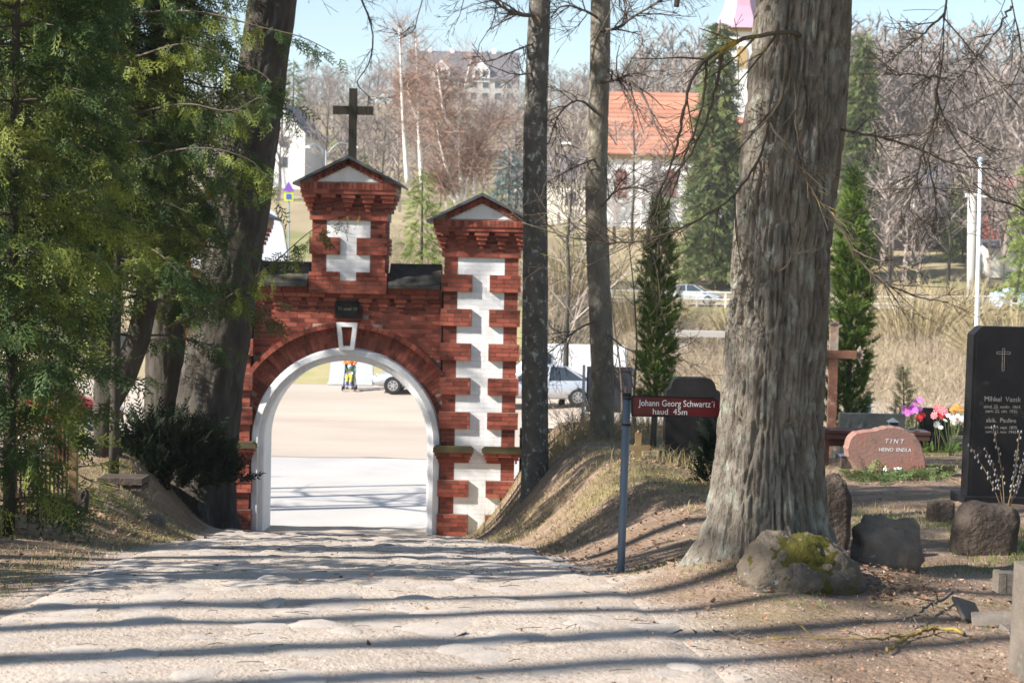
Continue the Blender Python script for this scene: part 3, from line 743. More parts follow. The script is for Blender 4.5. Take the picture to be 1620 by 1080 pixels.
for uc, vf in ((2.445, 0.0035), (-2.445, 0.0035), (0.0, 0.0235)):
    for a, b, k in ([(60, 62, 'N'), (62, 66, 'R'), (66, 70, 'B'), (70, 74, 'R')] if uc == 0 else LV):
        hw = (0.40 if uc == 0 else 0.43) if k == 'R' else (0.15 if uc == 0 else 0.16)
        wm.box((uc + GX, GY + vf + 0.02, (a + b) / 2 * CO), (hw * 2 - 0.004, 0.04, (b - a) * CO - 0.002))
kind(wm.build("limewashed_panel", MAT['whitebrick'], gate, tone=True), "stuff")
# white arch surround swept round the opening
prof = [(RO + 0.03, 0.16), (RO, 0.055), (RI + 0.115, 0.045), (RI + 0.10, 0.10), (RI + 0.02, 0.115), (RI, 0.135), (RI, 1.0), (RO + 0.03, 1.0)]
pts = [(-1, 0, -0.9), (-1, 0, 0.4), (-1, 0, 1.1)] + [(math.cos(math.pi * (1 - i / 40)), math.sin(math.pi * (1 - i / 40)), 0) for i in range(41)] + [(1, 0, 1.1), (1, 0, 0.4), (1, 0, -0.9)]
V = []
for (cx, cz, zz) in pts:
    for r, v in prof:
        z = (AZ + r * cz) if zz == 0 else zz
        V.append((GX + r * cx, GY + v, z))
k = len(prof)
F = [(i*k+j, (i+1)*k+j, (i+1)*k+(j+1) % k, i*k+(j+1) % k) for i in range(len(pts)-1) for j in range(k)]
MB().add(V, F).build("arch_surround", MAT['white'], gate)
# keystone
ks = MB()
zb, zt, wb, wt = AZ + RO - 0.01, AZ + RO + 0.49, 0.135, 0.195
ib, it, iz0, iz1 = 0.065, 0.105, zb + 0.07, zt - 0.075
A = [(-wb, zb), (wb, zb), (wt, zt), (-wt, zt)]; B = [(-ib, iz0), (ib, iz0), (it, iz1), (-it, iz1)]
V = [(GX + p[0], GY - 0.03, p[1]) for p in A] + [(GX + p[0], GY - 0.03, p[1]) for p in B] + [(GX + p[0], GY + 0.2, p[1]) for p in A] + [(GX + p[0], GY + 0.08, p[1]) for p in B]
F = [(i, (i+1) % 4, (i+1) % 4 + 4, i + 4) for i in range(4)] + [(i + 8, (i+1) % 4 + 8, (i+1) % 4, i) for i in range(4)] + [(i + 4, (i+1) % 4 + 4, (i+1) % 4 + 12, i + 12) for i in range(4)]
ko = ks.add(V, F).build("keystone", MAT['white'], gate)
MB().prism([(p[0] * 1.02 + GX, p[1]) for p in B], GY + 0.05, GY + 0.12).build("keystone_panel", MAT['brick'], ko)
# plaque
pq = MB().box((GX, GY + 0.075, 4.195), (0.47, 0.03, 0.31)).build("plaque", MAT['plaque'], gate)
text("plaque_lettering", "11 mail 18", 0.085, MAT['gold'], pq, (0.0, 0.055, 4.205), (math.pi / 2, 0, 0))
MB().box((GX, GY + 0.105, 4.195), (0.54, 0.05, 0.385)).build("plaque_frame", MAT['brick'], gate)
# sloping copings between tower and piers
for s in (-1, 1):
    u0, u1 = (0.74, 1.70) if s > 0 else (-1.70, -0.74)
    P = [(-0.10, 4.60), (-0.10, 4.665), (0.55, 5.06), (1.15, 4.665), (1.15, 4.60)]
    V = [(GX + u0, GY + p[0], p[1]) for p in P] + [(GX + u1, GY + p[0], p[1]) for p in P]
    F = [tuple(range(5))[::-1], tuple(range(5, 10))] + [(i, (i+1) % 5, (i+1) % 5 + 5, i + 5) for i in range(5)]
    MB().add(V, F).build("coping", MAT['coping'], gate)
    lb = MB()
    for i in range(4):
        lb.box((GX + u0 + (i + 0.5) * 0.24, GY + 0.10, 4.545), (0.23, 0.12, 0.10), tone=grng.random())
    kind(lb.build("brick_course", MAT['brick'], gate, tone=True), "stuff")
# cross on the tower
cb = MB(); zc = apex + 0.02
cr_ = MB().box((GX, GY + 0.45, zc + 0.64), (0.145, 0.115, 1.36)).build("cross", MAT['blackwood'], gate)
MB().box((GX, GY + 0.45, zc + 0.92), (0.74, 0.105, 0.15)).build("cross_arm", MAT['blackwood'], cr_)
# retaining walls on both sides of the gate, rough fieldstone
def stone_wall(name, x0, x1, ztop, label, seed):
    r = np.random.default_rng(seed)
    w = kind(root(name, (x0, 29.3, 0), label, "wall"), "thing")
    MB().box(((x0 + x1) / 2, 29.33, ztop / 2 - 0.06), (x1 - x0, 0.30, ztop)).build("wall_core", MAT['darkrock'], w)
    vs_ = []
    for k in range(3):
        V, F = pebble_mesh(40 + k, 8, 3); b_ = MB(); b_.add(V, F); o = b_.build("stone", MAT['darkrock'], smooth=True); vs_.append(o.data); bpy.data.objects.remove(o)
    z = 0.15; cnt = 0
    while z < ztop:
        h = r.uniform(0.2, 0.32); x = x0
        while x < x1 and cnt < 200:
            l = r.uniform(0.25, 0.5)
            o = link("stone", vs_[r.integers(3)], w); o.location = (x + l / 2 - x0, -0.12, z); o.rotation_euler = (math.pi / 2, 0, 0); o.scale = (l / 2, h / 2, 0.08); cnt += 1
            x += l
        z += h
    MB().box(((x0 + x1) / 2, 29.33, ztop - 0.03), (x1 - x0, 0.46, 0.09)).build("wall_coping", MAT['coping'], w)
stone_wall("retaining_wall", 0.18, 7.0, 2.02, "dark fieldstone retaining wall running on from the gate behind the slim trees", 3)
stone_wall("retaining_wall", -13.0, -6.3, 1.36, "dark fieldstone wall beyond the juniper and the leaning trunk", 4)
# ------------------------------------------------------------------ trees
def spline(P, n):
    P = np.asarray(P, float); s = np.concatenate([[0], np.cumsum(np.linalg.norm(np.diff(P, axis=0), axis=1))])
    t = np.linspace(0, s[-1], n)
    return np.stack([curve1(s, P[:, k])(t) for k in range(P.shape[1])], -1)
def trunk(name, P, R, mat, parent, nth=64, ns=200, amp=0.012, kt=14.0, kz=2.2, flare=0.0, fh=0.3, lobes=5, seed=0, fine=0.3, s0=0.0):
    """furrowed trunk swept through P (k,3) with radii R"""
    Q = spline(np.column_stack([np.array(P, float), np.array(R, float)]), ns)
    C, r = Q[:, :3], Q[:, 3]
    s = np.concatenate([[0], np.cumsum(np.linalg.norm(np.diff(C, axis=0), axis=1))])
    th = np.arange(nth) * 2 * np.pi / nth
    S, T = np.meshgrid(s, th, indexing='ij'); Rr = np.repeat(r[:, None], nth, 1)
    rm = float(np.mean(r))
    cx, cy = np.cos(T) * rm, np.sin(T) * rm
    warp = 0.25 * (fbm(cx * 4 + seed, cy * 4, S * 2.2, 3) - 0.5)
    n1 = vn3(cx * kt + seed * 3.1 + warp * 6, cy * kt + warp * 6, S * kz)
    n2 = vn3(cx * kt * 2.2 + seed, cy * kt * 2.2 + 5, S * kz * 1.9)
    plate = np.clip(np.abs(n1 - 0.5) * 6.0, 0, 1) ** 0.6 + fine * np.clip(np.abs(n2 - 0.5) * 4.0, 0, 1)
    big = fbm(cx * 2.2 + 7, cy * 2.2 + seed, S * 0.9, 2) - 0.5
    fl = flare * np.exp(-np.maximum(S - s0, -0.1) / fh) * (1 + 0.80 * np.cos(lobes * T + seed + 0.8 * np.sin(T * 2 + seed)) + 0.35 * np.cos((lobes - 2) * T + 1.7 * seed))
    rad = Rr * (1 + fl + 0.10 * big) + amp * (plate - 0.9)
    V = C[:, None] + np.stack([np.cos(T) * rad, np.sin(T) * rad, np.zeros_like(T)], -1)
    i = np.arange(ns - 1)[:, None] * nth; j = np.arange(nth)[None]; k = (j + 1) % nth
    F = np.stack([i + j, i + k, i + nth + k, i + nth + j], -1).reshape(-1, 4)
    mb = MB(); mb.add(V.reshape(-1, 3), F)
    return mb.build(name, mat, parent, smooth=True)
def rvec(rng): 
    v = rng.standard_normal(3); return v / np.linalg.norm(v)
def grow(mb, p, d, L, r, lev, rng, kids=(6, 4), droop=0.03, wander=0.16, sides=(6, 4, 3), seg=0.16, spread=0.9, lens=(0.45, 0.5, 0.5), rmin=0.0016):
    n = max(3, int(L / seg)); st = L / n
    P = [np.array(p, float)]; d = np.array(d, float); d /= np.linalg.norm(d); D = [d]
    for i in range(n):
        d = d + rng.standard_normal(3) * wander * math.sqrt(st / 0.16) * 0.5 + np.array([0, 0, -droop * st / 0.16]); d /= np.linalg.norm(d)
        P.append(P[-1] + d * st); D.append(d)
    R = np.maximum(np.linspace(r, r * 0.35, n + 1), rmin)
    mb.tube(P, R, sides[min(lev, len(sides) - 1)], cap=False)
    spawn(mb, P, D, L, R, lev, rng, kids, droop, wander, sides, seg, spread, lens, rmin)
def spawn(mb, P, D, L, R, lev, rng, kids, droop, wander, sides, seg, spread, lens, rmin):
    if lev >= len(kids): return
    m = len(P) - 1
    for k in range(kids[lev]):
        i = int(rng.uniform(0.12, 1.0) * m)
        v = rvec(rng); v = v - D[i] * np.dot(v, D[i]); v /= np.linalg.norm(v) + 1e-9
        a = rng.uniform(0.5, 1.1) * spread
        dd = D[i] * math.cos(a) + v * math.sin(a)
        grow(mb, P[i], dd, L * lens[lev] * rng.uniform(0.55, 1.25), max(R[i] * 0.6, rmin), lev + 1, rng, kids, droop, wander, sides, seg, spread, lens, rmin)
def limb(parent, pts, r0, r1, mat, rng, kids=(14, 4), L=None, droop=0.03, lens=(0.30, 0.5), rmin=0.0016, wander=0.2, spread=0.9, sides=(7, 4, 3), seg=0.12, name="branch", jit=0.003):
    """a branch drawn through given world points, with its own twigs"""
    mb = MB(); n = max(8, len(pts) * 5)
    P = spline([list(p) for p in pts], n)
    P[1:-1] += rng.standard_normal((n - 2, 3)) * jit
    R = np.linspace(r0, r1, n) * (1 + 0.08 * rng.standard_normal(n))
    mb.tube(P, R, sides[0])
    D = np.gradient(P, axis=0); D /= np.linalg.norm(D, axis=1, keepdims=True)
    length = np.linalg.norm(np.diff(P, axis=0), axis=1).sum() if L is None else L
    spawn(mb, list(P), list(D), length, R, 0, rng, kids, droop, wander, sides, seg, spread, lens, rmin)
    return mb.build(name, mat, parent, smooth=True)
A3 = lambda *q: [at(*p) for p in q]
R_ = np.random.default_rng

# --- the big lime tree on the right
lime = root("lime_tree", TREE, "massive old lime tree with furrowed lichened trunk beside the mossy boulder", "tree")
def tp(px, py, d=9.5): 
    p = at(px, py, d); return (p.x, p.y, p.z)
P = [(TREE.x, TREE.y, TREE.z - 0.25), (TREE.x, TREE.y, TREE.z), tp(1217, 780), tp(1218, 700), tp(1227, 544), tp(1236, 400), tp(1255, 200), tp(1272, 0), tp(1286, -220, 9.6), tp(1302, -500, 9.7)]
trunk("trunk", P, [0.36, 0.35, 0.315, 0.297, 0.280, 0.270, 0.278, 0.262, 0.25, 0.22], MAT['bark'], lime, nth=310, ns=480, amp=0.038, kt=35.0, kz=3.6, flare=0.38, fh=0.26, lobes=5, seed=2.0, fine=0.55, s0=0.25)
r = R_(21)
kw = dict(mat=MAT['twigy'], rng=r)
stub = limb(lime, A3((1275, 60, 9.3), (1247, 52, 9.15), (1210, 55, 9.1), (1160, 68, 9.1), (1120, 92, 9.1), (1095, 125, 9.05), (1082, 175, 9.05), (1070, 235, 9.0), (1050, 290, 9.0), (1032, 330, 9.0), (1022, 380, 9.0)), 0.0150, 0.0040, kids=(14, 4, 2), lens=(0.26, 0.5, 0.5), **kw)
limb(lime, A3((1141, 78, 9.1), (1136, 120, 9.1), (1118, 190, 9.1), (1100, 230, 9.1), (1075, 268, 9.1), (1055, 290, 9.1), (1035, 345, 9.1)), 0.0090, 0.0040, kids=(9, 4), **kw)
limb(lime, A3((1118, 95, 9.1), (1115, 140, 9.1), (1102, 200, 9.1), (1082, 250, 9.15), (1050, 330, 9.2), (1005, 365, 9.2)), 0.0083, 0.0032, kids=(9, 4), **kw)
limb(lime, A3((1246, 60, 9.15), (1244, 110, 9.1), (1238, 150, 9.1), (1218, 190, 9.1), (1207, 235, 9.1), (1185, 280, 9.1), (1150, 318, 9.1), (1100, 350, 9.1), (1040, 375, 9.1), (960, 384, 9.15), (890, 372, 9.2), (825, 352, 9.3)), 0.0105, 0.0032, kids=(20, 5, 2), lens=(0.22, 0.45, 0.5), **kw)
limb(lime, A3((1216, 192, 9.1), (1250, 242, 9.0), (1275, 285, 9.0), (1300, 322, 9.0), (1330, 350, 8.9), (1380, 392, 8.9)), 0.0083, 0.0032, kids=(8, 3), **kw)
limb(lime, A3((1252, 70, 9.15), (1258, 150, 9.1), (1262, 220, 9.05), (1275, 270, 9.05), (1286, 292, 9.05)), 0.0075, 0.0024, kids=(5, 3), **kw)
limb(lime, A3((1310, 335, 9.25), (1340, 378, 9.1), (1362, 415, 9.1), (1400, 445, 9.0), (1445, 468, 9.0), (1500, 478, 9.0)), 0.0105, 0.0032, kids=(14, 4, 2), lens=(0.35, 0.5, 0.5), **kw)
limb(lime, A3((1190, 330, 9.2), (1195, 350, 9.1), (1205, 400, 9.0), (1230, 430, 9.0), (1262, 400, 9.0), (1285, 395, 9.0)), 0.0053, 0.0024, kids=(6, 3), **kw)
limb(lime, A3((1330, 205, 9.3), (1385, 215, 9.2), (1450, 235, 9.2), (1520, 262, 9.2), (1590, 270, 9.2)), 0.0083, 0.0024, kids=(14, 4, 2), lens=(0.3, 0.5, 0.5), **kw)
for i in range(5):
    a = [0.4, 1.6, 2.7, 3.9, 5.2][i]; c = P[8 if i % 2 else 9]
    mbx = MB(); grow(mbx, c, (math.cos(a), math.sin(a), 0.55), 3.6, 0.09, 0, r, kids=(9, 5, 3), droop=0.02, seg=0.35)
    mbx.build("branch", MAT['twig'], lime, smooth=True)

# --- neighbour lime just outside the right edge whose branches hang into the picture
b0 = (4.5, 8.6); z0 = gzf(*b0)
lime2 = root("lime_tree", (b0[0], b0[1], z0), "lime tree whose yellow-lichened branches hang down into the upper right corner", "tree")
trunk("trunk", [(b0[0], b0[1], z0 - 0.2), (b0[0], b0[1], z0), (b0[0] + 0.1, b0[1], z0 + 2), (b0[0], b0[1], z0 + 5), (b0[0] - 0.1, b0[1], z0 + 8)], [0.3, 0.28, 0.24, 0.2, 0.14], MAT['bark'], lime2, 60, 90, 0.015, flare=0.3)
r = R_(22); kw = dict(mat=MAT['twigy'], rng=r)
Q = Vector((b0[0] - 0.05, b0[1], z0 + 4.6))
limb(lime2, [Q] + A3((1640, -330, 8.2), (1520, -160, 8.0), (1497, 0, 8.0), (1492, 60, 8.0), (1489, 110, 8.0), (1482, 138, 8.0), (1488, 168, 8.0), (1503, 205, 8.0), (1530, 245, 8.0), (1562, 275, 8.0), (1600, 300, 8.0)), 0.0154, 0.0024, kids=(34, 5, 2), lens=(0.12, 0.5, 0.5), **kw)
limb(lime2, A3((1482, 140, 8.0), (1478, 190, 8.0), (1462, 235, 8.0), (1450, 285, 8.0), (1440, 330, 8.0), (1452, 350, 8.0)), 0.0077, 0.0024, kids=(12, 4, 2), lens=(0.3, 0.5, 0.5), **kw)
limb(lime2, A3((1486, 124, 8.0), (1450, 118, 8.0), (1410, 119, 8.0), (1370, 115, 8.0)), 0.0056, 0.0016, kids=(7, 4, 2), lens=(0.4, 0.5, 0.5), **kw)
limb(lime2, A3((1495, 20, 8.0), (1475, 40, 8.0), (1450, 65, 8.0), (1420, 85, 8.0), (1403, 110, 8.0)), 0.0070, 0.0024, kids=(12, 4, 2), lens=(0.4, 0.5, 0.5), **kw)
limb(lime2, A3((1486, 170, 8.0), (1475, 220, 8.0), (1470, 262, 8.0), (1478, 300, 8.0), (1482, 350, 8.0)), 0.0063, 0.0024, kids=(10, 4, 2), lens=(0.35, 0.5, 0.5), **kw)
limb(lime2, [Q] + A3((1650, -120, 7.9), (1600, -40, 7.8), (1604, 20, 7.8), (1614, 70, 7.8), (1614, 105, 7.8), (1600, 135, 7.8), (1582, 150, 7.8)), 0.0140, 0.0024, kids=(22, 5, 2), lens=(0.16, 0.5, 0.5), **kw)
limb(lime2, A3((1600, 10, 7.8), (1580, 45, 7.8), (1560, 75, 7.8), (1540, 100, 7.8), (1515, 122, 7.8)), 0.0063, 0.0016, kids=(8, 4, 2), lens=(0.4, 0.5, 0.5), **kw)
limb(lime2, [Q] + A3((1700, 400, 8.2), (1640, 345, 8.1), (1600, 322, 8.0), (1560, 310, 8.0), (1540, 290, 8.0)), 0.0154, 0.0040, kids=(12, 4, 2), lens=(0.2, 0.5, 0.5), **kw)

# --- the two slim trees by the gate
def slim(name, label, cols, d, mat, r0, seed, lobes=4):
    b = on(cols[0][0], d)
    t = root(name, b, label, "tree", "slim trees between the gate and the grave")
    P = [(b.x, b.y, b.z - 0.3), (b.x, b.y, b.z)] + [tuple(at(px, py, d)) for px, py in cols[1:]]
    k = len(P)
    trunk("trunk", P, list(np.linspace(r0 * 1.12, r0 * 0.8, k)), mat, t, 60, 300, amp=0.008, kt=22, kz=7, flare=0.25, fh=0.3, lobes=lobes, seed=seed)
    return t, P
slim1, P1 = slim("slim_tree", "slim dark trunk blotched with pale lichen, standing against the brick gate", [(846, 0), (846, 640), (846, 520), (847, 400), (846, 300), (847, 200), (850, 100), (854, 0), (858, -250), (866, -600)], 24.0, MAT['bark2'], 0.19, 3.0)
slim2, P2 = slim("slim_tree", "slim paler trunk with orange lichen, standing between the board and the gate", [(951, 0), (953, 640), (951, 520), (945, 400), (943, 300), (946, 200), (949, 100), (950, 0), (955, -250), (962, -600)], 25.0, MAT['bark3'], 0.175, 5.0)
r = R_(31)
kw = dict(mat=MAT['twig'], rng=r, rmin=0.0035)
B2 = lambda *q: [at(px, py, 25.0 + dd) for px, py, dd in q]
limb(slim2, B2((948, 48, -.1), (975, 45, -.5), (1005, 25, -.9), (1040, 5, -1.2), (1080, -20, -1.5)), 0.0310, 0.0070, kids=(18, 5, 2), lens=(0.4, 0.5, 0.5), droop=0.05, **kw)
limb(slim2, B2((950, 130, -.1), (975, 127, -.5), (1000, 130, -.9), (1022, 160, -1.1), (1040, 205, -1.3), (1060, 240, -1.4)), 0.0310, 0.0070, kids=(18, 5, 2), lens=(0.4, 0.5, 0.5), droop=0.06, **kw)
limb(slim2, B2((945, 180, -.1), (920, 160, -.4), (900, 165, -.7), (880, 190, -.9), (868, 230, -1.0)), 0.0217, 0.0056, kids=(14, 5, 2), lens=(0.45, 0.5, 0.5), droop=0.06, **kw)
limb(slim2, B2((948, 30, -.1), (920, 15, -.4), (890, 10, -.7), (870, 30, -1.0)), 0.0248, 0.0070, kids=(14, 5, 2), lens=(0.5, 0.5, 0.5), droop=0.06, **kw)
limb(slim2, B2((948, 505, -.1), (915, 520, -.3), (885, 545, -.5), (850, 570, -.7)), 0.0186, 0.0056, kids=(14, 5, 2), lens=(0.5, 0.5, 0.5), droop=0.03, **kw)
limb(slim2, B2((946, 515, .1), (975, 540, -.3), (1000, 555, -.6), (1040, 560, -.8), (1090, 545, -1.0)), 0.0155, 0.0042, kids=(12, 4, 2), lens=(0.4, 0.5, 0.5), droop=0.03, **kw)
limb(slim2, B2((948, 330, -.1), (980, 300, -.5), (1020, 300, -.9), (1060, 330, -1.2), (1085, 380, -1.4)), 0.0186, 0.0042, kids=(14, 5, 2), lens=(0.4, 0.5, 0.5), droop=0.06, **kw)
limb(slim2, B2((945, 250, -.1), (915, 262, -.4), (890, 275, -.7), (865, 300, -.9)), 0.0186, 0.0042, kids=(12, 5, 2), lens=(0.45, 0.5, 0.5), droop=0.06, **kw)
B1 = lambda *q: [at(px, py, 24.0 + dd) for px, py, dd in q]
limb(slim1, B1((846, 25, -.1), (815, 22, -.4), (790, 8, -.6), (760, -15, -.9)), 0.035, 0.008, kids=(14, 5, 2), lens=(0.5, 0.5, 0.5), droop=0.09, **kw)
limb(slim1, B1((846, 68, -.1), (815, 80, -.4), (780, 95, -.6), (745, 100, -.8)), 0.016, 0.005, kids=(9, 4, 2), lens=(0.35, 0.5, 0.5), droop=0.06, **kw)
limb(slim1, B1((848, 115, -.1), (820, 118, -.3), (795, 112, -.5), (765, 100, -.6)), 0.014, 0.005, kids=(7, 4), lens=(0.35, 0.5, 0.5), droop=0.06, **kw)
for t_, PP, dd in ((slim1, P1, 24.0), (slim2, P2, 25.0)):
    for i in range(7):
        a = 0.5 + i * 0.95; c = np.array(PP[-2 if i % 2 else -1]) - np.array([0, 0, 0.5 * (i % 3)])
        mbx = MB(); grow(mbx, c, (math.cos(a), math.sin(a), 0.1), 2.6, 0.04, 0, r, kids=(7, 4, 2), droop=0.10, seg=0.3, rmin=0.0035)
        mbx.build("branch", MAT['twig'], t_, smooth=True)
# --- leaning tree and its darker neighbour on the left bank
b = on(318, 24.5)
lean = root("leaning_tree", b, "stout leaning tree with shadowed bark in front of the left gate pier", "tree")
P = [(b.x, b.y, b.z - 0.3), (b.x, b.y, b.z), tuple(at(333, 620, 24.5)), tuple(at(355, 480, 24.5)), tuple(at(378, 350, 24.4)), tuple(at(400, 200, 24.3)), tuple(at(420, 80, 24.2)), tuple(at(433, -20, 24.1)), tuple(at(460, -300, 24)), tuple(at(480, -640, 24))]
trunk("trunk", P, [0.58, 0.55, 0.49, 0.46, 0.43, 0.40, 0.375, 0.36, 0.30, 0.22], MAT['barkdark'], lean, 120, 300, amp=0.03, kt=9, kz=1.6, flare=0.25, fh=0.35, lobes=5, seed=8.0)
r = R_(41)
for i in range(7):
    a = 0.2 + i * 0.9; c = P[-2 + i % 2]
    mbx = MB(); grow(mbx, c, (math.cos(a), math.sin(a), 0.7), 3.6, 0.08, 0, r, kids=(8, 4, 2), droop=0.01, seg=0.35, rmin=0.0035)
    mbx.build("branch", MAT['twig'], lean, smooth=True)
kw = dict(mat=MAT['twig'], rng=r, rmin=0.0035)
limb(lean, [at(470, -150, 24.0), at(545, -60, 23.6), at(572, 0, 23.4), at(588, 45, 23.4), at(587, 90, 23.4), at(578, 112, 23.4), at(565, 128, 23.4), at(590, 160, 23.4)], 0.025, 0.006, kids=(14, 4, 2), lens=(0.12, 0.5, 0.5), droop=0.05, **kw)
limb(lean, [at(500, -200, 24.0), at(620, -90, 23.6), at(668, 0, 23.4), at(660, 30, 23.4), at(655, 48, 23.4), at(630, 62, 23.4)], 0.022, 0.005, kids=(14, 4, 2), lens=(0.12, 0.5, 0.5), droop=0.05, **kw)
limb(lean, [at(520, -220, 24.0), at(700, -100, 23.6), at(735, -10, 23.4), at(728, 20, 23.4), at(720, 40, 23.4)], 0.022, 0.005, kids=(16, 4, 2), lens=(0.12, 0.5, 0.5), droop=0.05, **kw)
limb(lean, [at(560, -220, 24.2), at(740, -90, 23.8), at(785, 10, 23.6), at(778, 40, 23.6), at(757, 75, 23.6), at(757, 100, 23.6)], 0.022, 0.005, kids=(16, 4, 2), lens=(0.12, 0.5, 0.5), droop=0.05, **kw)
b = on(258, 25.2)
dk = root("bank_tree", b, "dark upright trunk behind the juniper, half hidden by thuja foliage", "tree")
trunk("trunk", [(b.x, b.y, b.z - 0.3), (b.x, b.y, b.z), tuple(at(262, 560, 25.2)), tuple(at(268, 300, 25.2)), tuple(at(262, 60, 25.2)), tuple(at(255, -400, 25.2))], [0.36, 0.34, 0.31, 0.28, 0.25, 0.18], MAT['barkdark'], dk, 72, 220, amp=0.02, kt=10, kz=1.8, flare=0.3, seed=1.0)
for i in range(5):
    a = i * 1.3; mbx = MB(); grow(mbx, at(258, -200 - 60 * i, 25.2), (math.cos(a), math.sin(a), 0.4), 3.2, 0.06, 0, r, kids=(8, 5, 3), droop=0.03, seg=0.35, rmin=0.004)
    mbx.build("branch", MAT['twig'], dk, smooth=True)

# --- trees that stand left of the picture and stripe the path with shade
def offtree(x, y, h, rr, seed, label, limbs=9, z=None, lo=0.35, kids=(6, 3), tip=0.2):
    z = gzf(x, y) if z is None else z
    r = R_(seed); t = root("bare_tree", (x, y, z), label, "tree", "bare trees left of the path")
    q = [(x, y, z - 0.2), (x, y, z), (x + r.uniform(-.1, .1), y, z + h * 0.33), (x + r.uniform(-.2, .2), y + r.uniform(-.12, .12), z + h * 0.66), (x + r.uniform(-.3, .3), y, z + h)]
    trunk("trunk", q, [rr * 1.1, rr, rr * 0.9, rr * 0.7, rr * tip], MAT['barkdark'], t, 28, 60, amp=0.01, flare=0.2, seed=seed)
    for i in range(limbs):
        u = r.uniform(lo, 0.98); c = spline(q, 40)[int(u * 39)]; a = r.uniform(0, 6.28)
        mbx = MB(); grow(mbx, c, (math.cos(a), math.sin(a), 0.5), h * 0.26, rr * 0.32, 0, r, kids=kids, droop=0.0, seg=0.4, rmin=0.004)
        mbx.build("branch", MAT['twig'], t, smooth=True)
    return t
_tan = math.tan(SUN_AZ)
for i, (yt, x, rr, h) in enumerate(((6.30, -13.0, 0.13, 15), (6.95, -14.5, 0.17, 17), (7.75, -13.5, 0.12, 16), (8.55, -15.5, 0.16, 18), (10.1, -14.0, 0.20, 17), (11.9, -16.0, 0.22, 18))):
    offtree(x, yt + (x + 0.5) * _tan, h, rr, 60 + i, "bare tall tree out of sight left of the path, striping it with shade", limbs=6, lo=0.72, kids=(4, 2), tip=0.4)
for i, (x, y, h, rr) in enumerate([(-15.5, 31.0, 12, 0.20), (-18, 30.4, 12, 0.18), (-14.0, 33.6, 11, 0.16), (-19, 33.5, 12, 0.22), (-24, 34.0, 13, 0.2)]):
    offtree(x, y, h, rr, 70 + i, "bare roadside tree out of sight beyond the left wall, shading the road", z=0.0, limbs=6, kids=(4,))
for i, (x, y, h, rr) in enumerate([(-14.9, 24.1, 15, 0.15), (-17.5, 24.9, 16, 0.17)]):
    offtree(x, y, h, rr, 80 + i, "bare tree out of sight left of the gate, dappling its bricks with shade", limbs=12, lo=0.45, kids=(6, 3))

# ------------------------------------------------------------------ evergreens
def spray_proto(n=9, sub=True, w=0.030, seed=0):
    r = R_(seed); V = []; F = []
    def leaf(p, d, L, wd):
        q = np.array([-d[1], d[0]]); k = len(V)
        a, m, e = p, p + d * L * 0.12, p + d * L
        for pt, s_ in ((m, 1), (e, 0), (m, -1)):
            xy = pt + q * wd * s_
            V.append((xy[0], xy[1], -0.22 * xy[0] ** 2 + 0.05 * abs(xy[1]) * -1))
        F.append((k, k + 1, k + 2))
    leaf(np.array([0.0, 0]), np.array([1.0, 0]), 1.0, w * 0.8)
    for i in range(n):
        t = 0.12 + 0.78 * i / (n - 1); s = 1 if i % 2 else -1
        a = math.radians(r.uniform(32, 52)) * s; d = np.array([math.cos(a), math.sin(a)]); L = (0.46 * (1 - t * 0.55)) * r.uniform(0.8, 1.15)
        p = np.array([t, 0.0]); leaf(p, d, L, w)
        if sub:
            for j, uu in enumerate((0.35, 0.62)):
                b_ = a + math.radians(38) * (1 if j % 2 else -1); d2 = np.array([math.cos(b_), math.sin(b_)])
                leaf(p + d * L * uu, d2, L * 0.5, w * 0.9)
    return np.array(V), np.array(F)
SPR = [spray_proto(9, True, 0.030, s) for s in range(3)]
SPRM = [spray_proto(9, False, 0.060, s + 9) for s in range(3)]
SPRC = [spray_proto(7, False, 0.065, s + 5) for s in range(2)]
def sprays(mb, rng, P, D, size, tone, protos):
    k = rng.integers(len(protos), size=len(P))
    N = rng.standard_normal((len(P), 3)); 
    for q in range(len(protos)):
        s = k == q
        if not s.any(): continue
        Mx = frames(D[s], N[s]) * size[s][:, None, None]
        scatter(mb, protos[q][0], protos[q][1], Mx, P[s], tone[s])
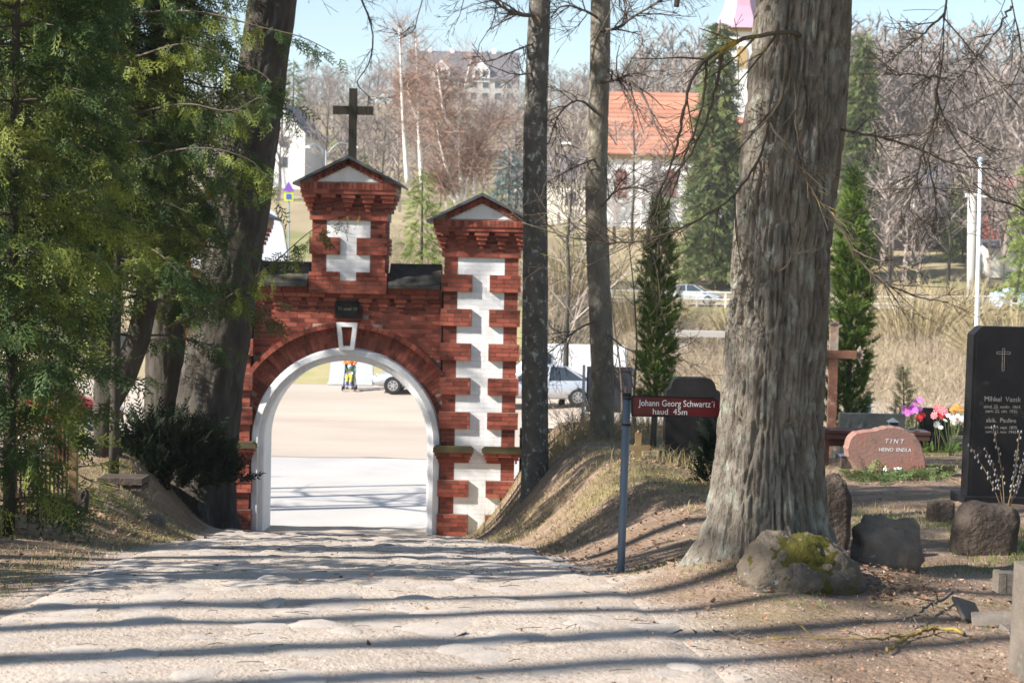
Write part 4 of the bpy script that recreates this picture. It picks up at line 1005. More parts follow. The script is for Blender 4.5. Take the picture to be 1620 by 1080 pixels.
def conifer(name, label, base, h, wfun, mat, seed, nb, nsp, ssize, hang=0.8, up=0.1, zmin=0.05, protos=None, stem=0.07, stems=None, group=None, barkm='barkdark', droop=0.25, sag=0.35, twigr=0.008, az=None, minlen=0.0):
    """evergreen: stem, branches and foliage hung with flat sprays. wfun(t) = branch length at height fraction t"""
    r = R_(seed); t = root(name, base, label, "tree", group)
    protos = protos or SPR
    sm = MB()
    base = np.array(base)
    stems = stems or [[base, base + np.array([0.03, 0, h * 0.5]), base + np.array([0, 0, h * 0.98])]]
    for S in stems:
        q = spline([list(p) for p in S], 16); sm.tube(q, np.linspace(stem, stem * 0.18, 16), 8)
    sm.build("trunk", MAT[barkm], t, smooth=True)
    bm = MB(); PP, DD, SS, TT = [], [], [], []
    SQ = [spline([list(p) for p in S], 60) for S in stems]
    for i in range(nb):
        q = SQ[i % len(SQ)]
        f = zmin + (1 - zmin) * ((i + r.random()) / nb) ** 0.9
        c = q[min(59, int(f * 59))]
        L = wfun(f) * r.uniform(0.75, 1.12)
        if L < minlen: continue
        a = i * 2.399963 + r.uniform(-0.4, 0.4) if az is None else r.uniform(*az)
        e = np.array([math.cos(a), math.sin(a), 0.0])
        tt = np.linspace(0, 1, 7)
        B = c + e * (tt[:, None] * L) + np.array([0, 0, 1.0]) * ((up * tt - droop * tt ** 2) * L)[:, None] + r.standard_normal((7, 3)) * 0.02 * L
        B[0] = c
        if twigr: bm.tube(B, np.linspace(twigr * 1.6, twigr * 0.4, 7) * max(0.5, min(2.5, L)), 4, cap=False)
        n = max(2, int(nsp * L / max(0.3, wfun(0.3)) + 1))
        u = r.uniform(0.06, 1.0, n) ** 0.7
        idx = u * 6; i0 = np.minimum(idx.astype(int), 5); fr_ = (idx - i0)[:, None]
        p = B[i0] * (1 - fr_) + B[i0 + 1] * fr_
        lat = np.array([-e[1], e[0], 0]); side = r.uniform(-1, 1, n)
        p = p + lat * (side * 0.16 * L * (1 - 0.4 * u))[:, None] + r.standard_normal((n, 3)) * sag * 0.12 * L
        d = e[None] * r.uniform(0.2, 1.0, (n, 1)) + lat[None] * side[:, None] * 0.7 + np.array([0, 0, -1.0]) * hang * r.uniform(0.5, 1.3, (n, 1)) + r.standard_normal((n, 3)) * 0.28
        PP.append(p); DD.append(d); SS.append(ssize * r.uniform(0.6, 1.25, n)); TT.append(r.random(n))
    if twigr and bm.n: kind(bm.build("branches", MAT['twig'], t, smooth=True), "stuff")
    fm = MB(); sprays(fm, r, np.concatenate(PP), np.concatenate(DD), np.concatenate(SS), np.concatenate(TT), protos)
    fm.build("foliage", mat, t, tone=True)
    return t
THU = "thujas massed on the left bank"
b = on(14, 12.5)
conifer("thuja_tree", "nearest dark thuja at the left edge, foliage reaching the ground", b, 9.0, lambda f: (0.55 + 0.55 * min(1.0, max(0.0, (f - 0.10) / 0.2))) * (1 - 0.3 * f), MAT['thuja'], 101, 240, 36, 0.25, zmin=0.03, stem=0.05, group=THU)
b = on(172, 22.0); bb = np.array(b)
conifer("thuja_tree", "fork-stemmed thuja left of the leaning trunk, bare below", b, 9.5, lambda f: 1.75 * (1 - 0.3 * f), MAT['thuja'], 102, 180, 34, 0.32, zmin=0.19, stem=0.19, group=THU,
        stems=[[bb, bb + np.array([-0.06, 0, 0.75]), bb + np.array([-0.02, 0, 1.5]), bb + np.array([0.05, 0, 4]), bb + np.array([0, 0, 9.3])], [bb + np.array([-0.05, 0, 0.7]), bb + np.array([0.22, -0.05, 1.15]), bb + np.array([0.38, 0, 1.6]), bb + np.array([0.55, 0, 4]), bb + np.array([0.6, 0, 8.5])]])
b = on(180, 20.5); bb = np.array(b)
THU3 = conifer("thuja_tree", "sunlit thuja whose drooping sprays cross the leaning trunk", b, 10.0, lambda f: 1.55 * (1 - 0.2 * f), MAT['thuja'], 103, 100, 24, 0.30, zmin=0.30, stem=0.07, group=THU)
b = on(95, 21.0)
conifer("thuja_tree", "farther thuja filling the gap behind the iron fence", b, 10.0, lambda f: 1.9 * (1 - 0.3 * f), MAT['thuja'], 104, 120, 26, 0.34, zmin=0.33, stem=0.12, group=THU)
b = on(-30, 17.0)
conifer("thuja_tree", "thuja closing the upper left corner above the fence", b, 10.0, lambda f: 1.6 * (1 - 0.3 * f), MAT['thuja'], 105, 150, 24, 0.34, zmin=0.06, stem=0.11, group=THU)
b = Vector((-5.3, 8.6, gzf(-5.3, 8.6)))
conifer("thuja_tree", "thuja just outside the left edge that shades the near grass", b, 7.0, lambda f: 1.25 * (1 - 0.5 * f), MAT['thuja'], 106, 90, 14, 0.36, zmin=0.08, stem=0.08, group=THU, protos=SPRC)
for i, (x, y, h) in enumerate(((-9.2, 10.4, 4.4), (-8.3, 12.6, 3.8), (-10.5, 13.5, 4.0))):
    conifer("thuja_tree", "thuja of the unseen row left of the picture, shading the bank", (x, y, gzf(x, y)), h, lambda f: 1.7 * (1 - 0.45 * f), MAT['thuja'], 130 + i, 80, 14, 0.50, zmin=0.05, stem=0.10, group=THU, protos=SPRC, twigr=0.0)
conifer("shade_spruce", "slender spruce out of sight left of the gate, shading the arch's right half", (-13.4, 25.1, gzf(-13.4, 25.1)), 14.0, lambda f: 0.7 * (1.05 - f) + 0.08, MAT['spruce'], 137, 120, 7, 0.4, hang=0.4, zmin=0.3, stem=0.12, protos=SPRC, twigr=0.0)  # added out of view, kept narrow so its shadow covers half the arch
# slender garden thujas and the little pine on the terrace
b = on(1033, 23.0)
conifer("slender_thuja", "slender green thuja with bare stem showing, behind the dark gravestone", b, 3.75, lambda f: (0.27 if f < 0.7 else 0.27 * (1 - (f - 0.7) / 0.32)), MAT['thujab'], 111, 180, 15, 0.15, hang=-0.9, up=0.5, zmin=0.14, stem=0.045, droop=0.0, twigr=0.005, protos=SPRM)
b = on(1338, 24.5)
conifer("slender_thuja", "dense green thuja column right behind the big lime trunk", b, 4.4, lambda f: (0.33 if f < 0.6 else 0.33 * (1 - (f - 0.6) / 0.42)), MAT['thujab'], 112, 240, 15, 0.17, hang=-0.9, up=0.5, zmin=0.04, stem=0.05, droop=0.0, twigr=0.005, protos=SPRM)
b = on(1425, 26.0)
conifer("young_pine", "small young pine standing behind the purple flowers", b, 1.25, lambda f: 0.27 * (1.05 - f), MAT['spruce'], 113, 60, 8, 0.13, hang=-0.6, up=0.6, zmin=0.05, stem=0.02, droop=0.0, twigr=0.006)
# dark junipers
def shrub(name, label, px, d, hw, hh, n, mat, seed, ssize=0.2, ratio=0.6):
    b = on(px, d); r = R_(seed); t = root(name, b, label, "shrub")
    sm = MB()
    for i in range(14):
        a = r.uniform(0, 6.28); grow(sm, np.array(b) + np.array([0, 0, -0.05]), (math.cos(a) * 0.6, math.sin(a) * 0.6, 1.0), hh * 0.8, 0.015, 0, r, kids=(4,), rmin=0.003)
    sm.build("stem", MAT['twig'], t, smooth=True)
    v = r.standard_normal((n, 3)); v /= np.linalg.norm(v, axis=1, keepdims=True); v[:, 2] = np.abs(v[:, 2])
    rad = r.uniform(0.35, 1.0, n) ** 0.6 * (0.8 + 0.5 * fbm(v[:, 0] * 2.2 + seed, v[:, 1] * 2.2, v[:, 2] * 2.2, 2))
    P = np.array(b) + v * rad[:, None] * np.array([hw, hw * ratio, hh])
    D = v + np.array([0, 0, 0.6]) + r.standard_normal((n, 3)) * 0.35
    fm = MB(); sprays(fm, r, P, D, ssize * r.uniform(0.6, 1.3, n), r.random(n), SPRM)
    fm.build("foliage", mat, t, tone=True)
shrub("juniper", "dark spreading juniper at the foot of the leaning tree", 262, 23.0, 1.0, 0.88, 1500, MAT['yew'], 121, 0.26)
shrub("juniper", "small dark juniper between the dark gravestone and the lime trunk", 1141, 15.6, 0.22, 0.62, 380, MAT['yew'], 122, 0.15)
# single drooping thuja limbs that cross in front of the leaning trunk
def thuja_limb(parent, pts, seed, n, size):
    r = R_(seed); P = spline([list(at(*p)) for p in pts], 24)
    MB().tube(P, np.linspace(0.018, 0.004, 24), 5).build("branch", MAT['twig'], parent, smooth=True)
    i = r.integers(4, 24, n); p = P[i] + r.standard_normal((n, 3)) * np.array([0.07, 0.07, 0.05]); p[:, 2] -= r.random(n) * 0.10
    d = np.array([0.25, 0, -1.0]) + r.standard_normal((n, 3)) * np.array([0.6, 0.5, 0.35])
    fm = MB(); sprays(fm, r, p, d, size * r.uniform(0.6, 1.3, n), r.random(n), SPR); fm.build("foliage", MAT['thuja'], parent, tone=True)
for k, pts in enumerate((
    [(215, 90, 20.0), (300, 70, 19.7), (370, 95, 19.5), (430, 130, 19.4), (455, 175, 19.4)],
    [(210, 180, 20.0), (300, 165, 19.6), (370, 175, 19.4), (420, 155, 19.3), (440, 165, 19.3)],
    [(210, 260, 20.0), (300, 235, 19.6), (360, 240, 19.4), (410, 265, 19.4), (425, 300, 19.4)],
    [(260, 520, 21.0), (360, 470, 20.6), (440, 410, 20.4), (500, 360, 20.3), (540, 340, 20.3)],
    [(215, 20, 20.0), (320, 20, 19.6), (420, 45, 19.4), (480, 60, 19.3), (530, 85, 19.3)],
    [(200, 380, 20.0), (250, 400, 19.6), (290, 440, 19.4), (315, 480, 19.4)])):
    thuja_limb(THU3, pts, 140 + k, 100 if k != 3 else 60, 0.25)
# ------------------------------------------------------------------ things on the cemetery terrace
def hit(px, py):
    """point of the cemetery ground seen at a pixel"""
    dd = np.arange(4.0, 29.0, 0.02); p0, p1 = at(px, py, 4.0), at(px, py, 29.0); t = (dd - 4.0) / 25.0
    k = np.argmax(p0.z + (p1.z - p0.z) * t <= gz(p0.x + (p1.x - p0.x) * t, dd)); p = at(px, py, dd[k])
    return Vector((p.x, p.y, gzf(p.x, p.y)))
def rock(name, label, px0, px1, py0, py1, d, mat, seed, sq=0.75, depth=0.8, rough=0.22, cat="boulder", sink=0.12, group=None, res=(56, 32), tw=0.0):
    c0, c1, t, bt = at(px0, py1, d), at(px1, py1, d), at((px0 + px1) / 2, py0, d), at((px0 + px1) / 2, py1, d)
    w, h = (c1.x - c0.x), (t.z - bt.z) + sink
    cx = (c0.x + c1.x) / 2; cz = bt.z - sink
    n, m = res
    th = np.arange(n) * 2 * np.pi / n; ph = np.linspace(-np.pi / 2, np.pi / 2, m)
    T, Pp = np.meshgrid(th, ph)
    sg = lambda v, e: np.sign(v) * np.abs(v) ** e
    x = sg(np.cos(T), sq) * sg(np.cos(Pp), sq); y = sg(np.sin(T), sq) * sg(np.cos(Pp), sq); z = sg(np.sin(Pp), sq)
    f = 1 + rough * 2.6 * (fbm(x * 1.3 + seed * 3.7, y * 1.3 + seed, z * 1.3, 4) - 0.5) + rough * 0.9 * (fbm(x * 4 + seed, y * 4, z * 4, 3) - 0.5)
    V = np.stack([x * f * w / 2 + tw * z * w, y * f * w / 2 * depth, (z * f + 1) * h / 2], -1)
    b = Vector((cx, d, cz + sink))
    V = V + np.array([cx, d, cz])
    i = np.arange(m - 1)[:, None] * n; j = np.arange(n)[None]; k = (j + 1) % n
    F = np.stack([i + j, i + k, i + n + k, i + n + j], -1).reshape(-1, 4)
    mb = MB(); mb.add(V.reshape(-1, 3) - np.array(b), F)
    o = mb.build(name, mat, smooth=True); o.location = b
    return tag(o, label, cat, group)
BG = "boulders round the lime tree"
bo = rock("boulder", "big rounded boulder with a cushion of yellow moss at the lime's foot", 1172, 1352, 850, 950, 8.85, MAT['boulder'], 1.3, 0.80, 0.8, 0.22, group=BG, res=(110, 64), sink=0.20)
def moss_on(o, keep, off_=0.010):
    me = o.data; V = np.empty(len(me.vertices) * 3, np.float32); me.vertices.foreach_get("co", V); V = V.reshape(-1, 3).astype(float)
    Nn = np.empty(len(me.vertices) * 3, np.float32); me.vertices.foreach_get("normal", Nn); Nn = Nn.reshape(-1, 3)
    m = keep(V)
    h = np.clip(m * 4, 0, 1) * off_ - 0.004 + 0.010 * (fbm(V[:, 0] * 26, V[:, 1] * 26, V[:, 2] * 26, 3) - 0.5)
    F = [tuple(p.vertices) for p in me.polygons if min(m[i] for i in p.vertices) > -0.03]
    mb = MB(); mb.add(V + Nn * h[:, None], F); return mb.build("moss_cushion", MAT['moss'], o, smooth=True, world=False)
moss_on(bo, lambda V: 0.9 * fbm(V[:, 0] * 5 + 2, V[:, 1] * 5, V[:, 2] * 5 + 7, 3) + 0.75 * (fbm(V[:, 0] * 17, V[:, 1] * 17, V[:, 2] * 17, 3) - 0.5) - 0.38 - 0.8 * np.abs(V[:, 0] - 0.02) + 0.6 * (V[:, 2] - 0.12) - 0.5 * np.clip(V[:, 1] + 0.05, 0, 1))
rock("boulder", "knobbly bare boulder between the mossy boulder and the dark block", 1350, 1455, 818, 900, 9.6, MAT['rock'], 2.6, 0.74, 0.8, 0.34, group=BG)
rock("boulder", "dark square-shouldered stone in front of the black monument", 1508, 1606, 796, 884, 11.0, MAT['darkrock'], 3.1, 0.42, 0.7, 0.10, group=BG, tw=0.03)
rock("boulder", "dark upright stone tucked behind the right of the lime trunk", 1296, 1344, 752, 850, 10.6, MAT['darkrock'], 4.4, 0.6, 0.8, 0.16, group=BG)
rock("kerb_stone", "small dark block with a pale flat top before the monument", 1468, 1507, 791, 820, 12.8, MAT['darkrock'], 5.0, 0.25, 0.8, 0.05, "stone")
rock("stone", "little moss-capped stone standing left of the signpost", 951, 980, 727, 764, 18.0, MAT['boulder'], 6.2, 0.6, 0.8, 0.18, "stone")
rock("stone", "pale stone lying at the lime's left root", 1052, 1084, 888, 905, 10.2, MAT['rock'], 7.1, 0.7, 0.8, 0.2, "stone", sink=0.05)
rock("stump", "short dark curved stump on the left bank", 118, 140, 776, 812, 15.5, MAT['darkrock'], 8.1, 0.6, 0.7, 0.25, "stump")
rock("stone", "flat half-buried stone on the left grave mound", 208, 262, 812, 832, 18.5, MAT['rock'], 9.4, 0.7, 0.8, 0.2, "stone")
def slabgrave():
    b = on(196, 20.0); r = root("grave_slab", b, "low dark stone grave border under the forked thuja", "grave border")
    MB().box((b.x, b.y, b.z + 0.09), (0.56, 0.45, 0.08)).build("lid", MAT['darkrock'], r)
    MB().box((b.x + 0.2, b.y, b.z + 0.0), (0.14, 0.40, 0.06)).build("support", MAT['darkrock'], r)
    MB().box((b.x - 0.2, b.y, b.z + 0.0), (0.14, 0.40, 0.06)).build("support", MAT['darkrock'], r)
slabgrave()

# --- signpost
D = 10.5
b = on(982, D)
sp = root("signpost", b, "blue-grey steel post carrying a dark red arrow sign to a grave", "sign")
top = at(992, 624, D)
MB().tube([b + Vector((0, 0, -0.2)), b, top], 0.0265, 20).build("post", MAT['galv'], sp, smooth=True)
ax = (top - b).normalized()
MB().tube([top - ax * 0.012, top + ax * 0.012], 0.031, 20).build("post_cap", MAT['black'], sp, smooth=True)
for q in (630, 671):
    c = at(993 - (q - 625) * 0.036, q, D)
    MB().tube([c - ax * 0.006, c + ax * 0.006], 0.031, 20).build("clamp", MAT['black'], sp, smooth=True)
A = [at(px, py, D - 0.03) for px, py in ((1000, 626), (1130, 629), (1149, 645), (1130, 660), (1000, 657))]
V = [tuple(p) for p in A] + [(p.x, p.y + 0.012, p.z) for p in A]
pn = MB().add(V, [(0, 1, 2, 3, 4), (9, 8, 7, 6, 5)] + [(i + 5, (i+1) % 5 + 5, (i+1) % 5, i) for i in range(5)][::1]).build("sign_panel", MAT['signred'], sp)
fr = MB()
for i in range(5):
    p, q = A[i], A[(i + 1) % 5]
    if i in (1, 2): continue
    fr.tube([p + Vector((0, -0.002, 0)), q + Vector((0, -0.002, 0))], 0.006, 6)
kind(fr.build("sign_edge", MAT['black'], sp), "stuff")
rot = (math.pi / 2, 0, 0)
def sign_text(name, body, px, py, size, d, mat, parent, xs=1.0, align='CENTER', tilt=0.0, ext=0.001):
    p = at(px, py, d); return text(name, body, size, mat, parent, p - parent_origin(parent), (math.pi / 2, ROLL * 0 + tilt, 0), align, ext, xs)
sign_text("sign_lettering", "Johann Georg Schwartz\u00b4i", 1071, 638.5, 0.060, D - 0.033, MAT['signwhite'], sp, 0.83)
sign_text("sign_lettering", "haud  45m", 1060, 651.5, 0.055, D - 0.033, MAT['signwhite'], sp, 1.0)

# --- dark gravestone left of the lime
D = 18.5; b = on(1091, D)
g = root("gravestone", b, "dark weathered gravestone with a rounded shouldered top behind the red sign", "gravestone")
k = FPX / D
def U(px): return at(px, 700, D).x
zt = lambda py: at(1091, py, D).z
cx = U(1093)
hw = 43 / k
pr = [(cx - hw, zt(716)), (cx + hw, zt(716)), (cx + hw, zt(622)), (cx + hw * 0.97, zt(617)), (cx + hw * 0.84, zt(614)), (cx + hw * 0.78, zt(605)), (cx + hw * 0.68, zt(599)), (cx + hw * 0.52, zt(596.5)), (cx - hw * 0.52, zt(596.5)), (cx - hw * 0.68, zt(599)), (cx - hw * 0.78, zt(605)), (cx - hw * 0.84, zt(614)), (cx - hw * 0.97, zt(617)), (cx - hw, zt(622))]
MB().prism(pr, D - 0.12, D + 0.14).build("headstone", MAT['darkstone'], g)
MB().box((cx, D, (zt(716) + b.z) / 2 - 0.1), (hw * 2.28, 0.42, zt(716) - b.z + 0.2), taper=(0.96, 0.95)).build("plinth", MAT['darkstone'], g)

# --- small ochre iron cross by the signpost
D = 17.2; b = on(1009, D)
g = root("iron_cross", b, "small ochre iron cross just right of the signpost", "cross")
zc = at(1009, 708, D).z; zt_ = at(1009, 684, D).z
MB().box((b.x, D, (zt_ + b.z) / 2 - 0.03), (0.066, 0.03, zt_ - b.z + 0.06)).build("shaft", MAT['ironbrown'], g)
MB().box((b.x, D - 0.004, zc), (0.25, 0.026, 0.06)).build("cross_arm", MAT['ironbrown'], g)
for dx, dz in ((-0.13, 0), (0.13, 0), (0, 1)):
    c = (b.x + dx, D, zc) if dz == 0 else (b.x, D, zt_)
    MB().lathe(c, [(0.006, -0.028), (0.016, -0.016), (0.019, 0), (0.016, 0.016), (0.006, 0.028)], 8).build("finial", MAT['ironbrown'], g, smooth=True)

# --- tall rusty cross behind the lime
D = 23.0; b = on(1314, D)
g = root("iron_cross", b, "tall rusty cross with leafy arm ends beside the thuja column", "cross")
zc, zt_ = at(1316, 560, D).z, at(1316, 520, D).z
MB().box((b.x, D, (zc + b.z) / 2 - 0.05), (0.125, 0.07, zc - b.z + 0.05)).build("shaft", MAT['rust'], g)
MB().box((b.x, D, (zc + zt_) / 2 + 0.03), (0.12, 0.06, zt_ - zc - 0.02)).build("shaft_head", MAT['rustgrey'], g)
MB().box((b.x, D - 0.01, zc), (0.66, 0.06, 0.115)).build("cross_arm", MAT['rust'], g)
for dx, dz in ((-0.36, 0), (0.36, 0), (0, zt_ - zc + 0.03)):
    lf = MB(); c0 = np.array([b.x + dx, D, zc + dz]); n_ = np.array([np.sign(dx), 0, 1.0 if dx == 0 else 0])
    tt_ = np.array([n_[2], 0, -n_[0]])
    for a in (-1.35, -0.7, 0, 0.7, 1.35):
        dv = n_ * math.cos(a) + tt_ * math.sin(a); L = 0.10 if abs(a) < 1 else 0.13
        nn = np.cross(dv, [0, 1, 0])
        q = [c0, c0 + dv * L * 0.45 + nn * 0.03, c0 + dv * L, c0 + dv * L * 0.45 - nn * 0.03]
        V = [tuple(p + np.array([0, -0.018, 0])) for p in q] + [tuple(p + np.array([0, 0.018, 0])) for p in q]
        lf.add(V, [(0, 1, 2, 3), (7, 6, 5, 4)] + [(i + 4, (i+1) % 4 + 4, (i+1) % 4, i) for i in range(4)])
    lf.build("leaf_finial", MAT['rustgrey'], g)
MB().box((b.x, D, b.z + 0.06), (0.34, 0.3, 0.2), taper=(0.6, 0.6)).build("foot", MAT['rust'], g)

# --- black monument at the right edge
D = 14.3; b = on(1580, D); k = FPX / D
g = root("monument", b, "tall black inscribed gravestone with chamfered top at the right edge", "gravestone")
xl, zt_, zb = at(1536, 600, D).x, at(1560, 516, D).z, at(1570, 783, D).z
cx = at(1588, 580, D).x; hw = cx - xl; ch = 13 / k
def mono(v0, v1, e):
    top_ = [(cx + hw - e, zt_ - ch), (cx + hw - ch - e * 0.4, zt_ - e * 0.4), (cx - hw + ch + e * 0.4, zt_ - e * 0.4), (cx - hw + e, zt_ - ch)]
    return [(cx - hw * 1.05 + e, zb), (cx + hw * 1.05 - e, zb)] + top_
MB().prism(mono(0, 0, 0.0), D - 0.05, D + 0.16).build("slab", MAT['blackstone'], g)
MB().prism(mono(0, 0, 0.028), D - 0.058, D - 0.045).build("polished_face", MAT['blackstone'], g)
MB().box((cx, D + 0.05, (zb + b.z) / 2 - 0.1), (hw * 2.5, 0.46, zb - b.z + 0.2)).build("plinth", MAT['blackstone'], g)
Fy = D - 0.0595
for body, px, py, sz in (("Mihkel  Vaask", 1586, 631.5, 0.066), ("s\u00fcnd. 22. novbr. 1864.", 1586, 643.5, 0.042), ("surn. 22. okt. 1936.", 1585, 650.5, 0.042), ("abik.  Pauline", 1584, 665, 0.058), ("s\u00fcnd. 19. sept. 1870.", 1584, 676, 0.040), ("surn. 11. nov. 1943.", 1584, 683, 0.040)):
    sign_text("inscription", body, px, py, sz, Fy, MAT['lettergrey'], g, 0.9)
cm = MB(); c = at(1587.5, 566, Fy)
for (dx, dz, w, h) in ((-0.009, -0.015, 0.004, 0.20), (0.009, -0.015, 0.004, 0.20), (0, 0.035, 0.12, 0.004), (0, 0.055, 0.12, 0.004), (0, 0.085, 0.022, 0.004), (0, -0.115, 0.022, 0.004), (-0.06, 0.045, 0.004, 0.022), (0.06, 0.045, 0.004, 0.022)):
    cm.box((c.x + dx, Fy, c.z + dz), (w, 0.002, h))
kind(cm.build("engraved_cross", MAT['lettergrey'], g), "stuff")
# pussy willow in front of it
D = 13.3; b = on(1590, D); r = R_(77)
pw = root("pussy_willow", b, "spray of pussy willow twigs with silver catkins before the black monument", "twigs")
for tip in ((1534, 704), (1571, 676), (1613, 684), (1609, 712), (1618, 735), (1560, 712), (1628, 700)):
    P = spline([list(b), list(at((1590 + tip[0]) / 2 + 4, (800 + tip[1]) / 2 + 6, D)), list(at(tip[0], tip[1], D + r.uniform(-.1, .1)))], 14)
    tm = MB().tube(P, np.linspace(0.005, 0.002, 14), 5); o = tm.build("stem", MAT['ironbrown'], pw, smooth=True)
    cmb = MB()
    for i in range(5, 14):
        for s in (-1, 1):
            if r.random() < 0.25: continue
            c = P[i] + np.array([s * 0.012, r.uniform(-.01, .01), r.uniform(-0.012, 0.012)])
            cmb.lathe(c, [(0.002, -0.014), (0.007, -0.007), (0.0075, 0.002), (0.005, 0.010), (0.001, 0.015)], 6)
    kind(cmb.build("catkins", MAT['catkin'], o, smooth=True), "stuff")

# --- pink granite headstone with what stands before it
D = 18.5; k = FPX / D
b = on(1398, D)
g = root("headstone", b, "rough pink granite headstone with slanting white lettering before the bench", "gravestone")
ol = [(1336, 702), (1341, 691), (1358, 681), (1380, 678.5), (1399, 673.5), (1419, 675), (1436, 681), (1448, 691), (1451, 698), (1459, 721), (1460, 745), (1455, 756), (1358, 757), (1349, 738), (1338, 720)]
pts = [(at(x, y, D).x, at(x, y, D).z) for x, y in ol]
P2 = spline([list(p) for p in pts] + [list(pts[0])], 60)[:-1]
P2 = P2 + R_(3).standard_normal(P2.shape) * 0.004
ccx, ccz = P2.mean(0)
rings = [(0.965, -0.14), (1.0, -0.11), (1.01, 0.02), (0.97, 0.12), (0.88, 0.16)]
V = []
for sc_, v in rings: V += [(ccx + (p[0] - ccx) * sc_, D + v, ccz + (p[1] - ccz) * sc_) for p in P2]
n = len(P2)
F = [(i*n+j, (i+1)*n+j, (i+1)*n+(j+1) % n, i*n+(j+1) % n) for i in range(4) for j in range(n)] + [tuple(range(n)), tuple(range(4*n, 5*n))[::-1]]
MB().add(V, F).build("stone_body", MAT['granite'], g)
def sheared(name, body, px, py, size, par, xs):
    o = sign_text(name, body, px, py, size, D - 0.142, MAT['candle'], par, xs)
    o.data.transform(Matrix(((1, 0.22, 0, 0), (0, 1, 0, 0), (0, 0, 1, 0), (0, 0, 0, 1))))
    return o
sheared("inscription", "T I N T", 1415, 698, 0.072, g, 1.0)
sheared("inscription", "HEINO  ENDLA", 1416, 711.5, 0.060, g, 0.92)
b = on(1402, 18.1)
jr = root("grave_candle", b, "white grave candle with a brass lid before the pink headstone", "candle")
MB().lathe(b, [(0.026, 0), (0.034, 0.01), (0.036, 0.08), (0.03, 0.092)], 14).build("glass", MAT['candle'], jr, smooth=True)
MB().lathe(b + Vector((0, 0, 0.092)), [(0.031, 0), (0.032, 0.012), (0.016, 0.022), (0.008, 0.03)], 14).build("lid", MAT['brass'], jr, smooth=True)
b = on(1422, 18.1)
pt_ = root("flower_pot", b, "small olive green pot before the pink headstone", "pot")
MB().lathe(b, [(0.038, 0), (0.05, 0.07)], 18).build("bowl", MAT['pot'], pt_, smooth=True)
MB().lathe(b + Vector((0, 0, 0.07)), [(0.056, 0), (0.06, 0.008), (0.06, 0.02), (0.05, 0.022), (0.046, 0.004)], 18).build("lip", MAT['candle'], pt_, smooth=True)
# bench
D = 19.7
bz = at(1380, 679, D).z; x0, x1 = at(1296, 685, D).x, at(1466, 685, D).x
b = on(1380, D)
bn = root("bench", b, "plain dark brown bench behind the pink headstone", "bench")
for i in range(3):
    MB().box(((x0 + x1) / 2, D - 0.14 + i * 0.13, bz - 0.02), (x1 - x0, 0.12, 0.035)).build("seat_plank", MAT['benchwood'], bn)
MB().box(((x0 + x1) / 2, D - 0.17, bz - 0.075), (x1 - x0 - 0.02, 0.03, 0.07)).build("apron", MAT['benchwood'], bn)
for sx in (x0 + 0.07, x1 - 0.16):
    gzz = gzf(sx, D)
    for sy in (-0.13, 0.13):
        MB().box((sx, D + sy, (bz - 0.04 + gzz) / 2), (0.055, 0.055, bz - 0.04 - gzz + 0.1)).build("leg", MAT['benchwood'], bn)
MB().box(((x0 + x1) / 2, D + 0.02, bz - 0.16), (x1 - x0 - 0.26, 0.03, 0.12)).build("stretcher", MAT['benchwood'], bn)
# lantern on the bench
c = at(1412, 684, D); c.z = bz
ln = root("grave_lantern", c, "small grey pitched-roof lantern standing on the bench", "lantern")
MB().box((c.x, c.y, c.z + 0.05), (0.10, 0.10, 0.10)).build("lantern_body", MAT['glassdark'], ln)
MB().box((c.x, c.y, c.z + 0.125), (0.135, 0.135, 0.05), taper=(0.12, 0.12)).build("lantern_roof", MAT['steel'], ln)
for sx in (-1, 1):
    for sy in (-1, 1): MB().box((c.x + sx * 0.049, c.y + sy * 0.049, c.z + 0.05), (0.010, 0.010, 0.102)).build("lantern_post", MAT['board'], ln)
# grey slab behind the bench, black slab with flowers, dark planter under the bench
D = 21.2; b = on(1379, D)
g = root("headstone", b, "low grey granite headstone just behind the brown bench", "gravestone")
x0, x1, zt_ = at(1328, 660, D).x, at(1430, 660, D).x, at(1380, 654, D).z
MB().box(((x0 + x1) / 2, D, (zt_ + b.z) / 2), (x1 - x0, 0.14, zt_ - b.z)).build("stone_body", MAT['greystone'], g)
MB().box(((x0 + x1) / 2, D, b.z + 0.03), (x1 - x0 + 0.12, 0.3, 0.14)).build("plinth", MAT['greystone'], g)
for i, (px, a) in enumerate(((1341, 0.15), (1363, 0.5))):
    c = at(px, 672, D - 0.078); MB().box(c, (0.045, 0.012, 0.17), Matrix.Rotation(a, 3, 'Y')).build("relief", MAT['lettergrey'], g)
D = 24.0; b = on(1478, D)
g = root("headstone", b, "low black headstone half covered by red, pink and orange flowers", "gravestone")
zt_ = at(1478, 645, D).z; x0, x1 = at(1455, 650, D).x, at(1502, 650, D).x
MB().box(((x0 + x1) / 2, D, (zt_ + b.z) / 2), (x1 - x0, 0.1, zt_ - b.z)).build("stone_body", MAT['blackstone'], g)
MB().box(((x0 + x1) / 2, D, b.z + 0.02), (x1 - x0 + 0.14, 0.26, 0.10)).build("plinth", MAT['blackstone'], g)
D = 19.3; b = on(1338, D)
pl = root("planter", b, "dark little planter box standing under the bench", "planter")
MB().box((b.x, D - 0.1, b.z + 0.07), (0.19, 0.16, 0.16)).build("box", MAT['darkrock'], pl)
MB().box((b.x, D - 0.1, b.z + 0.155), (0.21, 0.18, 0.018)).build("rim", MAT['blueroof'], pl)

